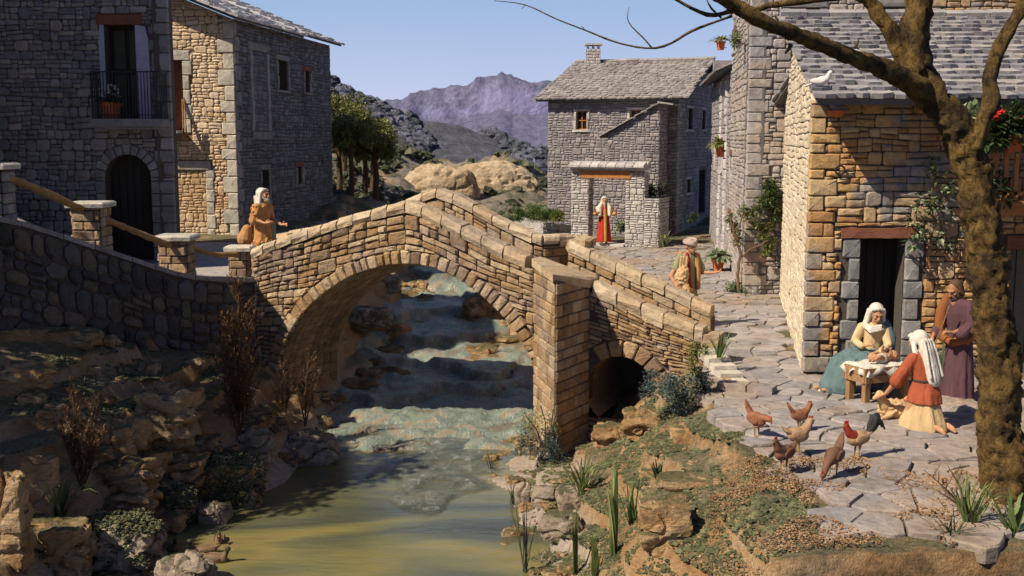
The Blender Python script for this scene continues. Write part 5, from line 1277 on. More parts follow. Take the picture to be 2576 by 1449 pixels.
def rock(u0, v0, u1, v1, Y, mat, label, seed=1, box=.5, dk=.7, sub=4, amp=.22, name='rock', strata=.0, parent=None, auto=False, fs=1.0):
    if auto: Y = hit((u0 + u1) / 2, v1 - .22 * (v1 - v0)).y + .1
    a, b = at(u0, v1, Y), at(u1, v0, Y); c = (a + b) / 2; sx, sz = (b.x - a.x) / 2, (b.z - a.z) / 2; sy = sx * dk
    vs = []
    for p in ICO[sub][0]:
        m = max(abs(p.x), abs(p.y), abs(p.z)); q = p * (1 - box + box / m * .85)
        o = Vector((seed * 5.1, seed * 2.3, 0))
        w = Vector((p.x * sx, p.y * sy, p.z * sz)) * fs
        n = fbm(*(w * 1.6 + o), 3) * amp * 1.5 + fbm(*(w * 6 + o), 4) * amp * .8; cr = abs(noise.noise(Vector((w.x * 2.6, w.y * 2.6, w.z * 4.2)) + o * 1.7)); n -= .73 * amp * max(0, 1 - cr * 9)
        if strata: n += strata * (abs(((w.z * 4 + nz(w.x * 2, w.y * 2, seed) * .8) % 1) - .5) - .25)
        q = q * (1 + n); vs.append((c.x + q.x * sx, c.y + q.y * sy, c.z + q.z * sz))
    mb = MB(); mb.add(vs, ICO[sub][1]); o = obj(name, mb, mat, parent, smooth=False, origin=(c.x, c.y, c.z - sz))
    if label: tag(o, label, 'rock', 'rocks of the stream banks')
    return o
RK = [(505, 1145, 668, 1300, 15.3, 'rock', 'square block with moss covered front face at the edge of the pool', 1, .8, .8, .0),
 (225, 1150, 400, 1250, 15.6, 'rock', 'long orange ledge slab behind the spiky grass tuft', 2, .7, .9, .5),
 (380, 1140, 530, 1235, 15.9, 'rock', 'orange ledge stone between the mossy block and the long slab', 3, .7, .9, .4),
 (225, 1222, 405, 1295, 14.6, 'rock', 'flat orange slab lying above the moss topped boulder', 4, .7, .8, .3),
 (380, 1225, 490, 1330, 14.9, 'rock', 'moss covered stone below the square block', 5, .6, .8, .0),
 (245, 1305, 412, 1470, 13.0, 'grey_rock', 'big boulder with flat moss top at the bottom left', 6, .65, .9, .15),
 (55, 1305, 235, 1475, 12.6, 'rock', 'broad stepped boulder carrying the spiky grass tuft', 7, .7, .8, .35),
 (395, 1388, 545, 1500, 12.3, 'grey_rock', 'smooth rounded boulder in front of the ducks', 8, .2, .9, .0),
 (-40, 1170, 75, 1475, 12.9, 'rock', 'tall dark rock pillar cut by the left edge', 9, .8, .8, .1),
 (70, 1140, 140, 1330, 13.6, 'rock', 'narrow rock pillar beside the left edge pillar', 10, .8, .9, .1),
 (335, 965, 510, 1130, 16.9, 'rock', 'large orange outcrop with cracked face under the dark wall', 11, .7, .8, .5),
 (230, 1060, 340, 1150, 16.4, 'rock', 'small orange outcrop behind the dry shrub', 12, .7, .8, .4),
 (440, 1265, 500, 1320, 14.6, 'rock', 'little ochre stone at the waterline near the ducks', 13, .6, .8, .0),
 (500, 1265, 580, 1330, 14.9, 'grey_rock', 'pale flat stone at the waterline below the square block', 14, .6, .8, .0),
 (590, 1075, 700, 1170, 17.2, 'grey_rock', 'pale rock behind the tall dry shrub by the arch foot', 15, .4, .9, .2),
 (700, 1085, 860, 1180, 17.8, 'grey_rock', 'pale sandy rock sloping into the rapids left of the arch', 16, .3, .9, .1),
 (1295, 1215, 1335, 1290, 15.0, 'grey_rock', 'dark jagged stone standing at the right waterline', 17, .7, .9, .1),
 (1338, 1225, 1400, 1275, 15.1, 'grey_rock', 'rounded pale stone beside the jagged one on the right bank', 18, .4, .9, .0),
 (1395, 1225, 1500, 1290, 14.8, 'grey_rock', 'pale slab under the leafy iris tuft on the right bank', 19, .5, .8, .1),
 (1590, 1250, 1735, 1400, 11.9, 'rock', 'big square orange rock with cracked face on the right bank', 20, .75, .8, .3),
 (1640, 1195, 1830, 1225, 12.7, 'rock', 'long low orange ledge crossing the mossy slope', 22, .5, .6, .2),
 (1560, 1030, 1670, 1110, 16.2, 'rock', 'orange ribbed rock at the mouth of the small arch', 23, .6, .8, .5),
 (1480, 1060, 1580, 1130, 16.6, 'rock', 'sandy rock in the edge of the bridge shadow', 24, .5, .9, .3),
 (1680, 1075, 1780, 1125, 14.9, 'rock', 'flat orange stone in the grass below the kerb', 25, .6, .7, .2),
 (1290, 1090, 1380, 1150, 18.0, 'rock', 'sandy rock at the foot of the tall pier, left side', 26, .4, .8, .2),
 (1350, 1290, 1470, 1360, 13.3, 'grey_rock', 'cracked white bank stone behind the dark reeds', 27, .4, .8, .1),
 (870, 770, 990, 830, 26, 'grey_rock', 'brown rock ledge seen through the arch on its left side', 28, .5, .7, .3),
 (1160, 730, 1300, 830, 29, 'rock', 'pale sandy outcrop seen through the arch on its right side', 29, .4, .7, .2),
 (930, 690, 1010, 760, 31, 'grey_rock', 'reddish brown rock high in the arch opening', 30, .5, .7, .3)]
for (u0, v0, u1, v1, Y, m, lab, sd, bx, dk, st) in RK: rock(u0, v0, u1, v1, Y, M[m], lab, sd, bx, dk, 5 if Y < 18 else 4, .3, strata=st, auto=Y < 19)
T = NT('sandy_knoll'); c = T.ramp(T.noise(.45, 6, .65), [(.3, (.22, .20, .15)), (.45, (.46, .34, .21)), (.58, (.56, .44, .30)), (.75, (.40, .34, .25))])
M['knoll'] = T.fin(T.mix(1.0, c, T.ramp(T.noise(3, 6, .7), [(.3, .75), (.7, 1.2)]), 'MULTIPLY'), .95, T.noise(2.5, 8, .7), .25, 1.0, .1)
# sandy cliff knoll on the horizon
rock(1010, 405, 1215, 600, 50, M['knoll'], 'pale orange cliff of the distant knoll above the bridge crest', 31, .2, .6, 5, .10, strata=0, fs=.45)
rock(1100, 400, 1365, 580, 53, M['knoll'], 'rounded ochre knoll beside the distant cliff', 32, .15, .6, 5, .10, strata=0, fs=.45)

# ---------------------------------------------------------------- foliage helpers
def leaf(mb, p, d, up, L, w, r, droop=.2):
    d = d.normalized(); s = d.cross(up)
    if s.length < 1e-3: s = d.cross(Vector((1, 0, 0)))
    s.normalize(); m = p + d * L * .45 + up * L * .04; e = p + d * L - Vector((0, 0, L * droop))
    mb.add([p, m - s * w / 2, e, m + s * w / 2], [(0, 1, 2, 3)], r)
def rdir(rg, zmin=-.3):
    while True:
        d = Vector((rg.uniform(-1, 1), rg.uniform(-1, 1), rg.uniform(zmin, 1)))
        if .1 < d.length < 1: return d.normalized()
def foliage(name, pts, n, size, mat, parent, seed=1, spread=1.0, w=.45, smooth=False):
    """leaves scattered round pts = [(Vector, radius)]"""
    rg = random.Random(seed); mb = MB()
    for _ in range(n):
        c, r = pts[rg.randrange(len(pts))]; d = rdir(rg, -.8); p = c + d * r * rg.random() ** .6
        leaf(mb, p, (d + rdir(rg) * .8), Vector((0, 0, 1)), size * rg.uniform(.6, 1.3), size * w, rg.random() * .98 + .01)
    return obj(name, mb, mat, parent)
def blade(mb, p, dx, dy, h, w, bend, r, seg=5, tipz=0.0):
    q = Vector((-dy, dx, 0)).normalized() if (dx or dy) else Vector((1, 0, 0)); vs = []
    for i in range(seg + 1):
        k = i / seg; c = p + Vector((dx * k * bend + dx * .1 * k, dy * k * bend + dy * .1 * k, h * (k - bend * .45 * k * k * k - tipz * k ** 4))); ww = w * (1 - k) ** .7 * (.7 + .6 * k * (1 - k) * 2)
        vs += [c - q * ww / 2, c + q * ww / 2 + Vector((0, 0, ww * .15))]
    mb.add(vs, [(2 * i, 2 * i + 1, 2 * i + 3, 2 * i + 2) for i in range(seg)], r)
def ground_base(b):
    if b.y > 19 or b.z > -.02 and b.x > 2.9: return b
    u, v, _ = proj(b); q = hit(u, v); return q if (q - b).length < 4 else b
def tuft(name, base, n, h, spread, w, mat, label, cat='plant', seed=1, bend=(.4, 1.1), parts=14, group=None):
    base = ground_base(base); h *= 1.4; rg = random.Random(seed); root = thing(name, base, label, cat, group); rest = MB()
    for i in range(n):
        a = rg.random() * 2 * pi; s = spread * rg.uniform(.4, 1.1); mb = MB() if i < parts else rest
        o = Vector((rg.uniform(-1, 1), rg.uniform(-1, 1), 0)) * spread * .12
        blade(mb, base + o, cos(a) * s, sin(a) * s, h * rg.uniform(.6, 1.1), w * rg.uniform(.7, 1.2), rg.uniform(*bend), rg.random() * .98 + .01)
        if i < parts: obj('leaf', mb, mat, root)
    if rest.f: obj('foliage', rest, mat, root)
    return root
def dry_shrub(base, tips, label, seed, needle=.06, mat='brown_leaf', dens=1.0, name='dry_shrub', group='dry brown shrubs of the left bank'):
    """upright stems set with narrow leaves; tips are world points the stems reach"""
    b2_ = ground_base(base); k_ = b2_.y / base.y; tips = [at(*proj(t)[:2], t.y * k_) for t in tips]; base = b2_
    rg = random.Random(seed); root = thing(name, base, label, 'shrub', group); lf_ = MB()
    for tp in tips:
        mb = MB(); P = []
        for i in range(9):
            k = i / 8; P.append(base.lerp(tp, k) + Vector((sin(k * 5 + seed) * .03, cos(k * 4) * .03, 0)) * k)
        mb.tube(P, [.016 * (1 - k / 10) for k in range(9)], 5); L = (tp - base).length
        nb = int(L * 11 * dens)
        for i in range(nb):
            k = .18 + .8 * i / nb; p = base.lerp(tp, k); d = (Vector((rg.uniform(-1, 1), rg.uniform(-1, 1), .9))).normalized(); l = L * .26 * (1.15 - k) * rg.uniform(.6, 1.2) + .08
            q = [p, p + d * l * .5, p + d * l + Vector((0, 0, l * .25))]; mb.tube(q, [.006, .004, .002], 3, caps=False)
            m = int(l / .018 * dens) + 3
            for j in range(m):
                kk = j / m; c = q[0].lerp(q[2], kk); dd = (rdir(rg, -.2) + d * .8); leaf(lf_, c, dd, Vector((0, 0, 1)), needle * rg.uniform(.6, 1.2), needle * .22, rg.random() * .98 + .01, 0)
        obj('stem', mb, M['twig'], root)
    obj('foliage', lf_, M[mat], root); return root
def gz(u, v, z): return atz(u, v, z)
# dry shrubs on the left bank
b = at(205, 1235, 14.3); dry_shrub(b, [at(188, 965, 14.3), at(150, 1060, 14.1), at(245, 1010, 14.4), at(265, 1085, 14.2), at(215, 1080, 14.0)], 'bushy dry brown shrub above the spiky grass tuft', 1, .075, dens=1.5)
b = at(602, 1112, 16.6); dry_shrub(b, [at(600, 700, 17.4), at(575, 800, 17.0), at(640, 780, 17.2), at(560, 940, 16.6), at(625, 950, 16.6)], 'tallest dry brown shrub rising in front of the bridge end', 2, .085, dens=1.5)
b = at(768, 1072, 18.2); dry_shrub(b, [at(775, 880, 18.2), at(745, 930, 18.1), at(805, 920, 18.2)], 'thin dry shrub standing alone before the dark arch', 3, .08, dens=.8)
b = at(716, 1060, 18.0); dry_shrub(b, [at(705, 910, 18.0), at(732, 960, 18.0), at(690, 975, 18.0)], 'low dry shrub at the left foot of the arch', 4, .07, dens=1.2)
b = at(395, 1140, 15.6); dry_shrub(b, [at(300, 1120, 15.3), at(345, 1110, 15.5)], 'creeping dry twig lying over the orange ledge', 5, .06, dens=1.2)
# green tufts and reeds
tuft('grass_tuft', at(150, 1310, 12.6), 26, .62, .42, .045, M['blade'], 'spiky green grass tuft on the boulder at bottom left', seed=1, bend=(.5, 1.3), parts=26)
tuft('iris_tuft', at(1465, 1245, 13.9), 34, .62, .42, .04, M['blade'], 'arching green iris tuft in the middle of the right bank', seed=2, bend=(.5, 1.2), parts=34)
tuft('reeds', at(1318, 1440, 12.55), 14, .95, .30, .022, M['reed'], 'tall dark reeds at the water edge, bottom centre', seed=3, bend=(.5, .9), parts=14)
tuft('reeds', at(1290, 1270, 14.8), 14, .40, .32, .02, M['reed'], 'short dark reeds beside the jagged stone', seed=4, bend=(.6, 1), parts=8)
tuft('reeds', at(1235, 1185, 16.6), 12, .38, .2, .016, M['reed'], 'small dark reeds at the top of the rapids', seed=5, bend=(.6, 1), parts=6)
tuft('reeds', at(735, 1180, 17.2), 14, .3, .22, .014, M['twig'], 'small dry reeds at the left end of the rapids', seed=6, bend=(.6, 1), parts=6)
for (u, v, Y, h, lab) in ((1448, 1449, 11.6, .68, 'pair of broad pointed iris leaves at the bottom of the right bank'), (1545, 1400, 11.9, 1.05, 'tall pale iris leaves left of the big orange rock'), (1500, 1455, 11.3, .45, 'low iris leaves between the two tall clumps')):
    tuft('iris_leaves', at(u, v, Y), 6 if h < 1 else 8, h, .16, .10, M['blade'], lab, seed=int(u), bend=(.2, .6), parts=8)
tuft('iris_tuft', at(1590, 1320, 12.0), 16, .55, .3, .035, M['green'], 'leafy green clump against the big orange rock', seed=9, bend=(.4, 1.0), parts=10)
tuft('agave', at(1655, 1215, 13.2), 12, .3, .16, .05, M['dark_green'], 'small dark spiky plant with an orange flower on the slope', seed=10, parts=8)
obj('flower', MB().add([tuple(at(1661, 1203, 13.1) + Vector(c) * .035) for c in ICO[1][0]], ICO[1][1]), M['terracotta'], bpy.data.objects['agave'])
tuft('palm_tuft', at(1672, 622, 36.2), 14, .55, .42, .06, M['blade'], 'small bright palm tuft at the corner of the gate wall', seed=11, parts=8, bend=(.4, 1))
tuft('fern', at(1812, 900, 16.9), 22, .42, .36, .035, M['green'], 'green fern tuft growing behind the pale stub wall', seed=12, parts=12)
tuft('grass_tuft', at(2440, 1330, 10.4), 40, .5, .4, .03, M['blade'], 'bright grass tuft at the foot of the big tree', seed=13, parts=14)
tuft('grass_tuft', at(2550, 1350, 10.0), 26, .45, .35, .05, M['green'], 'broad leafed tuft right of the tree foot', seed=14, parts=14)
tuft('grass_tuft', at(2395, 1360, 10.2), 20, .3, .32, .02, M['dark_green'], 'short dark tuft left of the tree foot', seed=15, parts=8)
tuft('leafy_plant', at(2368, 1000, 15.6), 10, .75, .14, .06, M['pale_green'], 'upright pale leafed plant between the kneeling and the standing man', seed=16, parts=10, bend=(.2, .7))
# bushes
def bush(name, pts, n, size, mat, label, seed=1, cat='bush', stems=None, base=None, sm='twig', w=.45):
    base = base or pts[0][0]; root = thing(name, base, label, cat); foliage('foliage', pts, n, size, M[mat], root, seed, w=w)
    if stems:
        for s in stems: rgs = random.Random(seed); obj('stem', MB().tube([base] + list(s), [.02] + [.01] * len(s), 5), M[sm], root)
    return root
def around(u, v, Y, k, sp, r, seed=1, flat=.6):
    rg = random.Random(seed); c = at(u, v, Y); return [(c + Vector((rg.uniform(-1, 1) * sp, rg.uniform(-1, 1) * sp * .6, rg.uniform(-1, 1) * sp * flat)), r) for _ in range(k)]
b = at(1372, 1140, 17.2); bush('pier_shrub', around(1362, 1120, 17.2, 8, .3, .16, 1), 1500, .055, 'blue_green', 'thin twiggy shrub growing at the foot of the tall pier', 1, 'shrub', [[at(1350, 1080, 17.2), at(1322, 1045, 17.2)], [at(1372, 1060, 17.2), at(1360, 1020, 17.2)], [at(1385, 1080, 17.2), at(1392, 1030, 17.2)]], b)
foliage('foliage', [(at(1322 + i * 9, 1045 + (i % 3) * 18, 17.2), .12) for i in range(9)], 420, .05, M['yellow_green'], bpy.data.objects['pier_shrub'], 5)
bush('low_shrub', around(1705, 975, 15.4, 14, .42, .16, 2, .45), 3400, .045, 'blue_green', 'dense blue green shrub hugging the bridge end', 2, w=.7)
bush('vine_shrub', [(at(1745, 940 - i * 14, 15.5), .09) for i in range(6)] + [(at(1760 + i * 8, 880, 15.5), .06) for i in range(3)], 420, .06, 'yellow_green', 'yellow green vine climbing the end post of the bridge', 3, 'vine', [[at(1748, 900, 15.5), at(1752, 860, 15.5)]], at(1745, 950, 15.5))
pl = around(1325, 535, 39.2, 10, .45, .2, 4, .3) + around(1372, 540, 38.9, 5, .3, .15, 6, .3); bush('garden_shrub', pl, 2600, .13, 'green', 'bright green bushy plants filling the curved planter', 4, 'bush', w=.25)
bush('garden_shrub', around(1412, 541, 38.6, 6, .25, .16, 7, .3), 900, .09, 'yellow_green', 'yellowish plant in the planter next to the gate pillar', 5)
bush('garden_shrub', around(1643, 478, 38.3, 8, .35, .2, 8, .5), 1300, .09, 'dark_green', 'dark bush behind the low wall right of the gate', 6)
bush('garden_shrub', around(1850, 732, 26.0, 8, .25, .14, 9, .4), 1500, .09, 'dark_green', 'low dark shrub at the foot of the climbing vine', 7)
foliage('foliage', around(1848, 732, 25.9, 6, .22, .16, 10, .4), 350, .09, M['pale_green'], bpy.data.objects['garden_shrub.003'], 11)
bush('gate_plant', around(1566, 572, 38.0, 4, .16, .12, 11, .6), 160, .17, 'pale_green', 'pale leafed plant beside the robed man in the gate', 8, 'plant')
bush('lane_shrub', around(1745, 548, 40, 4, .2, .16, 12, .4), 400, .08, 'dark_green', 'dark little bush in the shaded lane', 9)
# hanging weeds on the corner of the lane house
# climbing vine on the tower
vn = thing('climbing_vine', at(1857, 735, 25.4), 'twisting vine with yellow green leaves climbing the tower corner', 'vine')
def px(pts, Y): return [at(u, v, Y) for u, v in pts]
for i, (p, r) in enumerate(((px([(1858, 735), (1855, 690), (1862, 640), (1850, 590), (1838, 560), (1836, 540)], 25.3), .035), (px([(1860, 650), (1890, 625), (1935, 605)], 25.3), .018), (px([(1850, 590), (1862, 560), (1870, 530)], 25.3), .02))):
    Q = []
    for a in range(len(p) - 1):
        for k in range(4): Q.append(p[a].lerp(p[a + 1], k / 4))
    Q.append(p[-1]); rg = random.Random(i); Q = [q + Vector((rg.uniform(-1, 1), 0, rg.uniform(-1, 1))) * .015 for q in Q]; obj('stem', MB().tube(Q, r, 6), M['vine_stem'], vn)
lp = [(at(u, v, 25.4), .12) for u, v in ((1838, 550), (1850, 575), (1856, 605), (1870, 530), (1882, 545), (1900, 530), (1905, 560), (1920, 590), (1932, 570), (1940, 610), (1928, 630))]
foliage('foliage', lp, 900, .09, M['yellow_green'], vn, 3); foliage('foliage', lp, 500, .09, M['dark_green'], vn, 4)
lp = [(at(u, v, 25.5), .16) for u, v in ((1935, 465), (1945, 490), (1928, 500), (1948, 520), (1915, 510), (1950, 545), (1940, 470))]
iv = thing('ivy', at(1940, 520, 25.5), 'yellow flecked ivy hanging on the tower beside the cream wall', 'ivy'); foliage('foliage', lp, 900, .09, M['dark_green'], iv, 5); foliage('foliage', lp, 450, .08, M['yellow_green'], iv, 6)
# vines on the orange front
fv = thing('climbing_vine', at(2350, 700, 16.5), 'sparse vine with thin twigs climbing the orange wall right of the door', 'vine')
rg = random.Random(33)
for st in (((2345, 700), (2330, 640), (2352, 560), (2340, 500), (2355, 430), (2345, 400)), ((2330, 640), (2312, 600), (2300, 560), (2310, 520)), ((2352, 640), (2380, 590), (2372, 520), (2392, 470)), ((2345, 700), (2385, 680), (2410, 640), (2402, 590)), ((2340, 690), (2305, 650), (2295, 610))):
    p = px(st, 16.62); Q = []
    for a in range(len(p) - 1):
        for k in range(4): Q.append(p[a].lerp(p[a + 1], k / 4) + Vector((rg.uniform(-1, 1), rg.uniform(-.5, .5), rg.uniform(-1, 1))) * .02)
    Q.append(p[-1]); obj('stem', MB().tube(Q, .012, 5), M['vine_stem'], fv)
lp = [(at(u, v, 16.5), .11) for u, v in ((2345, 410), (2358, 440), (2335, 500), (2305, 520), (2300, 560), (2352, 520), (2392, 470), (2380, 540), (2368, 490), (2318, 590), (2400, 620), (2295, 610), (2430, 560), (2365, 600))]
foliage('foliage', lp, 150, .09, M['pale_green'], fv, 7, w=.7); foliage('foliage', lp, 220, .09, M['dark_green'], fv, 8, w=.7)
# ---------------------------------------------------------------- pots
def lathe(mb, c, prof_, n=18, r=0.0):
    o = len(mb.v)
    for (rad, z) in prof_:
        for k in range(n): a = 2 * pi * k / n; mb.v.append((c.x + cos(a) * rad, c.y + sin(a) * rad, c.z + z))
    for i in range(len(prof_) - 1):
        for k in range(n): mb.f.append((o + i * n + k, o + i * n + (k + 1) % n, o + (i + 1) * n + (k + 1) % n, o + (i + 1) * n + k)); mb.r.append(r)
    mb.f.append(tuple(o + k for k in reversed(range(n)))); mb.r.append(r); return mb
def pot(c, r, h, label, fol, cat='flower pot', name='potted_plant', fr=.9, n=160, ls=.16, ground=None, w=.3):
    root = thing(name, c, label, cat); obj('pot', lathe(MB(), c, [(r * .72, 0), (r * .98, h * .8), (r * 1.12, h * .8), (r * 1.14, h), (r * .98, h), (r * .95, h * .85), (0.001, h * .85)]), M['terracotta'], root, smooth=False)
    rg = random.Random(int(c.x * 100)); mb = MB()
    for i in range(n):
        d = rdir(rg, .0); p = c + Vector((0, 0, h)) + Vector((d.x, d.y, 0)) * r * .5; leaf(mb, p + d * fr * r * rg.random(), d, Vector((0, 0, 1)), ls * rg.uniform(.7, 1.3), ls * w, rg.random() * .98 + .01, .35)
    obj('foliage', mb, M[fol], root); return root
p = atz(1806, 684, 0); pot(p, .165, .36, 'orange terracotta pot of pale leafy plants standing on the square', 'pale_green', n=150, ls=.34, fr=.6)
p = lf.W(lf.L_(293, 292)[0], sb[2] + .002, .3); r_ = pot(p, .2, .34, 'red pot of white flowers on the dark balcony', 'dark_green', ls=.14)
M['white_flower'] = plain('white_flower', (.55, .55, .48), .8); M['red_flower'] = plain('red_flower', (.5, .015, .02), .6)
def flowers(root, pts, r, mat, n, seed=1):
    rg = random.Random(seed)
    mb = MB()
    for i in range(n):
        c, q = pts[rg.randrange(len(pts))]; c = c + rdir(rg, -.2) * q; mb.add([tuple(c + Vector(v_) * r * rg.uniform(.7, 1.2)) for v_ in ICO[1][0]], ICO[1][1])
    obj('blossoms', mb, M[mat], root)
flowers(r_, [(p + Vector((0, 0, .5)), .2)], .035, 'white_flower', 26)
def wallpot(fr, u, v, lab, fol='green', r=.13, n=90, ls=.2, k=1.0):
    s, t = fr.L_(u, v); c = fr.W(s, t - r * 1.2, .18); q = pot(c, r, r * 1.9, lab, fol, n=n, ls=ls); obj('bracket', MB().tube([fr.W(s, t - .1, .0), fr.W(s, t - .1, .2)], .012, 5), M['iron'], q); return q
wallpot(ts, 1829, 378, 'terracotta pot hanging by the slit window of the tower', 'yellow_green', .17, 110, .3)
wallpot(ts, 1828, 112, 'pot of yellow plants hung at the top left edge of the tower', 'yellow_green', .14, 60, .25)
bush('window_plant', [(at(1852, 95, 27), .12), (at(1850, 108, 27), .1)], 160, .12, 'pale_green', 'pale green plant spilling from the high slit window of the tower', 12, 'plant')
# flowers at the timber balcony
pb = offs(FRr, .8); q = pb.L_(2432, 318); c = pb.W(q[0], q[1] - .12, 0); root = thing('window_box', c, 'red window box of pale leaves left of the timber balcony', 'flower box')
obj('box', MB().frbox(FRr, q[0] - .12, q[0] + .3, q[1] - .05, q[1] + .08, .7, .9), M['terracotta'], root); foliage('foliage', [(at(2420, 298, 15.9), .12), (at(2440, 290, 15.9), .12), (at(2455, 285, 15.9), .12)], 130, .17, M['pale_green'], root, 3, w=.5)
root = thing('geranium', at(2530, 350, 15.6), 'big dark leaved geranium with red blossoms over the timber balcony rail', 'flower')
foliage('foliage', [(at(u, v, 15.6), .2) for u, v in ((2505, 310), (2535, 300), (2560, 320), (2520, 335), (2570, 290), (2550, 340), (2490, 345))], 900, .12, M['dark_green'], root, 4, w=.7)
flowers(root, [(at(2517, 288, 15.5), .05), (at(2508, 300, 15.5), .04), (at(2570, 300, 15.5), .05), (at(2541, 318, 15.5), .03)], .03, 'red_flower', 40)
obj('pot', lathe(MB(), at(2550, 385, 15.6), [(.1, 0), (.14, .2), (.155, .2), (.155, .26), (.12, .26)]), M['terracotta'], root)
foliage('foliage', [(at(u, v, 15.8), .1) for u, v in ((2480, 460), (2500, 440), (2520, 470), (2495, 485), (2530, 500))], 130, .13, M['dark_green'], root, 8, w=.7)
# ---------------------------------------------------------------- pine trees on the hillside, left
def crown(name, c, r, n, size, mat, parent, seed, flat=.55):
    rg = random.Random(seed); pts = []
    for i in range(26): d = rdir(rg, -.2); pts.append((c + Vector((d.x * r, d.y * r, d.z * r * flat)) * rg.uniform(.5, 1), r * .3))
    return foliage(name, pts, n, size, mat, parent, seed, w=.6)
M['pine'] = leafmat('pine_foliage', (.09, .11, .03), (.20, .21, .07), (.40, .38, .14), .8, .1)
for i, (u, v, Y, hb, r, lab) in enumerate(((850, 335, 41, 545, 1.05, 'umbrella pine nearest the shaded house flank'), (880, 345, 40, 540, .95, 'umbrella pine second from the house, with a thick trunk'), (915, 350, 42, 520, .9, 'umbrella pine third from the house'), (942, 385, 41, 500, .55, 'small low pine at the right edge of the clump'), (862, 300, 44, 520, 1.1, 'tallest umbrella pine with sunlit top'), (935, 345, 44, 490, .8, 'yellow topped pine at the right end of the hill grove'))):
    c = at(u, v, Y); bz = at(u, hb, Y); root = thing('pine_tree', bz, lab, 'tree', 'umbrella pines on the left hillside'); mb = MB()
    r *= 1.3; mb.tube([bz - Vector((0, 0, .6)), bz.lerp(c, .5) + Vector((.08, 0, 0)), c], [.13, .1, .06], 8); 
    for k in range(4): d = rdir(random.Random(i * 7 + k), .3); mb.tube([bz.lerp(c, .75), c + d * r * .6], [.05, .02], 5)
    obj('trunk', mb, M['twig'], root); crown('crown', c, r, 6000, .12, M['pine'], root, i + 3)
# unseen tree added on the left so its crown dapples the bank with shade
root = thing('added_shade_tree', (-11.2, 13.4, .4), 'unseen leafy tree added beyond the picture edge to shade the left bank', 'tree')
obj('trunk', MB().tube([Vector((-11.2, 13.4, -.2)), Vector((-11.0, 13.4, 2)), Vector((-10.8, 13.4, 4.5))], [.3, .24, .15], 10), M['twig'], root)
rg = random.Random(8); pts = []
for i in range(46):
    d = rdir(rg, -.9); pts.append((Vector((-10.9, 13.6, 5.6)) + Vector((d.x * 2.3, d.y * 2.9, d.z * 1.7)) * rg.uniform(.35, 1), .55))
for i in range(9):
    d = rdir(rg, -.9); pts.append((Vector((-10.3, 11.2, 4.4)) + Vector((d.x * 1.0, d.y * 1.6, d.z * .8)) * rg.uniform(.3, 1), .4))
foliage('crown', pts, 10500, .16, M['dark_green'], root, 9, w=.7)

# ---------------------------------------------------------------- the big bare tree
TR = thing('bare_tree', at(2500, 1262, 10.8), 'large bare tree with knobbly ochre bark in the right foreground', 'tree')
def limb(name, pts, w, Y, seed, amp=.16, n=18, step=.05, mat='bark', Ys=None):
    P = [at(u, v, (Ys[i] if Ys else Y)) for i, (u, v) in enumerate(pts)]; R = [q / F * Y / 2 for q in w]; Q = []; S = []
    for i in range(len(P) - 1):
        m = max(2, int((P[i + 1] - P[i]).length / step))
        for k in range(m):
            f = k / m; a, b_, c_, d_ = P[max(i - 1, 0)], P[i], P[i + 1], P[min(i + 2, len(P) - 1)]
            Q.append(.5 * ((2 * b_) + (c_ - a) * f + (2 * a - 5 * b_ + 4 * c_ - d_) * f * f + (3 * b_ - a - 3 * c_ + d_) * f ** 3)); S.append(R[i] * (1 - f) + R[i + 1] * f)
    Q.append(P[-1]); S.append(R[-1]); mb = MB(); mb.tube(Q, S, n); V = []
    cnt = 0
    for i in range(len(Q)):
        for k in range(n):
            v = Vector(mb.v[i * n + k]); d = v - Q[i]; q = v * 5.5; q2 = v * 16
            s = 1 + amp * 2.0 * noise.noise(Vector((q.x, q.y, q.z * .6 + seed))) + amp * 1.7 * noise.noise(Vector((q2.x, q2.y, q2.z * .7 + seed))) + amp * 1.0 * noise.noise(v * 38)
            V.append(tuple(Q[i] + d * s))
    mb.v = V; return obj(name, mb, M[mat], TR, smooth=True)
limb('trunk', [(2540, 1320), (2532, 1250), (2520, 1100), (2508, 860), (2478, 620), (2455, 470), (2425, 375), (2386, 292), (2330, 225), (2300, 165)], [160, 124, 106, 94, 84, 88, 82, 76, 76, 72], 10.8, 1, .14, 38, .026)
limb('branch', [(2302, 185), (2297, 120), (2308, 50), (2316, -30), (2335, -160), (2300, -310)], [78, 72, 58, 54, 30, 8], 10.8, 2, .2)
limb('branch', [(2295, 190), (2268, 120), (2225, 60), (2190, 10), (2150, -30), (2080, -140), (2040, -250)], [54, 46, 38, 34, 30, 14, 4], 10.8, 3, .22)
limb('branch', [(2340, 245), (2280, 200), (2200, 165), (2100, 125), (2000, 85), (1930, 60), (1850, 15), (1790, -20), (1690, -95), (1580, -140)], [62, 52, 40, 36, 32, 32, 30, 26, 14, 4], 10.8, 4, .14, Ys=[10.8, 10.6, 10.4, 10.2, 10.0, 9.8, 9.7, 9.6, 9.5, 9.4])
limb('branch', [(2450, 380), (2472, 310), (2494, 258), (2490, 200), (2510, 130), (2545, 60), (2590, -10), (2650, -120), (2700, -240)], [40, 42, 40, 34, 34, 34, 32, 20, 6], 10.7, 5, .16)
limb('branch', [(1960, 60), (1900, 35), (1930, 15), (2060, 0), (2120, -8)], [10, 12, 14, 16, 16], 10.0, 7, .2, 10)
limb('twig', [(1842, 40), (1800, 55), (1740, 78), (1690, 108), (1650, 121), (1600, 118), (1540, 103), (1470, 75), (1400, 48), (1320, 12), (1243, 2)], [6, 6, 7, 6.5, 6, 5, 4.5, 4, 3.2, 2.6, 1.6], 9.8, 8, .12, 8, .06, 'bark')
limb('twig', [(1640, 121), (1618, 95), (1590, 68), (1578, 45), (1583, 18)], [4, 3.4, 3, 2.4, 1.4], 9.8, 9, .12, 7, .06, 'twig')
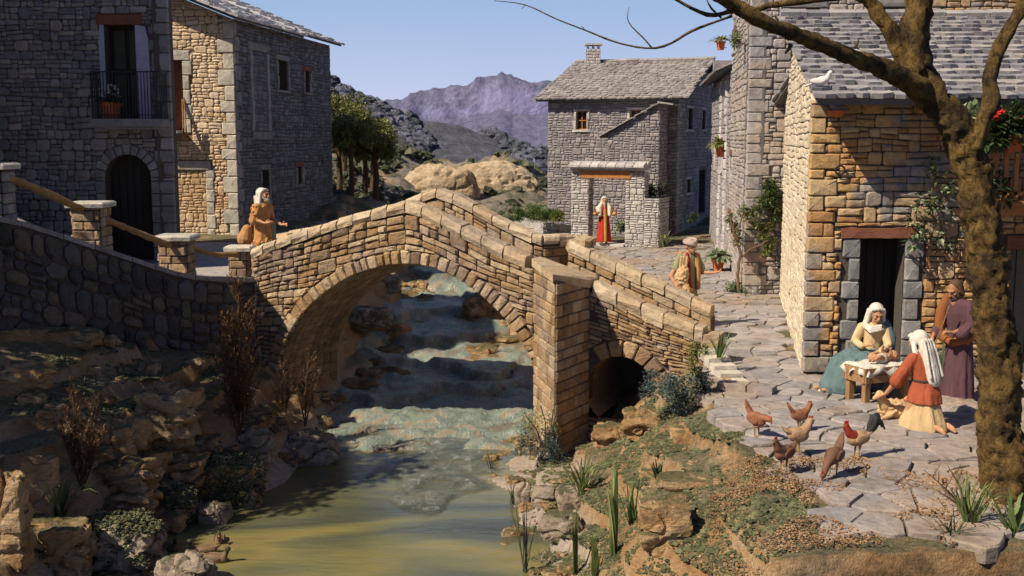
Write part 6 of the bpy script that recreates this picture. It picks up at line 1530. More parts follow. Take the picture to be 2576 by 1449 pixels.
limb('twig', [(1860, 20), (1800, 38), (1760, 30), (1720, 10), (1690, -8)], [14, 10, 9, 8, 7], 9.7, 10, .15, 8, .06, 'bark')
limb('twig', [(1815, 45), (1790, 22), (1778, 0)], [6, 5, 4], 9.7, 12, .15, 7, .06, 'bark')
for i, (u, v, u2, v2) in enumerate(((1960, 60, 1948, 38), (1850, 20, 1835, 40), (1990, 110, 1975, 135), (1470, 75, 1462, 66), (1320, 12, 1312, 22), (2150, 120, 2160, 100))):
    limb('twig', [(u, v), ((u + u2) / 2 + 2, (v + v2) / 2), (u2, v2)], [9, 7, 4] if u > 1600 else [3, 2, 1.2], 9.9, 20 + i, .2, 7, .03)
# dry grasses and bush about the tree foot
dry_shrub(at(2440, 1300, 10.2), [at(2330, 1180, 10.3), at(2390, 1170, 10.3), at(2360, 1230, 10.2)], 'dry twiggy weed leaning left from the tree foot', 31, .04, dens=1.0, name='dry_weed', group='weeds at the tree foot')
# ---------------------------------------------------------------- moss, ground cover and pebbles
def on_ground(x, y): return terrain(x, y)
def cover(name, n, pick, size, mat, label, seed, sq=.6, sub=1, lift=.3):
    rg = random.Random(seed); pts = []; tries = 0
    while len(pts) < n and tries < n * 12:
        tries += 1; x, y = pick(rg)
        if not in_view(x, y): continue
        k = nz(x * 1.3, y * 1.3, seed) + .5 * nz(x * 4, y * 4, seed)
        if k < .0: continue
        s = size * rg.uniform(.5, 1.3); pts.append((x, y, on_ground(x, y) + s * lift, s))
    return blobs(name, pts, mat, sub=sub, sq=sq, label=label)
def in_view(x, y): u = CU + x / y * F; return -100 < u < 2676
right = lambda rg: (lambda y: (rg.uniform(.2, 2.95), y))(rg.uniform(9.5, 17.5))
left = lambda rg: (lambda y: (rg.uniform(-7, -3.9), y))(rg.uniform(12.5, 19))
cover('ground_cover', 17000, right, .017, M['moss'], 'olive moss and fine leafy cover on the right bank', 3)
cover('moss', 2200, right, .04, M['moss'], 'cushions of olive moss on the right bank', 13, .5, 2, .1)
cover('ground_cover', 8000, left, .022, M['moss'], 'olive moss on the ledges of the left bank', 4)
M['crumb'] = leafmat('orange_crumb', (.20, .11, .055), (.32, .18, .09), (.38, .27, .17), .95, 0)
cover('gravel', 9000, lambda rg: (rg.uniform(2.0, 6), rg.uniform(9.5, 12.2)), .010, M['crumb'], 'orange crumbs of earth scattered over the near flagstones', 6, .6, 1, 5.2)
cover('gravel', 2500, right, .013, M['crumb'], 'orange crumbs of earth on the mossy slope', 7, .6, 1, .6)
def surface_moss(name, rocks, n, size, seed, mat='moss', front=False):
    """moss over the tops (or fronts) of given rocks"""
    rg = random.Random(seed); pts = []
    dg = [(o, [Vector(v.co) + Vector(o.location) for v in o.data.vertices], [Vector(v.normal) for v in o.data.vertices]) for o in rocks]
    for _ in range(n * 6):
        if len(pts) >= n: break
        o, V, N = dg[rg.randrange(len(dg))]; i = rg.randrange(len(V)); ok = N[i].z > .55 or (front and N[i].y < -.4 and N[i].z > -.4)
        if ok: s = size * rg.uniform(.5, 1.3); p = V[i] + rdir(rg, -1) * .05; pts.append((p.x, p.y, p.z, s))
    return blobs(name, pts, M[mat], sub=1, sq=.7, label='moss clumps grown over the bank rocks')
RO = {o['label']: o for o in bpy.data.objects if o.name.startswith('rock') and 'label' in o}
surface_moss('moss', [RO['square block with moss covered front face at the edge of the pool'], RO['moss covered stone below the square block']], 5200, .024, 1, front=True)
surface_moss('moss', [RO['big boulder with flat moss top at the bottom left']], 2200, .02, 2)

# small broken rocks along the waterlines
rg = random.Random(78); vs_all = MB(); base_v, base_f = ICO[3]
def scree(n, pick, smin, smax):
    for i in range(n):
        x, y = pick(); s = rg.uniform(smin, smax) * (.6 + .8 * rg.random() ** 2); z = max(terrain(x, y), -1.76) + s * .05; o = Vector((i * 3.3, n, 0)); sx, sy, sz = s * rg.uniform(.8, 1.5), s * rg.uniform(.7, 1.2), s * rg.uniform(.45, .8); V = []
        for p in base_v:
            m = max(abs(p.x), abs(p.y), abs(p.z)); q = p * (.45 + .5 / m); q = q * (1 + .45 * noise.noise(p * 1.4 + o) + .25 * noise.noise(p * 3.7 + o)); V.append((x + q.x * sx, y + q.y * sy, z + q.z * sz))
        vs_all.add(V, base_f, rg.random() * .9 + .01)
def along(side):
    y = rg.uniform(12, 22)
    L = {'L': [(12, -5.5), (13, -5.3), (15, -4.7), (17, -3.75), (19, -3.5), (22, -3.3)], 'R': [(12, .3), (13, .15), (15, .05), (17, -.4), (19, .05), (22, .8)]}[side]
    return float(np.interp(y, [q[0] for q in L], [q[1] for q in L])) + rg.uniform(-.55, .25) * (1 if side == 'L' else -1), y
scree(45, lambda: along('L'), .05, .2); scree(45, lambda: along('R'), .04, .15)
scree(45, lambda: (rg.uniform(-7, -4.4), rg.uniform(12.6, 18.5)), .06, .24)
scree(25, lambda: (rg.uniform(.4, 2.6), rg.uniform(10, 16)), .03, .10)
def up(): 
    y = rg.uniform(22.5, 38); return (rg.choice((-1, 1)) * rg.uniform(.75, 1.6) - 1.6, y)
scree(130, up, .12, .4)
obj('rubble', vs_all, M['rock'], kind='stuff', label='broken ochre rocks strewn along both waterlines')
# ---------------------------------------------------------------- figures: closed pieces merged into one skin per part
PEND = []
def Vc(*a): return Vector(a)
class Fig:
    def __init__(s, name, loc, rot, label, cat='person', scale=1.0, group=None):
        s.root = thing(name, loc, label, cat, group); s.M = Matrix.Rotation(rot, 4, 'Z') @ Matrix.Scale(scale, 4); s.p = {}; s.loc = Vector(loc)
    def part(s, n): return s.p.setdefault(n, MB())
    def cap(s, n, pts, rad, k=10, el=None):
        """rounded limb through the points"""
        P = [Vector(p) for p in pts]
        if not hasattr(rad, '__len__'): rad = [rad] * len(P)
        d0 = (P[1] - P[0]).normalized(); d1 = (P[-1] - P[-2]).normalized(); Q = []; R = []
        for a in (90, 60, 30): a = radians(a); Q.append(P[0] - d0 * rad[0] * sin(a)); R.append(max(rad[0] * cos(a), .0008))
        Q += P; R += list(rad)
        for a in (30, 60, 90): a = radians(a); Q.append(P[-1] + d1 * rad[-1] * sin(a)); R.append(max(rad[-1] * cos(a), .0008))
        s.part(n).tube(Q, R, k, el=el); return s
    def ell(s, n, c, rx, ry, rz, rot=None, k=3):
        c = Vector(c); v = []
        for p in ICO[k][0]:
            q = Vector((p.x * rx, p.y * ry, p.z * rz)); q = rot @ q if rot is not None else q; v.append(c + q)
        s.part(n).add(v, ICO[k][1]); return s
    def loft(s, n, rings, folds=9, amp=.0, ph=0.0, k=48):
        """rings: (centre, rx, ry[, fold depth]) from the hem up"""
        mb = s.part(n); o = len(mb.v)
        for i, r in enumerate(rings):
            c = Vector(r[0]); a_ = r[3] if len(r) > 3 else amp
            for j in range(k):
                t = 2 * pi * j / k; f = 1 + a_ * (sin(folds * t + ph + i * .15) + .5 * sin(folds * 1.7 * t + ph * 2 + i * .1 + 1))
                mb.v.append((c.x + cos(t) * r[1] * f, c.y + sin(t) * r[2] * f, c.z))
        m = len(rings)
        for i in range(m - 1):
            for j in range(k): mb.f.append((o + i * k + j, o + i * k + (j + 1) % k, o + (i + 1) * k + (j + 1) % k, o + (i + 1) * k + j)); mb.r.append(0.0)
        mb.f.append(tuple(o + j for j in reversed(range(k)))); mb.f.append(tuple(o + (m - 1) * k + j for j in range(k))); mb.r += [0.0, 0.0]; return s
    def hand(s, n, w, d, nrm, curl=.6, side=1, k=1.0):
        """five fingers: wrist w, pointing along d, palm facing nrm"""
        w, d, nrm = Vector(w), Vector(d).normalized(), Vector(nrm); nrm = (nrm - d * nrm.dot(d)).normalized(); x = d.cross(nrm).normalized() * side
        s.cap(n, [w, w + d * .045 * k, w + d * .085 * k], [.026 * k, .036 * k, .036 * k], 10, el=.6)
        for i, (off, L) in enumerate(((-.028, .07), (-.010, .08), (.009, .075), (.027, .058))):
            b = w + d * .088 * k + x * off * k; c1 = curl * .8; e = b + (d * cos(c1) + nrm * sin(c1)) * L * .5 * k; c2 = curl * 1.9; f = e + (d * cos(c2) + nrm * sin(c2)) * L * .5 * k
            s.cap(n, [b, e, f], [.0105 * k, .0095 * k, .008 * k], 7)
        b = w + d * .035 * k - x * .03 * k; e = b + (d * .6 - x * .6 + nrm * .4) * .04 * k; s.cap(n, [b, e, e + (d * .8 + nrm * .5) * .032 * k], [.013 * k, .011 * k, .009 * k], 7)
        return s
    def head(s, n, c, R, k=1.0, beard=None, hair=None, long=.0, turban=None):
        """c centre, R rotation matrix: face looks along local -y"""
        c = Vector(c); T = lambda x, y, z: c + R @ Vector((x, y, z)) * k; E = lambda m, p, a, b, d: s.ell(m, T(*p), a * k, b * k, d * k, R.to_3x3())
        E(n, (0, .012, .02), .077, .095, .1); E(n, (0, -.03, -.055), .055, .058, .06); E(n, (0, -.055, -.095), .028, .028, .024)
        s.cap(n, [T(0, -.088, .02), T(0, -.112, -.025)], [.011 * k, .017 * k], 8)
        E(n, (-.014, -.1, -.03), .011, .012, .009); E(n, (.014, -.1, -.03), .011, .012, .009)
        s.cap(n, [T(-.05, -.075, .034), T(0, -.092, .03), T(.05, -.075, .034)], .012 * k, 7)
        E(n, (-.045, -.066, -.015), .022, .02, .02); E(n, (.045, -.066, -.015), .022, .02, .02)
        s.cap(n, [T(-.022, -.088, -.06), T(0, -.096, -.058), T(.022, -.088, -.06)], .008 * k, 6); s.cap(n, [T(-.016, -.086, -.072), T(0, -.092, -.073), T(.016, -.086, -.072)], .008 * k, 6)
        for q in (-1, 1): s.ell(n, T(q * .078, .01, -.005), .012 * k, .022 * k, .032 * k, R.to_3x3())
        for q in (-1, 1): s.ell('eyes', T(q * .03, -.086, .01), .011 * k, .008 * k, .006 * k, R.to_3x3(), 2)
        s.cap(n, [T(0, .02, -.06), c + Vector((0, .02, -.17 * k))], [.052 * k, .058 * k], 10)
        if beard:
            E(beard, (0, -.05, -.09), .058, .05, .05); s.cap(beard, [T(0, -.075, -.09), T(0, -.08, -.13 - long)], [.04 * k, .018 * k], 9); s.cap(beard, [T(-.03, -.094, -.052), T(0, -.1, -.046), T(.03, -.094, -.052)], .008 * k, 6)
            for q in (-1, 1): s.cap(beard, [T(q * .07, -.02, .0), T(q * .06, -.04, -.06), T(q * .03, -.065, -.09)], .017 * k, 7)
        if hair:
            E(hair, (0, .035, .045), .088, .092, .09); 
            for q in (-1, 1): s.cap(hair, [T(q * .07, .02, .03), T(q * .078, .03, -.05), T(q * .06, .05, -.1)], [.03 * k, .032 * k, .02 * k], 8)
            s.cap(hair, [T(0, .07, .0), T(0, .08, -.1)], [.07 * k, .05 * k], 10)
        return s
    def scarf(s, n, c, R, k=1.0, drop=.3, wide=.16, back=.1):
        """cloth over the crown, falling behind the shoulders"""
        c = Vector(c); T = lambda x, y, z: c + R @ Vector((x, y, z)) * k
        s.ell(n, T(0, .035, .045), .098 * k, .105 * k, .1 * k, R.to_3x3())
        for q in (-1, 1): s.cap(n, [T(q * .085, -.015, .05), T(q * .092, .0, -.03), T(q * .105, .01, -.11), T(q * wide, .02, -.11 - drop * .5)], [.03 * k, .03 * k, .034 * k, .03 * k], 9)
        s.cap(n, [T(-.07, -.055, .088), T(0, -.07, .105), T(.07, -.055, .088)], .022 * k, 8)
        s.cap(n, [T(0, .08, .0), T(0, back, -.12), T(0, back + .02, -.12 - drop)], [.085 * k, .11 * k, .10 * k], 12, el=.62)
        for j in range(4): x = -.07 + .047 * j; s.cap(n, [T(x, .14, .0), T(x * 1.3, back + .055, -.12), T(x * 1.6, back + .06, -.10 - drop)], .02 * k, 6)
        return s
    def done(s, mats, voxel=.01, smooth=2, wool=()):
        for n, mb in s.p.items():
            mb.v = [tuple(s.M @ Vector(v) + s.loc) for v in mb.v]; o = obj(n, mb, mats[n], s.root, origin=s.loc)
            if n == 'eyes': continue
            m = o.modifiers.new('r', 'REMESH'); m.mode = 'VOXEL'; m.voxel_size = voxel; m.use_smooth_shade = True
            m = o.modifiers.new('s', 'SMOOTH'); m.iterations = smooth; m.factor = .5
            PEND.append(o)
        return s.root
def RX(yaw=0, pitch=0, roll=0): return (Matrix.Rotation(yaw, 3, 'Z') @ Matrix.Rotation(pitch, 3, 'X') @ Matrix.Rotation(roll, 3, 'Y'))
CLOTH = ('cloth', 'robe', 'tunic', 'mantle', 'cloak', 'turban', 'vest', 'sash', 'bag', 'shawl')
def cl(name, col, var=.18, rough=.75):
    if any(k in name for k in CLOTH): M[name] = plain(name, col, .85, .32, 4.5, .03, .15, bscale=5.5, stretch=(2.4, 2.4, .5))
    else: M[name] = plain(name, col, rough, max(var, .25), 12, .006, .25)
    return M[name]
cl('skin', (.46, .24, .13)); cl('dark_skin', (.33, .16, .08)); cl('white_cloth', (.60, .56, .48)); cl('cream_cloth', (.58, .43, .24)); cl('teal_cloth', (.11, .17, .175)); cl('red_tunic', (.34, .085, .04)); cl('beige_cloth', (.50, .36, .19))
cl('purple_robe', (.10, .05, .06)); cl('orange_mantle', (.24, .09, .03)); cl('dark_hair', (.09, .05, .03)); cl('grey_beard', (.42, .36, .26)); cl('red_robe', (.42, .035, .03)); cl('gold_sash', (.46, .27, .07)); cl('fleece', (.46, .22, .08)); cl('grey_cloak', (.20, .24, .19))
cl('leather', (.40, .21, .08)); cl('turban', (.40, .30, .27)); cl('olive_robe', (.27, .26, .15)); cl('brown_vest', (.46, .24, .09)); cl('red_bag', (.34, .03, .025)); cl('wool', (.52, .35, .18)); cl('eye', (.03, .015, .01)); cl('brown_beard', (.26, .15, .07)); cl('belt', (.05, .035, .03)); cl('blue_shawl', (.10, .15, .16))
def body_core(f, n, hip, neck, hw=.14, sh=.18, lean=Vector((0, 0, 0))):
    """trunk that carries head, arms and legs as one skin under the clothes"""
    hip, neck = Vector(hip), Vector(neck); f.cap(n, [hip, hip.lerp(neck, .5), hip.lerp(neck, .85)], [.11, .11, .10], 10); f.cap(n, [hip.lerp(neck, .85), neck], [.08, .055], 10)
# --- standing man in purple (right)
f = Fig('person', at(2404, 1010, 14.9) * 1.0, radians(-62), 'standing bearded man in purple robe and orange mantle, holding a thin staff')
f.root.location.z = 0.03; f.loc = Vector(f.root.location)
Rh1 = RX(0, radians(28)); hc_ = (0, -.13, 1.56)
body_core(f, 'body', (0, 0, .9), (0, -.06, 1.46)); f.head('body', hc_, Rh1, 1.05, beard='beard', hair='hair')
for q in (-1, 1): f.cap('body', [(q * .09, 0, .88), (q * .09, -.02, .48), (q * .09, 0, .08)], [.09, .065, .045]); f.cap('body', [(q * .09, .03, .04), (q * .10, -.08, .035), (q * .105, -.16, .025)], [.04, .04, .028])
f.loft('robe', [((0, .02, .07), .235, .20, .05), ((0, .02, .3), .215, .185, .05), ((0, .02, .6), .19, .17, .035), ((0, .01, .9), .175, .15, .02), ((0, .0, 1.05), .165, .14, .015), ((0, -.02, 1.25), .195, .145, .01), ((0, -.04, 1.38), .19, .12, .0), ((0, -.05, 1.45), .10, .09, 0)], 9)
f.cap('robe', [(-.17, -.04, 1.36), (-.22, -.1, 1.12), (-.2, -.2, .95)], [.085, .08, .085]); f.cap('robe', [(.17, -.04, 1.36), (.24, -.06, 1.12), (.20, -.2, 1.0)], [.085, .08, .09])
f.cap('body', [(-.18, -.06, 1.3), (-.22, -.1, 1.1), (-.19, -.28, .93)], [.05, .045, .028]); f.hand('body', (-.19, -.29, .92), (0, -.4, -1), (1, 0, 0), .35, 1, 1.05)
f.cap('body', [(.18, -.06, 1.3), (.24, -.08, 1.1), (.16, -.3, 1.02)], [.05, .045, .028]); f.hand('body', (.15, -.31, 1.02), (-.5, -.8, .1), (0, 0, -1), .8, 1, 1.05)
f.cap('mantle', [(-.17, -.07, 1.44), (-.2, -.14, 1.25), (-.19, -.17, 1.0), (-.12, -.18, .9), (.05, -.19, .86), (.2, -.08, .92), (.22, .08, 1.0)], [.06, .075, .07, .06, .06, .065, .05], 12)
f.cap('mantle', [(-.16, -.0, 1.45), (-.21, .05, 1.2), (-.18, .12, .95)], [.055, .07, .06])
f.cap('staff', [(.12, -.36, 1.38), (-.02, -.35, 1.0), (-.2, -.36, .62)], .012, 6)
f.done({'body': M['dark_skin'], 'beard': M['dark_hair'], 'hair': M['dark_hair'], 'robe': M['purple_robe'], 'mantle': M['orange_mantle'], 'staff': M['wood'], 'eyes': M['eye']}, .0105)
# raised stone under his feet
rock(2290, 1002, 2480, 1060, 14.6, M['flag'], 'low flat stone under the feet of the man in purple', 41, .6, .8, 4, .1)
# --- kneeling man in red tunic, seen from behind
kp = at(2312, 1075, 13.6); f = Fig('person', Vector((kp.x, kp.y, .03)), radians(-146), 'kneeling man seen from behind in an orange red tunic and white headscarf, stroking the lamb', scale=.93)
body_core(f, 'body', (0, .08, .5), (0, -.04, 1.02)); f.head('body', (0, -.1, 1.15), RX(0, radians(20)), 1.05)
for q in (-1, 1): f.cap('body', [(q * .1, .05, .48), (q * .12, -.12, .1)], [.1, .07]); f.cap('body', [(q * .12, -.12, .09), (q * .11, .12, .08), (q * .11, .34, .07)], [.065, .06, .04]); f.cap('body', [(q * .11, .35, .08), (q * .11, .43, .05), (q * .11, .47, .02)], [.04, .04, .025])
f.loft('skirt', [((0, .05, .0), .27, .33, .05), ((0, .05, .1), .25, .31, .05), ((0, .06, .3), .2, .22, .04), ((0, .05, .5), .17, .16, .02)], 8)
f.loft('tunic', [((0, .06, .36), .225, .235, .045), ((0, .06, .5), .205, .2, .04), ((0, .04, .66), .165, .14, .01), ((0, .01, .85), .19, .14, .0), ((0, -.02, .97), .185, .12, .0), ((0, -.04, 1.05), .09, .08, .0)], 8)
f.cap('tunic', [(.16, -.03, .95), (.24, -.1, .78), (.25, -.2, .62)], [.08, .085, .1]); f.cap('tunic', [(-.16, -.03, .95), (-.24, -.1, .78), (-.25, -.18, .62)], [.08, .085, .1])
f.loft('belt', [((0, .045, .635), .178, .158), ((0, .045, .675), .178, .155)], 9)
f.cap('body', [(.17, -.03, .93), (.25, -.14, .7), (.22, -.38, .42)], [.055, .05, .03]); f.hand('body', (.22, -.39, .41), (.0, -.8, -.5), (0, -.5, -1), .4, 1, 1.05)
f.cap('body', [(-.17, -.03, .93), (-.26, -.12, .7), (-.24, -.34, .34)], [.055, .055, .032]); f.hand('body', (-.24, -.35, .33), (.1, -.7, -.7), (0, -.5, -1), .4, -1, 1.05)
f.scarf('headscarf', (0, -.08, 1.15), RX(0, radians(16)), 1.12, .34, .12, .1)
f.done({'body': M['skin'], 'skirt': M['beige_cloth'], 'tunic': M['red_tunic'], 'belt': M['belt'], 'headscarf': M['white_cloth'], 'eyes': M['eye']}, .0105)
# --- seated woman
mp = at(2188, 965, 15.75); f = Fig('person', Vector((mp.x, mp.y, .03)), radians(-22), 'seated woman in white veil, cream dress and teal skirt beside the manger')
body_core(f, 'body', (0, .05, .5), (.05, -.04, .98)); f.head('body', (.06, -.12, 1.11), RX(radians(28), radians(24)), 1.0)
for q, ft in ((-1, (-.62, -.34, .04)), (1, (-.5, -.46, .04))): f.cap('body', [(q * .1, 0, .48), (-.25 + q * .1, -.35, .45), Vector(ft) + Vector((0, 0, .05))], [.09, .075, .045]); f.cap('body', [Vector(ft), Vector(ft) + Vector((-.09, -.05, 0))], [.036, .028])
f.cap('dress', [(0, .06, .45), (.02, .02, .7), (.04, -.02, .9)], [.16, .145, .14], 14); f.cap('dress', [(-.14, -.03, .9), (-.22, -.08, .7), (-.12, -.24, .66)], [.07, .07, .05]); f.cap('dress', [(.17, -.03, .88), (.24, -.14, .68), (.16, -.3, .62)], [.07, .065, .05])
f.loft('underskirt', [((-.46, -.32, .0), .25, .2, .05), ((-.4, -.3, .08), .2, .17, .05), ((-.3, -.28, .2), .1, .1, 0)], 9)
f.cap('body', [(-.14, -.03, .88), (-.22, -.08, .7), (-.08, -.27, .67)], [.045, .042, .026]); f.hand('body', (-.075, -.275, .67), (.8, -.2, .3), (0, 0, -1), .7, -1)
f.cap('body', [(.17, -.03, .86), (.24, -.15, .67), (.1, -.32, .6)], [.045, .042, .026]); f.hand('body', (.095, -.325, .6), (-.6, -.5, -.2), (0, 0, -1), .6, 1)
sk = 'skirt'
f.cap(sk, [(-.08, .05, .46), (-.28, -.2, .45), (-.4, -.33, .4), (-.45, -.33, .2), (-.48, -.34, .07)], [.17, .16, .15, .17, .2], 16); f.cap(sk, [(.1, .05, .46), (-.08, -.3, .44), (-.28, -.42, .34), (-.33, -.42, .1)], [.17, .15, .15, .18], 16); f.cap(sk, [(.1, .08, .4), (.12, .05, .1)], [.2, .22], 14)
for j in range(9):
    a = j / 8; x = -.15 + a * .2; f.cap(sk, [(x - .0, -.02 - a * .12, .60 - a * .02), (-.30 - .04 * (1 - a) + a * .1, -.28 - a * .2, .53 - a * .05), (-.50 + a * .22, -.42 - a * .13, .36), (-.60 + a * .32, -.44 - a * .13, .05)], [.02, .024, .022, .02], 6)
f.cap('mantle', [(.17, .02, .97), (.25, -.02, .78), (.24, -.12, .55), (.2, -.2, .48)], [.07, .085, .09, .06], 12); f.cap('mantle', [(.1, .12, .9), (.12, .16, .6)], [.1, .12])
f.scarf('veil', (.06, -.1, 1.11), RX(radians(22), radians(18)), 1.08, .2, .12, .08)
for j in range(3): f.cap('veil', [(-.11, -.12, .99 - j * .03), (.0, -.2 - j * .01, .93 - j * .035), (.13, -.17, .96 - j * .03)], .02, 7)
f.done({'body': M['skin'], 'dress': M['cream_cloth'], 'underskirt': M['cream_cloth'], sk: M['teal_cloth'], 'mantle': M['blue_shawl'], 'veil': M['white_cloth'], 'eyes': M['eye']}, .0095)
# --- manger with cloth
mc = at(2176, 1021, 14.75); ma = radians(24); root = thing('manger', Vector((mc.x, mc.y, .02)), 'wooden trough manger on four legs with a white cloth over it', 'manger')
Mr = Matrix.Rotation(ma, 3, 'Z'); ax = (Mr @ Vector((1, 0, 0)), Mr @ Vector((0, 1, 0)), Vector((0, 0, 1))); W_, D_ = .80, .44
cc = Vector((mc.x, mc.y, .03)) + ax[0] * W_ / 2 + ax[1] * D_ / 2
for sx in (-1, 1):
    for sy in (-1, 1): obj('leg', MB().box(cc + ax[0] * sx * (W_ / 2 - .06) + ax[1] * sy * (D_ / 2 - .06) + Vector((0, 0, .17)), .085, .075, .34, ax), M['wood'], root)
for k in range(2):
    for sy in (-1, 1): obj('plank', MB().box(cc + ax[1] * sy * (D_ / 2 - .012 * k) + Vector((0, 0, .34 + k * .105)), W_ + .03 + .015 * k, .03, .098, ax), M['wood'], root)
    for sx in (-1, 1): obj('plank', MB().box(cc + ax[0] * sx * (W_ / 2) + Vector((0, 0, .34 + k * .105)), .03, D_ - .05, .098, ax), M['wood'], root)
obj('bottom_board', MB().box(cc + Vector((0, 0, .315)), W_ - .04, D_ - .05, .03, ax), M['wood'], root)
mb = MB(); n = 26
for j in range(n):
    for i in range(n):
        a, b = i / (n - 1) * 2 - 1, j / (n - 1) * 2 - 1; x = a * (W_ / 2 + .035 + .03 * sin(b * 9)); y = b * (D_ / 2 + .03 + .015 * sin(a * 11)); e = max(0, abs(a) - .86, (abs(b) - .84))
        z = .51 + .02 * sin(a * 9 + b * 3) * .5 + .014 * sin(b * 17 + a * 6) - e * .62 * (1.0 + .5 * sin(a * 7 + b * 5)); p = cc + ax[0] * x + ax[1] * y; mb.v.append((p.x, p.y, z + .03))
mb.f = [(j * n + i, j * n + i + 1, (j + 1) * n + i + 1, (j + 1) * n + i) for j in range(n - 1) for i in range(n - 1)]; mb.r = [0.0] * len(mb.f); o = obj('cloth', mb, M['white_cloth'], smooth=True); tag(o, 'white cloth spread over the manger under the baby', 'cloth'); m = o.modifiers.new('t', 'SOLIDIFY'); m.thickness = .012
# --- baby
f = Fig('person', Vector((cc.x + .03, cc.y - .0, .565)), ma + .15, 'baby lying on the white cloth in the manger with arms raised')
f.ell('body', (.22, -.03, .06), .075, .07, .075); f.ell('body', (.2, -.095, .06), .014, .014, .014); f.cap('body', [(.14, -.03, .05), (.02, -.03, .04), (-.04, -.03, .04)], [.055, .065, .055]); f.cap('body', [(-.04, -.06, .05), (-.14, -.08, .09), (-.25, -.08, .04)], [.042, .036, .02]); f.cap('body', [(-.04, .0, .05), (-.13, .0, .08), (-.23, -.01, .03)], [.042, .036, .02])
f.cap('body', [(.12, -.07, .07), (.07, -.12, .12), (.05, -.12, .18)], [.028, .022, .016]); f.cap('body', [(.12, .02, .08), (.06, .03, .15), (.04, .0, .2)], [.028, .022, .016])
for p in ((-.26, -.08, .05), (-.24, -.01, .04), (.05, -.12, .19), (.04, 0, .21)): f.ell('body', p, .022, .018, .018)
f.cap('wrap', [(.0, -.03, .045), (-.07, -.03, .05)], [.073, .066], 12); f.done({'body': M['skin'], 'wrap': M['white_cloth']}, .007)
# --- lying lamb
def wool(f, n, c, rx, ry, rz, k=60, r=.02, seed=1, rot=None):
    rg = random.Random(seed)
    for i in range(k):
        d = rdir(rg, -.6); q = Vector((d.x * rx, d.y * ry, d.z * rz)); q = rot @ q if rot is not None else q; f.ell(n, Vector(c) + q, r * rg.uniform(.7, 1.2), r, r * rg.uniform(.7, 1.2), k=1)
lp_ = at(2240, 1052, 13.95); f = Fig('lamb', Vector((lp_.x, lp_.y, .03)), radians(0), 'cream lamb lying on the flagstones under the kneeling man hand', 'lamb')
f.ell('body', (.06, .05, .13), .21, .12, .13); wool(f, 'body', (.06, .05, .13), .21, .12, .13, 80, .022); f.cap('body', [(-.08, .0, .18), (-.14, -.02, .3)], [.07, .055]); f.ell('body', (-.16, -.03, .34), .055, .05, .055); f.cap('body', [(-.18, -.05, .34), (-.245, -.08, .30)], [.04, .026])
for q in (-1, 1): f.cap('body', [(-.14, .03 * q - .02, .37), (-.13, .09 * q - .02, .34)], [.018, .012], 7)
f.cap('body', [(-.02, -.06, .08), (-.15, -.1, .04), (-.25, -.1, .02)], [.035, .025, .018]); f.cap('body', [(-.03, .06, .06), (-.16, .02, .03)], [.035, .02]); f.cap('body', [(.2, -.06, .06), (.08, -.12, .03)], [.05, .022]); f.done({'body': M['wool']}, .009, 1)
# --- shepherd with a sheep under his arm
sp = at(1727, 812, 21.1); f = Fig('person', Vector((sp.x, sp.y, .03)), radians(14), 'turbaned shepherd carrying a sheep under his arm on the square behind the bridge parapet')
Rt = RX(radians(18), radians(-4)); body_core(f, 'body', (0, 0, .9), (0, -.03, 1.42)); f.head('body', (.02, -.05, 1.56), Rt, 1.08, beard='beard')
for q in (-1, 1): f.cap('body', [(q * .09, 0, .88), (q * .1, -.02, .45), (q * .1, 0, .06)], [.09, .065, .045]); f.cap('body', [(q * .1, 0, .04), (q * .11, -.14, .03)], [.04, .03])
f.loft('robe', [((.02, 0, .12), .25, .2, .05), ((.02, 0, .5), .2, .17, .04), ((0, 0, .85), .17, .14, .02), ((0, -.01, 1.15), .175, .13, .0), ((0, -.02, 1.36), .18, .11, 0), ((0, -.03, 1.43), .09, .08, 0)], 9)
for q in (-1, 1): f.cap('robe', [(q * .17, -.02, 1.34), (q * .26, -.03, 1.14)], [.075, .085])
f.cap('vest', [(.13, -.08, 1.40), (.16, -.12, 1.1), (.17, -.12, .78)], [.05, .055, .05], 10); f.cap('vest', [(.1, .08, 1.38), (.14, .1, 1.1), (.14, .1, .8)], [.08, .09, .08]); f.cap('vest', [(-.1, .08, 1.38), (-.12, .1, 1.1), (-.12, .1, .8)], [.08, .09, .08]); f.cap('vest', [(.19, -.02, 1.37), (.2, .0, 1.1), (.2, 0, .8)], [.06, .065, .05])
f.cap('red_sash', [(-.06, -.1, 1.42), (-.04, -.14, 1.2), (-.03, -.15, .95), (-.03, -.16, .7)], [.035, .04, .045, .09], 10)
f.cap('body', [(.2, -.03, 1.25), (.28, -.06, 1.05), (.42, -.22, 1.06)], [.052, .046, .028]); f.hand('body', (.43, -.23, 1.06), (.8, -.4, .2), (0, -.3, 1), .5, 1, 1.1)
f.cap('body', [(-.2, -.03, 1.25), (-.36, -.06, 1.0), (-.3, -.22, .8), (-.16, -.28, .76)], [.052, .048, .038, .028]); f.hand('body', (-.16, -.28, .76), (1, -.1, -.1), (0, 1, 0), .3, -1, 1.1)
for j in range(5):
    a = -.35 + j * .17; c = Vector((.02, -.05, 1.6)); pts = [c + Rt @ Vector((cos(t) * .108, sin(t) * .12, .03 + .045 * sin(t + a * 3) + a * .09)) for t in np.linspace(0, 2 * pi, 14)]; f.cap('turban', pts, .03, 7)
f.ell('turban', (.02, -.03, 1.65), .098, .105, .065)
f.done({'body': M['skin'], 'beard': M['brown_beard'], 'robe': M['olive_robe'], 'vest': M['brown_vest'], 'red_sash': M['red_bag'], 'turban': M['turban'], 'eyes': M['eye']}, .0115)
shp = f
f = Fig('sheep', shp.loc, radians(14), 'curly cream sheep hanging head down under the turbaned shepherd arm', 'sheep')
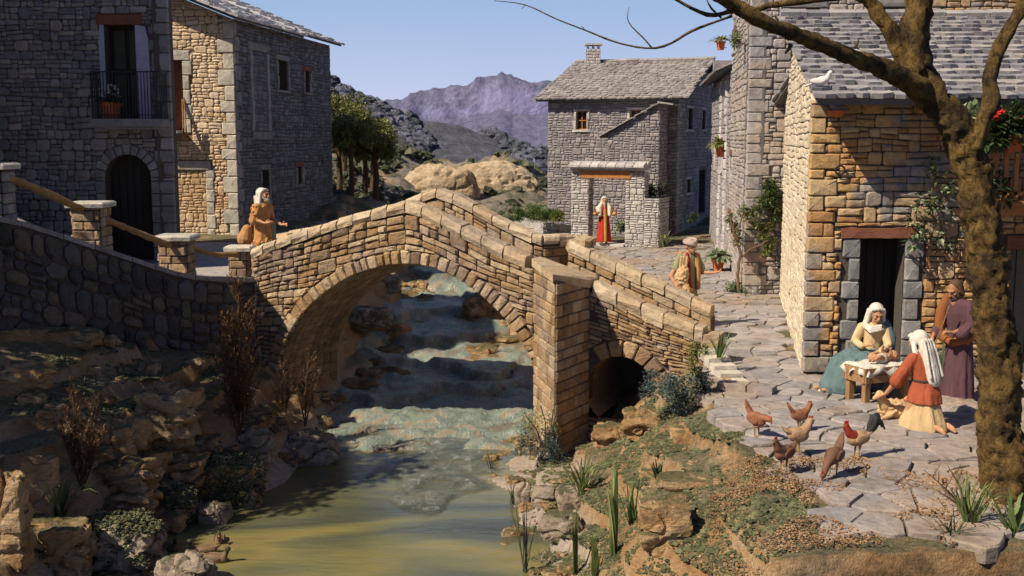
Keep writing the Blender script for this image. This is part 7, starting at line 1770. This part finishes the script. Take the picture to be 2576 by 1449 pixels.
Rs = Matrix.Rotation(radians(12), 3, 'Y'); f.ell('body', (-.2, -.2, 1.0), .12, .12, .21, Rs); wool(f, 'body', (-.2, -.2, 1.0), .12, .12, .21, 130, .024, 3, Rs); f.cap('body', [(-.16, -.24, .85), (-.13, -.3, .72)], [.085, .07]); wool(f, 'body', (-.14, -.28, .77), .075, .08, .08, 40, .022, 4)
f.cap('body', [(-.12, -.32, .68), (-.09, -.36, .6)], [.058, .034]); 
for q in (-1, 1): f.cap('body', [(-.12 + q * .05, -.32, .70), (-.12 + q * .12, -.32, .67)], [.02, .012], 7)
for x in (-.25, -.2, -.13): f.cap('body', [(x, -.22, 1.15), (x + .03, -.2, 1.38)], [.03, .02], 7)
f.done({'body': M['wool']}, .0115, 1)
# --- man in fleece on the left end of the bridge
lpz = at(664, 690, 21.75); zf = 1.02; f = Fig('person', Vector((lpz.x, lpz.y, zf)), radians(62), 'man in curly fleece tunic and white headscarf at the left end of the bridge')
Rt = RX(0, radians(-6)); body_core(f, 'body', (0, 0, .88), (0, -.03, 1.36)); f.head('body', (0, -.06, 1.5), Rt, 1.08, beard='beard')
for q in (-1, 1): f.cap('body', [(q * .09, 0, .86), (q * .1, -.02 - q * .12, .45), (q * .1, q * -.2, .06)], [.09, .065, .045]); f.cap('body', [(q * .1, q * -.2, .04), (q * .11, q * -.2 - .14, .03)], [.04, .03])
f.loft('tunic', [((0, 0, .5), .22, .2, .04), ((0, 0, .8), .18, .16, .02), ((0, 0, 1.0), .16, .14, .0), ((0, -.01, 1.2), .18, .13, .0), ((0, -.02, 1.33), .17, .11, 0), ((0, -.03, 1.39), .09, .08, 0)], 9)
f.cap('tunic', [(-.17, -.02, 1.28), (-.24, .02, 1.02)], [.08, .09]); f.cap('tunic', [(.17, -.02, 1.28), (.24, .0, 1.05)], [.08, .09])
wool(f, 'tunic', (-.2, 0, 1.15), .1, .1, .19, 90, .02, 6); wool(f, 'tunic', (0, -.02, .6), .22, .2, .12, 110, .022, 7); wool(f, 'tunic', (0, -.06, 1.28), .14, .1, .07, 40, .018, 8)
f.cap('body', [(-.24, .02, 1.06), (-.2, -.22, .98)], [.048, .028]); f.hand('body', (-.2, -.23, .98), (.2, -1, .1), (1, 0, 0), .4, -1, 1.1)
f.cap('body', [(.22, .0, 1.06), (.16, -.34, .93)], [.048, .028]); f.hand('body', (.16, -.35, .93), (0, -1, .05), (-1, 0, 0), .4, 1, 1.1)
f.cap('cloak', [(.14, -.02, 1.36), (.24, .03, 1.15), (.27, .0, .85), (.27, -.02, .6)], [.07, .085, .08, .07], 12, el=1.3)
f.cap('bag', [(-.2, .22, .84), (-.22, .26, .66)], [.1, .16], 12); f.cap('bag', [(-.25, .08, .9), (-.1, .1, 1.3)], .014, 6)
f.scarf('headscarf', (0, -.04, 1.5), Rt, 1.1, .2, .12, .07)
f.done({'body': M['skin'], 'beard': M['grey_beard'], 'tunic': M['fleece'], 'cloak': M['grey_cloak'], 'bag': M['leather'], 'headscarf': M['white_cloth'], 'eyes': M['eye']}, .0115, 1)
# --- robed man in the gate
gp_ = at(1519, 613, 37.35); f = Fig('person', Vector((gp_.x, gp_.y, .12)), radians(4), 'bearded old man in a red robe and white head shawl standing in the gateway')
body_core(f, 'body', (0, 0, .85), (0, -.02, 1.32)); f.head('body', (0, -.05, 1.44), RX(0, 0), 1.0, beard='beard', long=.16)
for q in (-1, 1): f.cap('body', [(q * .08, 0, .8), (q * .08, 0, .05)], [.08, .045]); f.cap('body', [(q * .08, 0, .03), (q * .1, -.13, .03)], [.04, .03])
f.loft('robe', [((0, 0, .07), .25, .2, .05), ((0, 0, .4), .22, .18, .05), ((0, 0, .8), .18, .15, .03), ((0, -.01, 1.1), .18, .14, .0), ((0, -.02, 1.27), .17, .11, 0), ((0, -.02, 1.33), .09, .08, 0)], 9)
for q in (-1, 1): f.cap('sleeve', [(q * .17, -.02, 1.24), (q * .27, -.05, 1.0), (q * .33, -.16, 1.02)], [.075, .085, .075]); f.cap('body', [(q * .2, -.02, 1.2), (q * .27, -.05, 1.02), (q * .34, -.2, 1.1)], [.05, .045, .028]); f.hand('body', (q * .34, -.2, 1.1), (q * .2, -.3, .9), (-q * .5, -.6, 0), .3, q, 1.1)
f.cap('sash', [(0, -.15, 1.15), (.01, -.175, .9), (.02, -.2, .5), (.02, -.215, .12)], [.045, .05, .05, .055], 10, el=.5); f.loft('sash', [((0, 0, .93), .19, .155), ((0, 0, .98), .19, .155)], 9)
f.scarf('shawl', (0, -.03, 1.44), RX(0, 0), 1.1, .12, .12, .06)
for q in (-1, 1): f.cap('shawl', [(q * .1, -.05, 1.36), (q * .17, -.08, 1.22), (q * .16, -.15, .98)], [.06, .09, .06], 12); f.cap('shawl', [(q * .1, 0, 1.32), (q * .27, -.03, 1.12)], [.07, .08])
f.done({'body': M['skin'], 'beard': M['grey_beard'], 'robe': M['red_robe'], 'sleeve': M['brown_vest'], 'sash': M['gold_sash'], 'shawl': M['white_cloth'], 'eyes': M['eye']}, .0125)
# ---------------------------------------------------------------- birds
cl('hen_red', (.24, .10, .05), .5); cl('hen_buff', (.36, .23, .13), .4); cl('hen_brown', (.15, .075, .045), .5); cl('comb', (.4, .03, .02)); cl('rooster_dark', (.035, .035, .035), .3); cl('rooster_neck', (.28, .035, .02)); cl('beak', (.30, .18, .06)); cl('duck_brown', (.17, .11, .065), .4); cl('duck_head', (.06, .055, .04)); cl('dove_white', (.62, .60, .57)); cl('pigeon_grey', (.30, .27, .26))
def hen(u, v, Y, rot, label, col, pose='up', k=1.0, tail=.5, name='hen', rooster=False, loc=None):
    p = loc or at(u, v, Y); f = Fig(name, Vector((p.x, p.y, .045)) if loc is None else p, rot, label, name, k * .88, 'hens on the flagstones' if name == 'hen' else None)
    f.ell('body', (0, 0, .21), .075, .13, .085, RX(0, radians(8))); f.cap('body', [(0, .07, .23), (0, .15, .22 + .12 * tail), (0, .19, .24 + .18 * tail)], [.06, .045, .02], 10, el=.5)
    if pose == 'up': hd = Vector((0, -.15, .36)); f.cap('neck' if rooster else 'body', [(0, -.06, .24), (0, -.12, .29), hd], [.065, .045, .03], 10)
    elif pose == 'peck': hd = Vector((0, -.24, .06)); f.cap('body', [(0, -.07, .2), (0, -.16, .15), hd], [.06, .042, .028], 10)
    else: hd = Vector((0, -.2, .24)); f.cap('body', [(0, -.07, .23), (0, -.13, .25), hd], [.062, .045, .03], 10)
    f.ell('neck' if rooster else 'body', hd, .03, .036, .032, k=2); bk_ = Vector((0, -.05, -.008)) if pose != 'peck' else Vector((0, -.02, -.045)); f.cap('beak', [hd + bk_ * .5, hd + bk_ * 1.1], [.012, .003], 6)
    for j in range(3): f.ell('comb', hd + Vector((0, -.018 + j * .018, .034)), .006, .011, .016 * (1.5 if rooster else 1), k=2)
    f.ell('comb', hd + Vector((0, -.028, -.03)), .008, .01, .018 * (1.4 if rooster else 1), k=2)
    for q in (-1, 1):
        f.ell('wing', (q * .068, .02, .215), .018, .095, .055, RX(0, radians(14))); f.cap('leg', [(q * .035, .01, .14), (q * .035, .0, .07), (q * .037, -.005, .012)], [.016, .009, .008], 6)
        for a in (-.5, 0, .5): f.cap('leg', [(q * .037, -.005, .008), (q * .037 + sin(a) * .045, -.05 * cos(a), .006)], [.006, .004], 5)
        f.ell('eye', hd + Vector((q * .026, -.012, .006)), .005, .005, .005, k=1)
    if rooster:
        f.ell('tail', (0, .2, .36), .035, .075, .12, RX(0, radians(-28)))
        for j in range(9): a = -.5 + j * .16; f.cap('tail', [(0 + (j % 3 - 1) * .012, .11, .24), (0 + (j % 3 - 1) * .02, .17 + .03 * cos(a), .34 + .03 * a), (0 + (j % 3 - 1) * .03, .22 + .06 * a, .42 - .05 * a), ((j % 3 - 1) * .035, .27 + .06 * a, .37 - .1 * a)], [.02, .026, .024, .012], 7)
    c2 = {'body': M[col], 'wing': M[col], 'neck': M['rooster_neck'], 'beak': M['beak'], 'comb': M['comb'], 'leg': M['beak'], 'eye': M['eye'], 'tail': M['rooster_dark']}
    for n in list(f.p):
        if n in ('beak', 'comb', 'leg', 'eye'): mb = f.p.pop(n); mb.v = [tuple(f.M @ Vector(q) + f.loc) for q in mb.v]; obj(n, mb, c2[n], f.root, origin=f.loc)
    f.done(c2, .0065 * k, 2); return f.root
hen(1903, 1100, 13.1, radians(35), 'ginger hen farthest left, bending towards the others', 'hen_red', 'low', 1.15, .9)
hen(2010, 1080, 13.4, radians(100), 'small red hen seen from the side at the back of the flock', 'hen_red', 'up', 1.0, .9)
hen(2005, 1152, 12.35, radians(105), 'buff hen with brown neck in the middle of the flock', 'hen_buff', 'up', 1.2, .4)
hen(1970, 1205, 11.65, radians(-50), 'dark brown hen nearest the mossy slope', 'hen_brown', 'up', 1.15, .3)
hen(2095, 1215, 11.5, radians(-40), 'brown hen pecking at the ground nearest the camera', 'hen_brown', 'peck', 1.2, .9)
hen(2155, 1158, 12.2, radians(-70), 'white and black rooster with red neck and arched dark tail', 'hen_buff', 'up', 1.2, .4, 'rooster', True)
def duck(u, v, rot, label, k=1.0):
    p = atz(u, v, -1.72); f = Fig('duck', Vector((p.x, p.y, -1.745)), rot, label, 'duck', k, 'ducks on the pool')
    f.ell('body', (0, 0, .05), .07, .14, .06); f.cap('body', [(0, .1, .07), (0, .18, .1)], [.04, .012]); f.cap('body', [(0, -.1, .07), (0, -.13, .14)], [.035, .024]); f.ell('head', (0, -.145, .175), .028, .036, .03); f.cap('head', [(0, -.13, .13), (0, -.14, .17)], [.024, .024])
    f.cap('beak', [(0, -.17, .172), (0, -.215, .166)], [.012, .009], 6, el=.5)
    for q in (-1, 1): f.ell('wing', (q * .06, .03, .07), .018, .11, .035)
    mb = f.p.pop('beak'); mb.v = [tuple(f.M @ Vector(q) + f.loc) for q in mb.v]; obj('beak', mb, M['beak'], f.root, origin=f.loc)
    f.done({'body': M['duck_brown'], 'wing': M['duck_brown'], 'head': M['duck_head']}, .007)
duck(551, 1362, radians(15), 'duck swimming farthest from the shore, seen end on', 1.0)
duck(512, 1392, radians(-75), 'duck with raised head facing the left bank, middle of the group', 1.15)
duck(543, 1412, radians(80), 'duck facing open water, nearest the camera', 1.15)
duck(430, 1380, radians(40), 'duck close to the rocks at the left shore', 1.1)
def dove(c, rot, label, mat, k=1.0):
    f = Fig('dove', c, rot, label, 'dove', k); f.ell('body', (0, 0, .07), .05, .09, .05, RX(0, radians(-18))); f.cap('body', [(0, -.06, .1), (0, -.08, .14)], [.032, .022]); f.ell('body', (0, -.09, .155), .022, .028, .023); f.cap('body', [(0, .07, .05), (0, .17, .02)], [.03, .018], 10, el=.4)
    for q in (-1, 1): f.ell('body', (q * .042, .03, .07), .014, .085, .032)
    f.done({'body': M[mat]}, .007); return f
q = atz(2066, 216, eh + .35); yq = rc.y - .3; q = at(2066, 220, rc.y - .45); dv = dove(Vector((q.x, q.y, q.z)), radians(60), 'white dove perched on the slate roof near the eave', 'dove_white', 1.35)
q = at(2105, 275, rc.y - .12); root = thing('bird_nest', Vector((q.x, q.y, q.z - .1)), 'round terracotta nest bowl fixed under the eave', 'nest'); obj('bowl', lathe(MB(), Vector((q.x, q.y, q.z - .12)), [(.02, 0), (.1, .03), (.14, .1), (.125, .1), (.08, .05)]), M['terracotta'], root)
dove(Vector((q.x, q.y, q.z - .06)), radians(-80), 'greyish dove with raised tail sitting in the nest bowl under the eave', 'pigeon_grey', 1.2)
# ---------------------------------------------------------------- bake the merged skins
bpy.context.view_layer.update(); dg = bpy.context.evaluated_depsgraph_get(); new = []
for o in PEND: new.append((o, bpy.data.meshes.new_from_object(o.evaluated_get(dg))))
for o, me in new:
    mt = o.data.materials[0]; o.modifiers.clear(); o.data = me
    if not me.materials: me.materials.append(mt)
    me.shade_smooth()
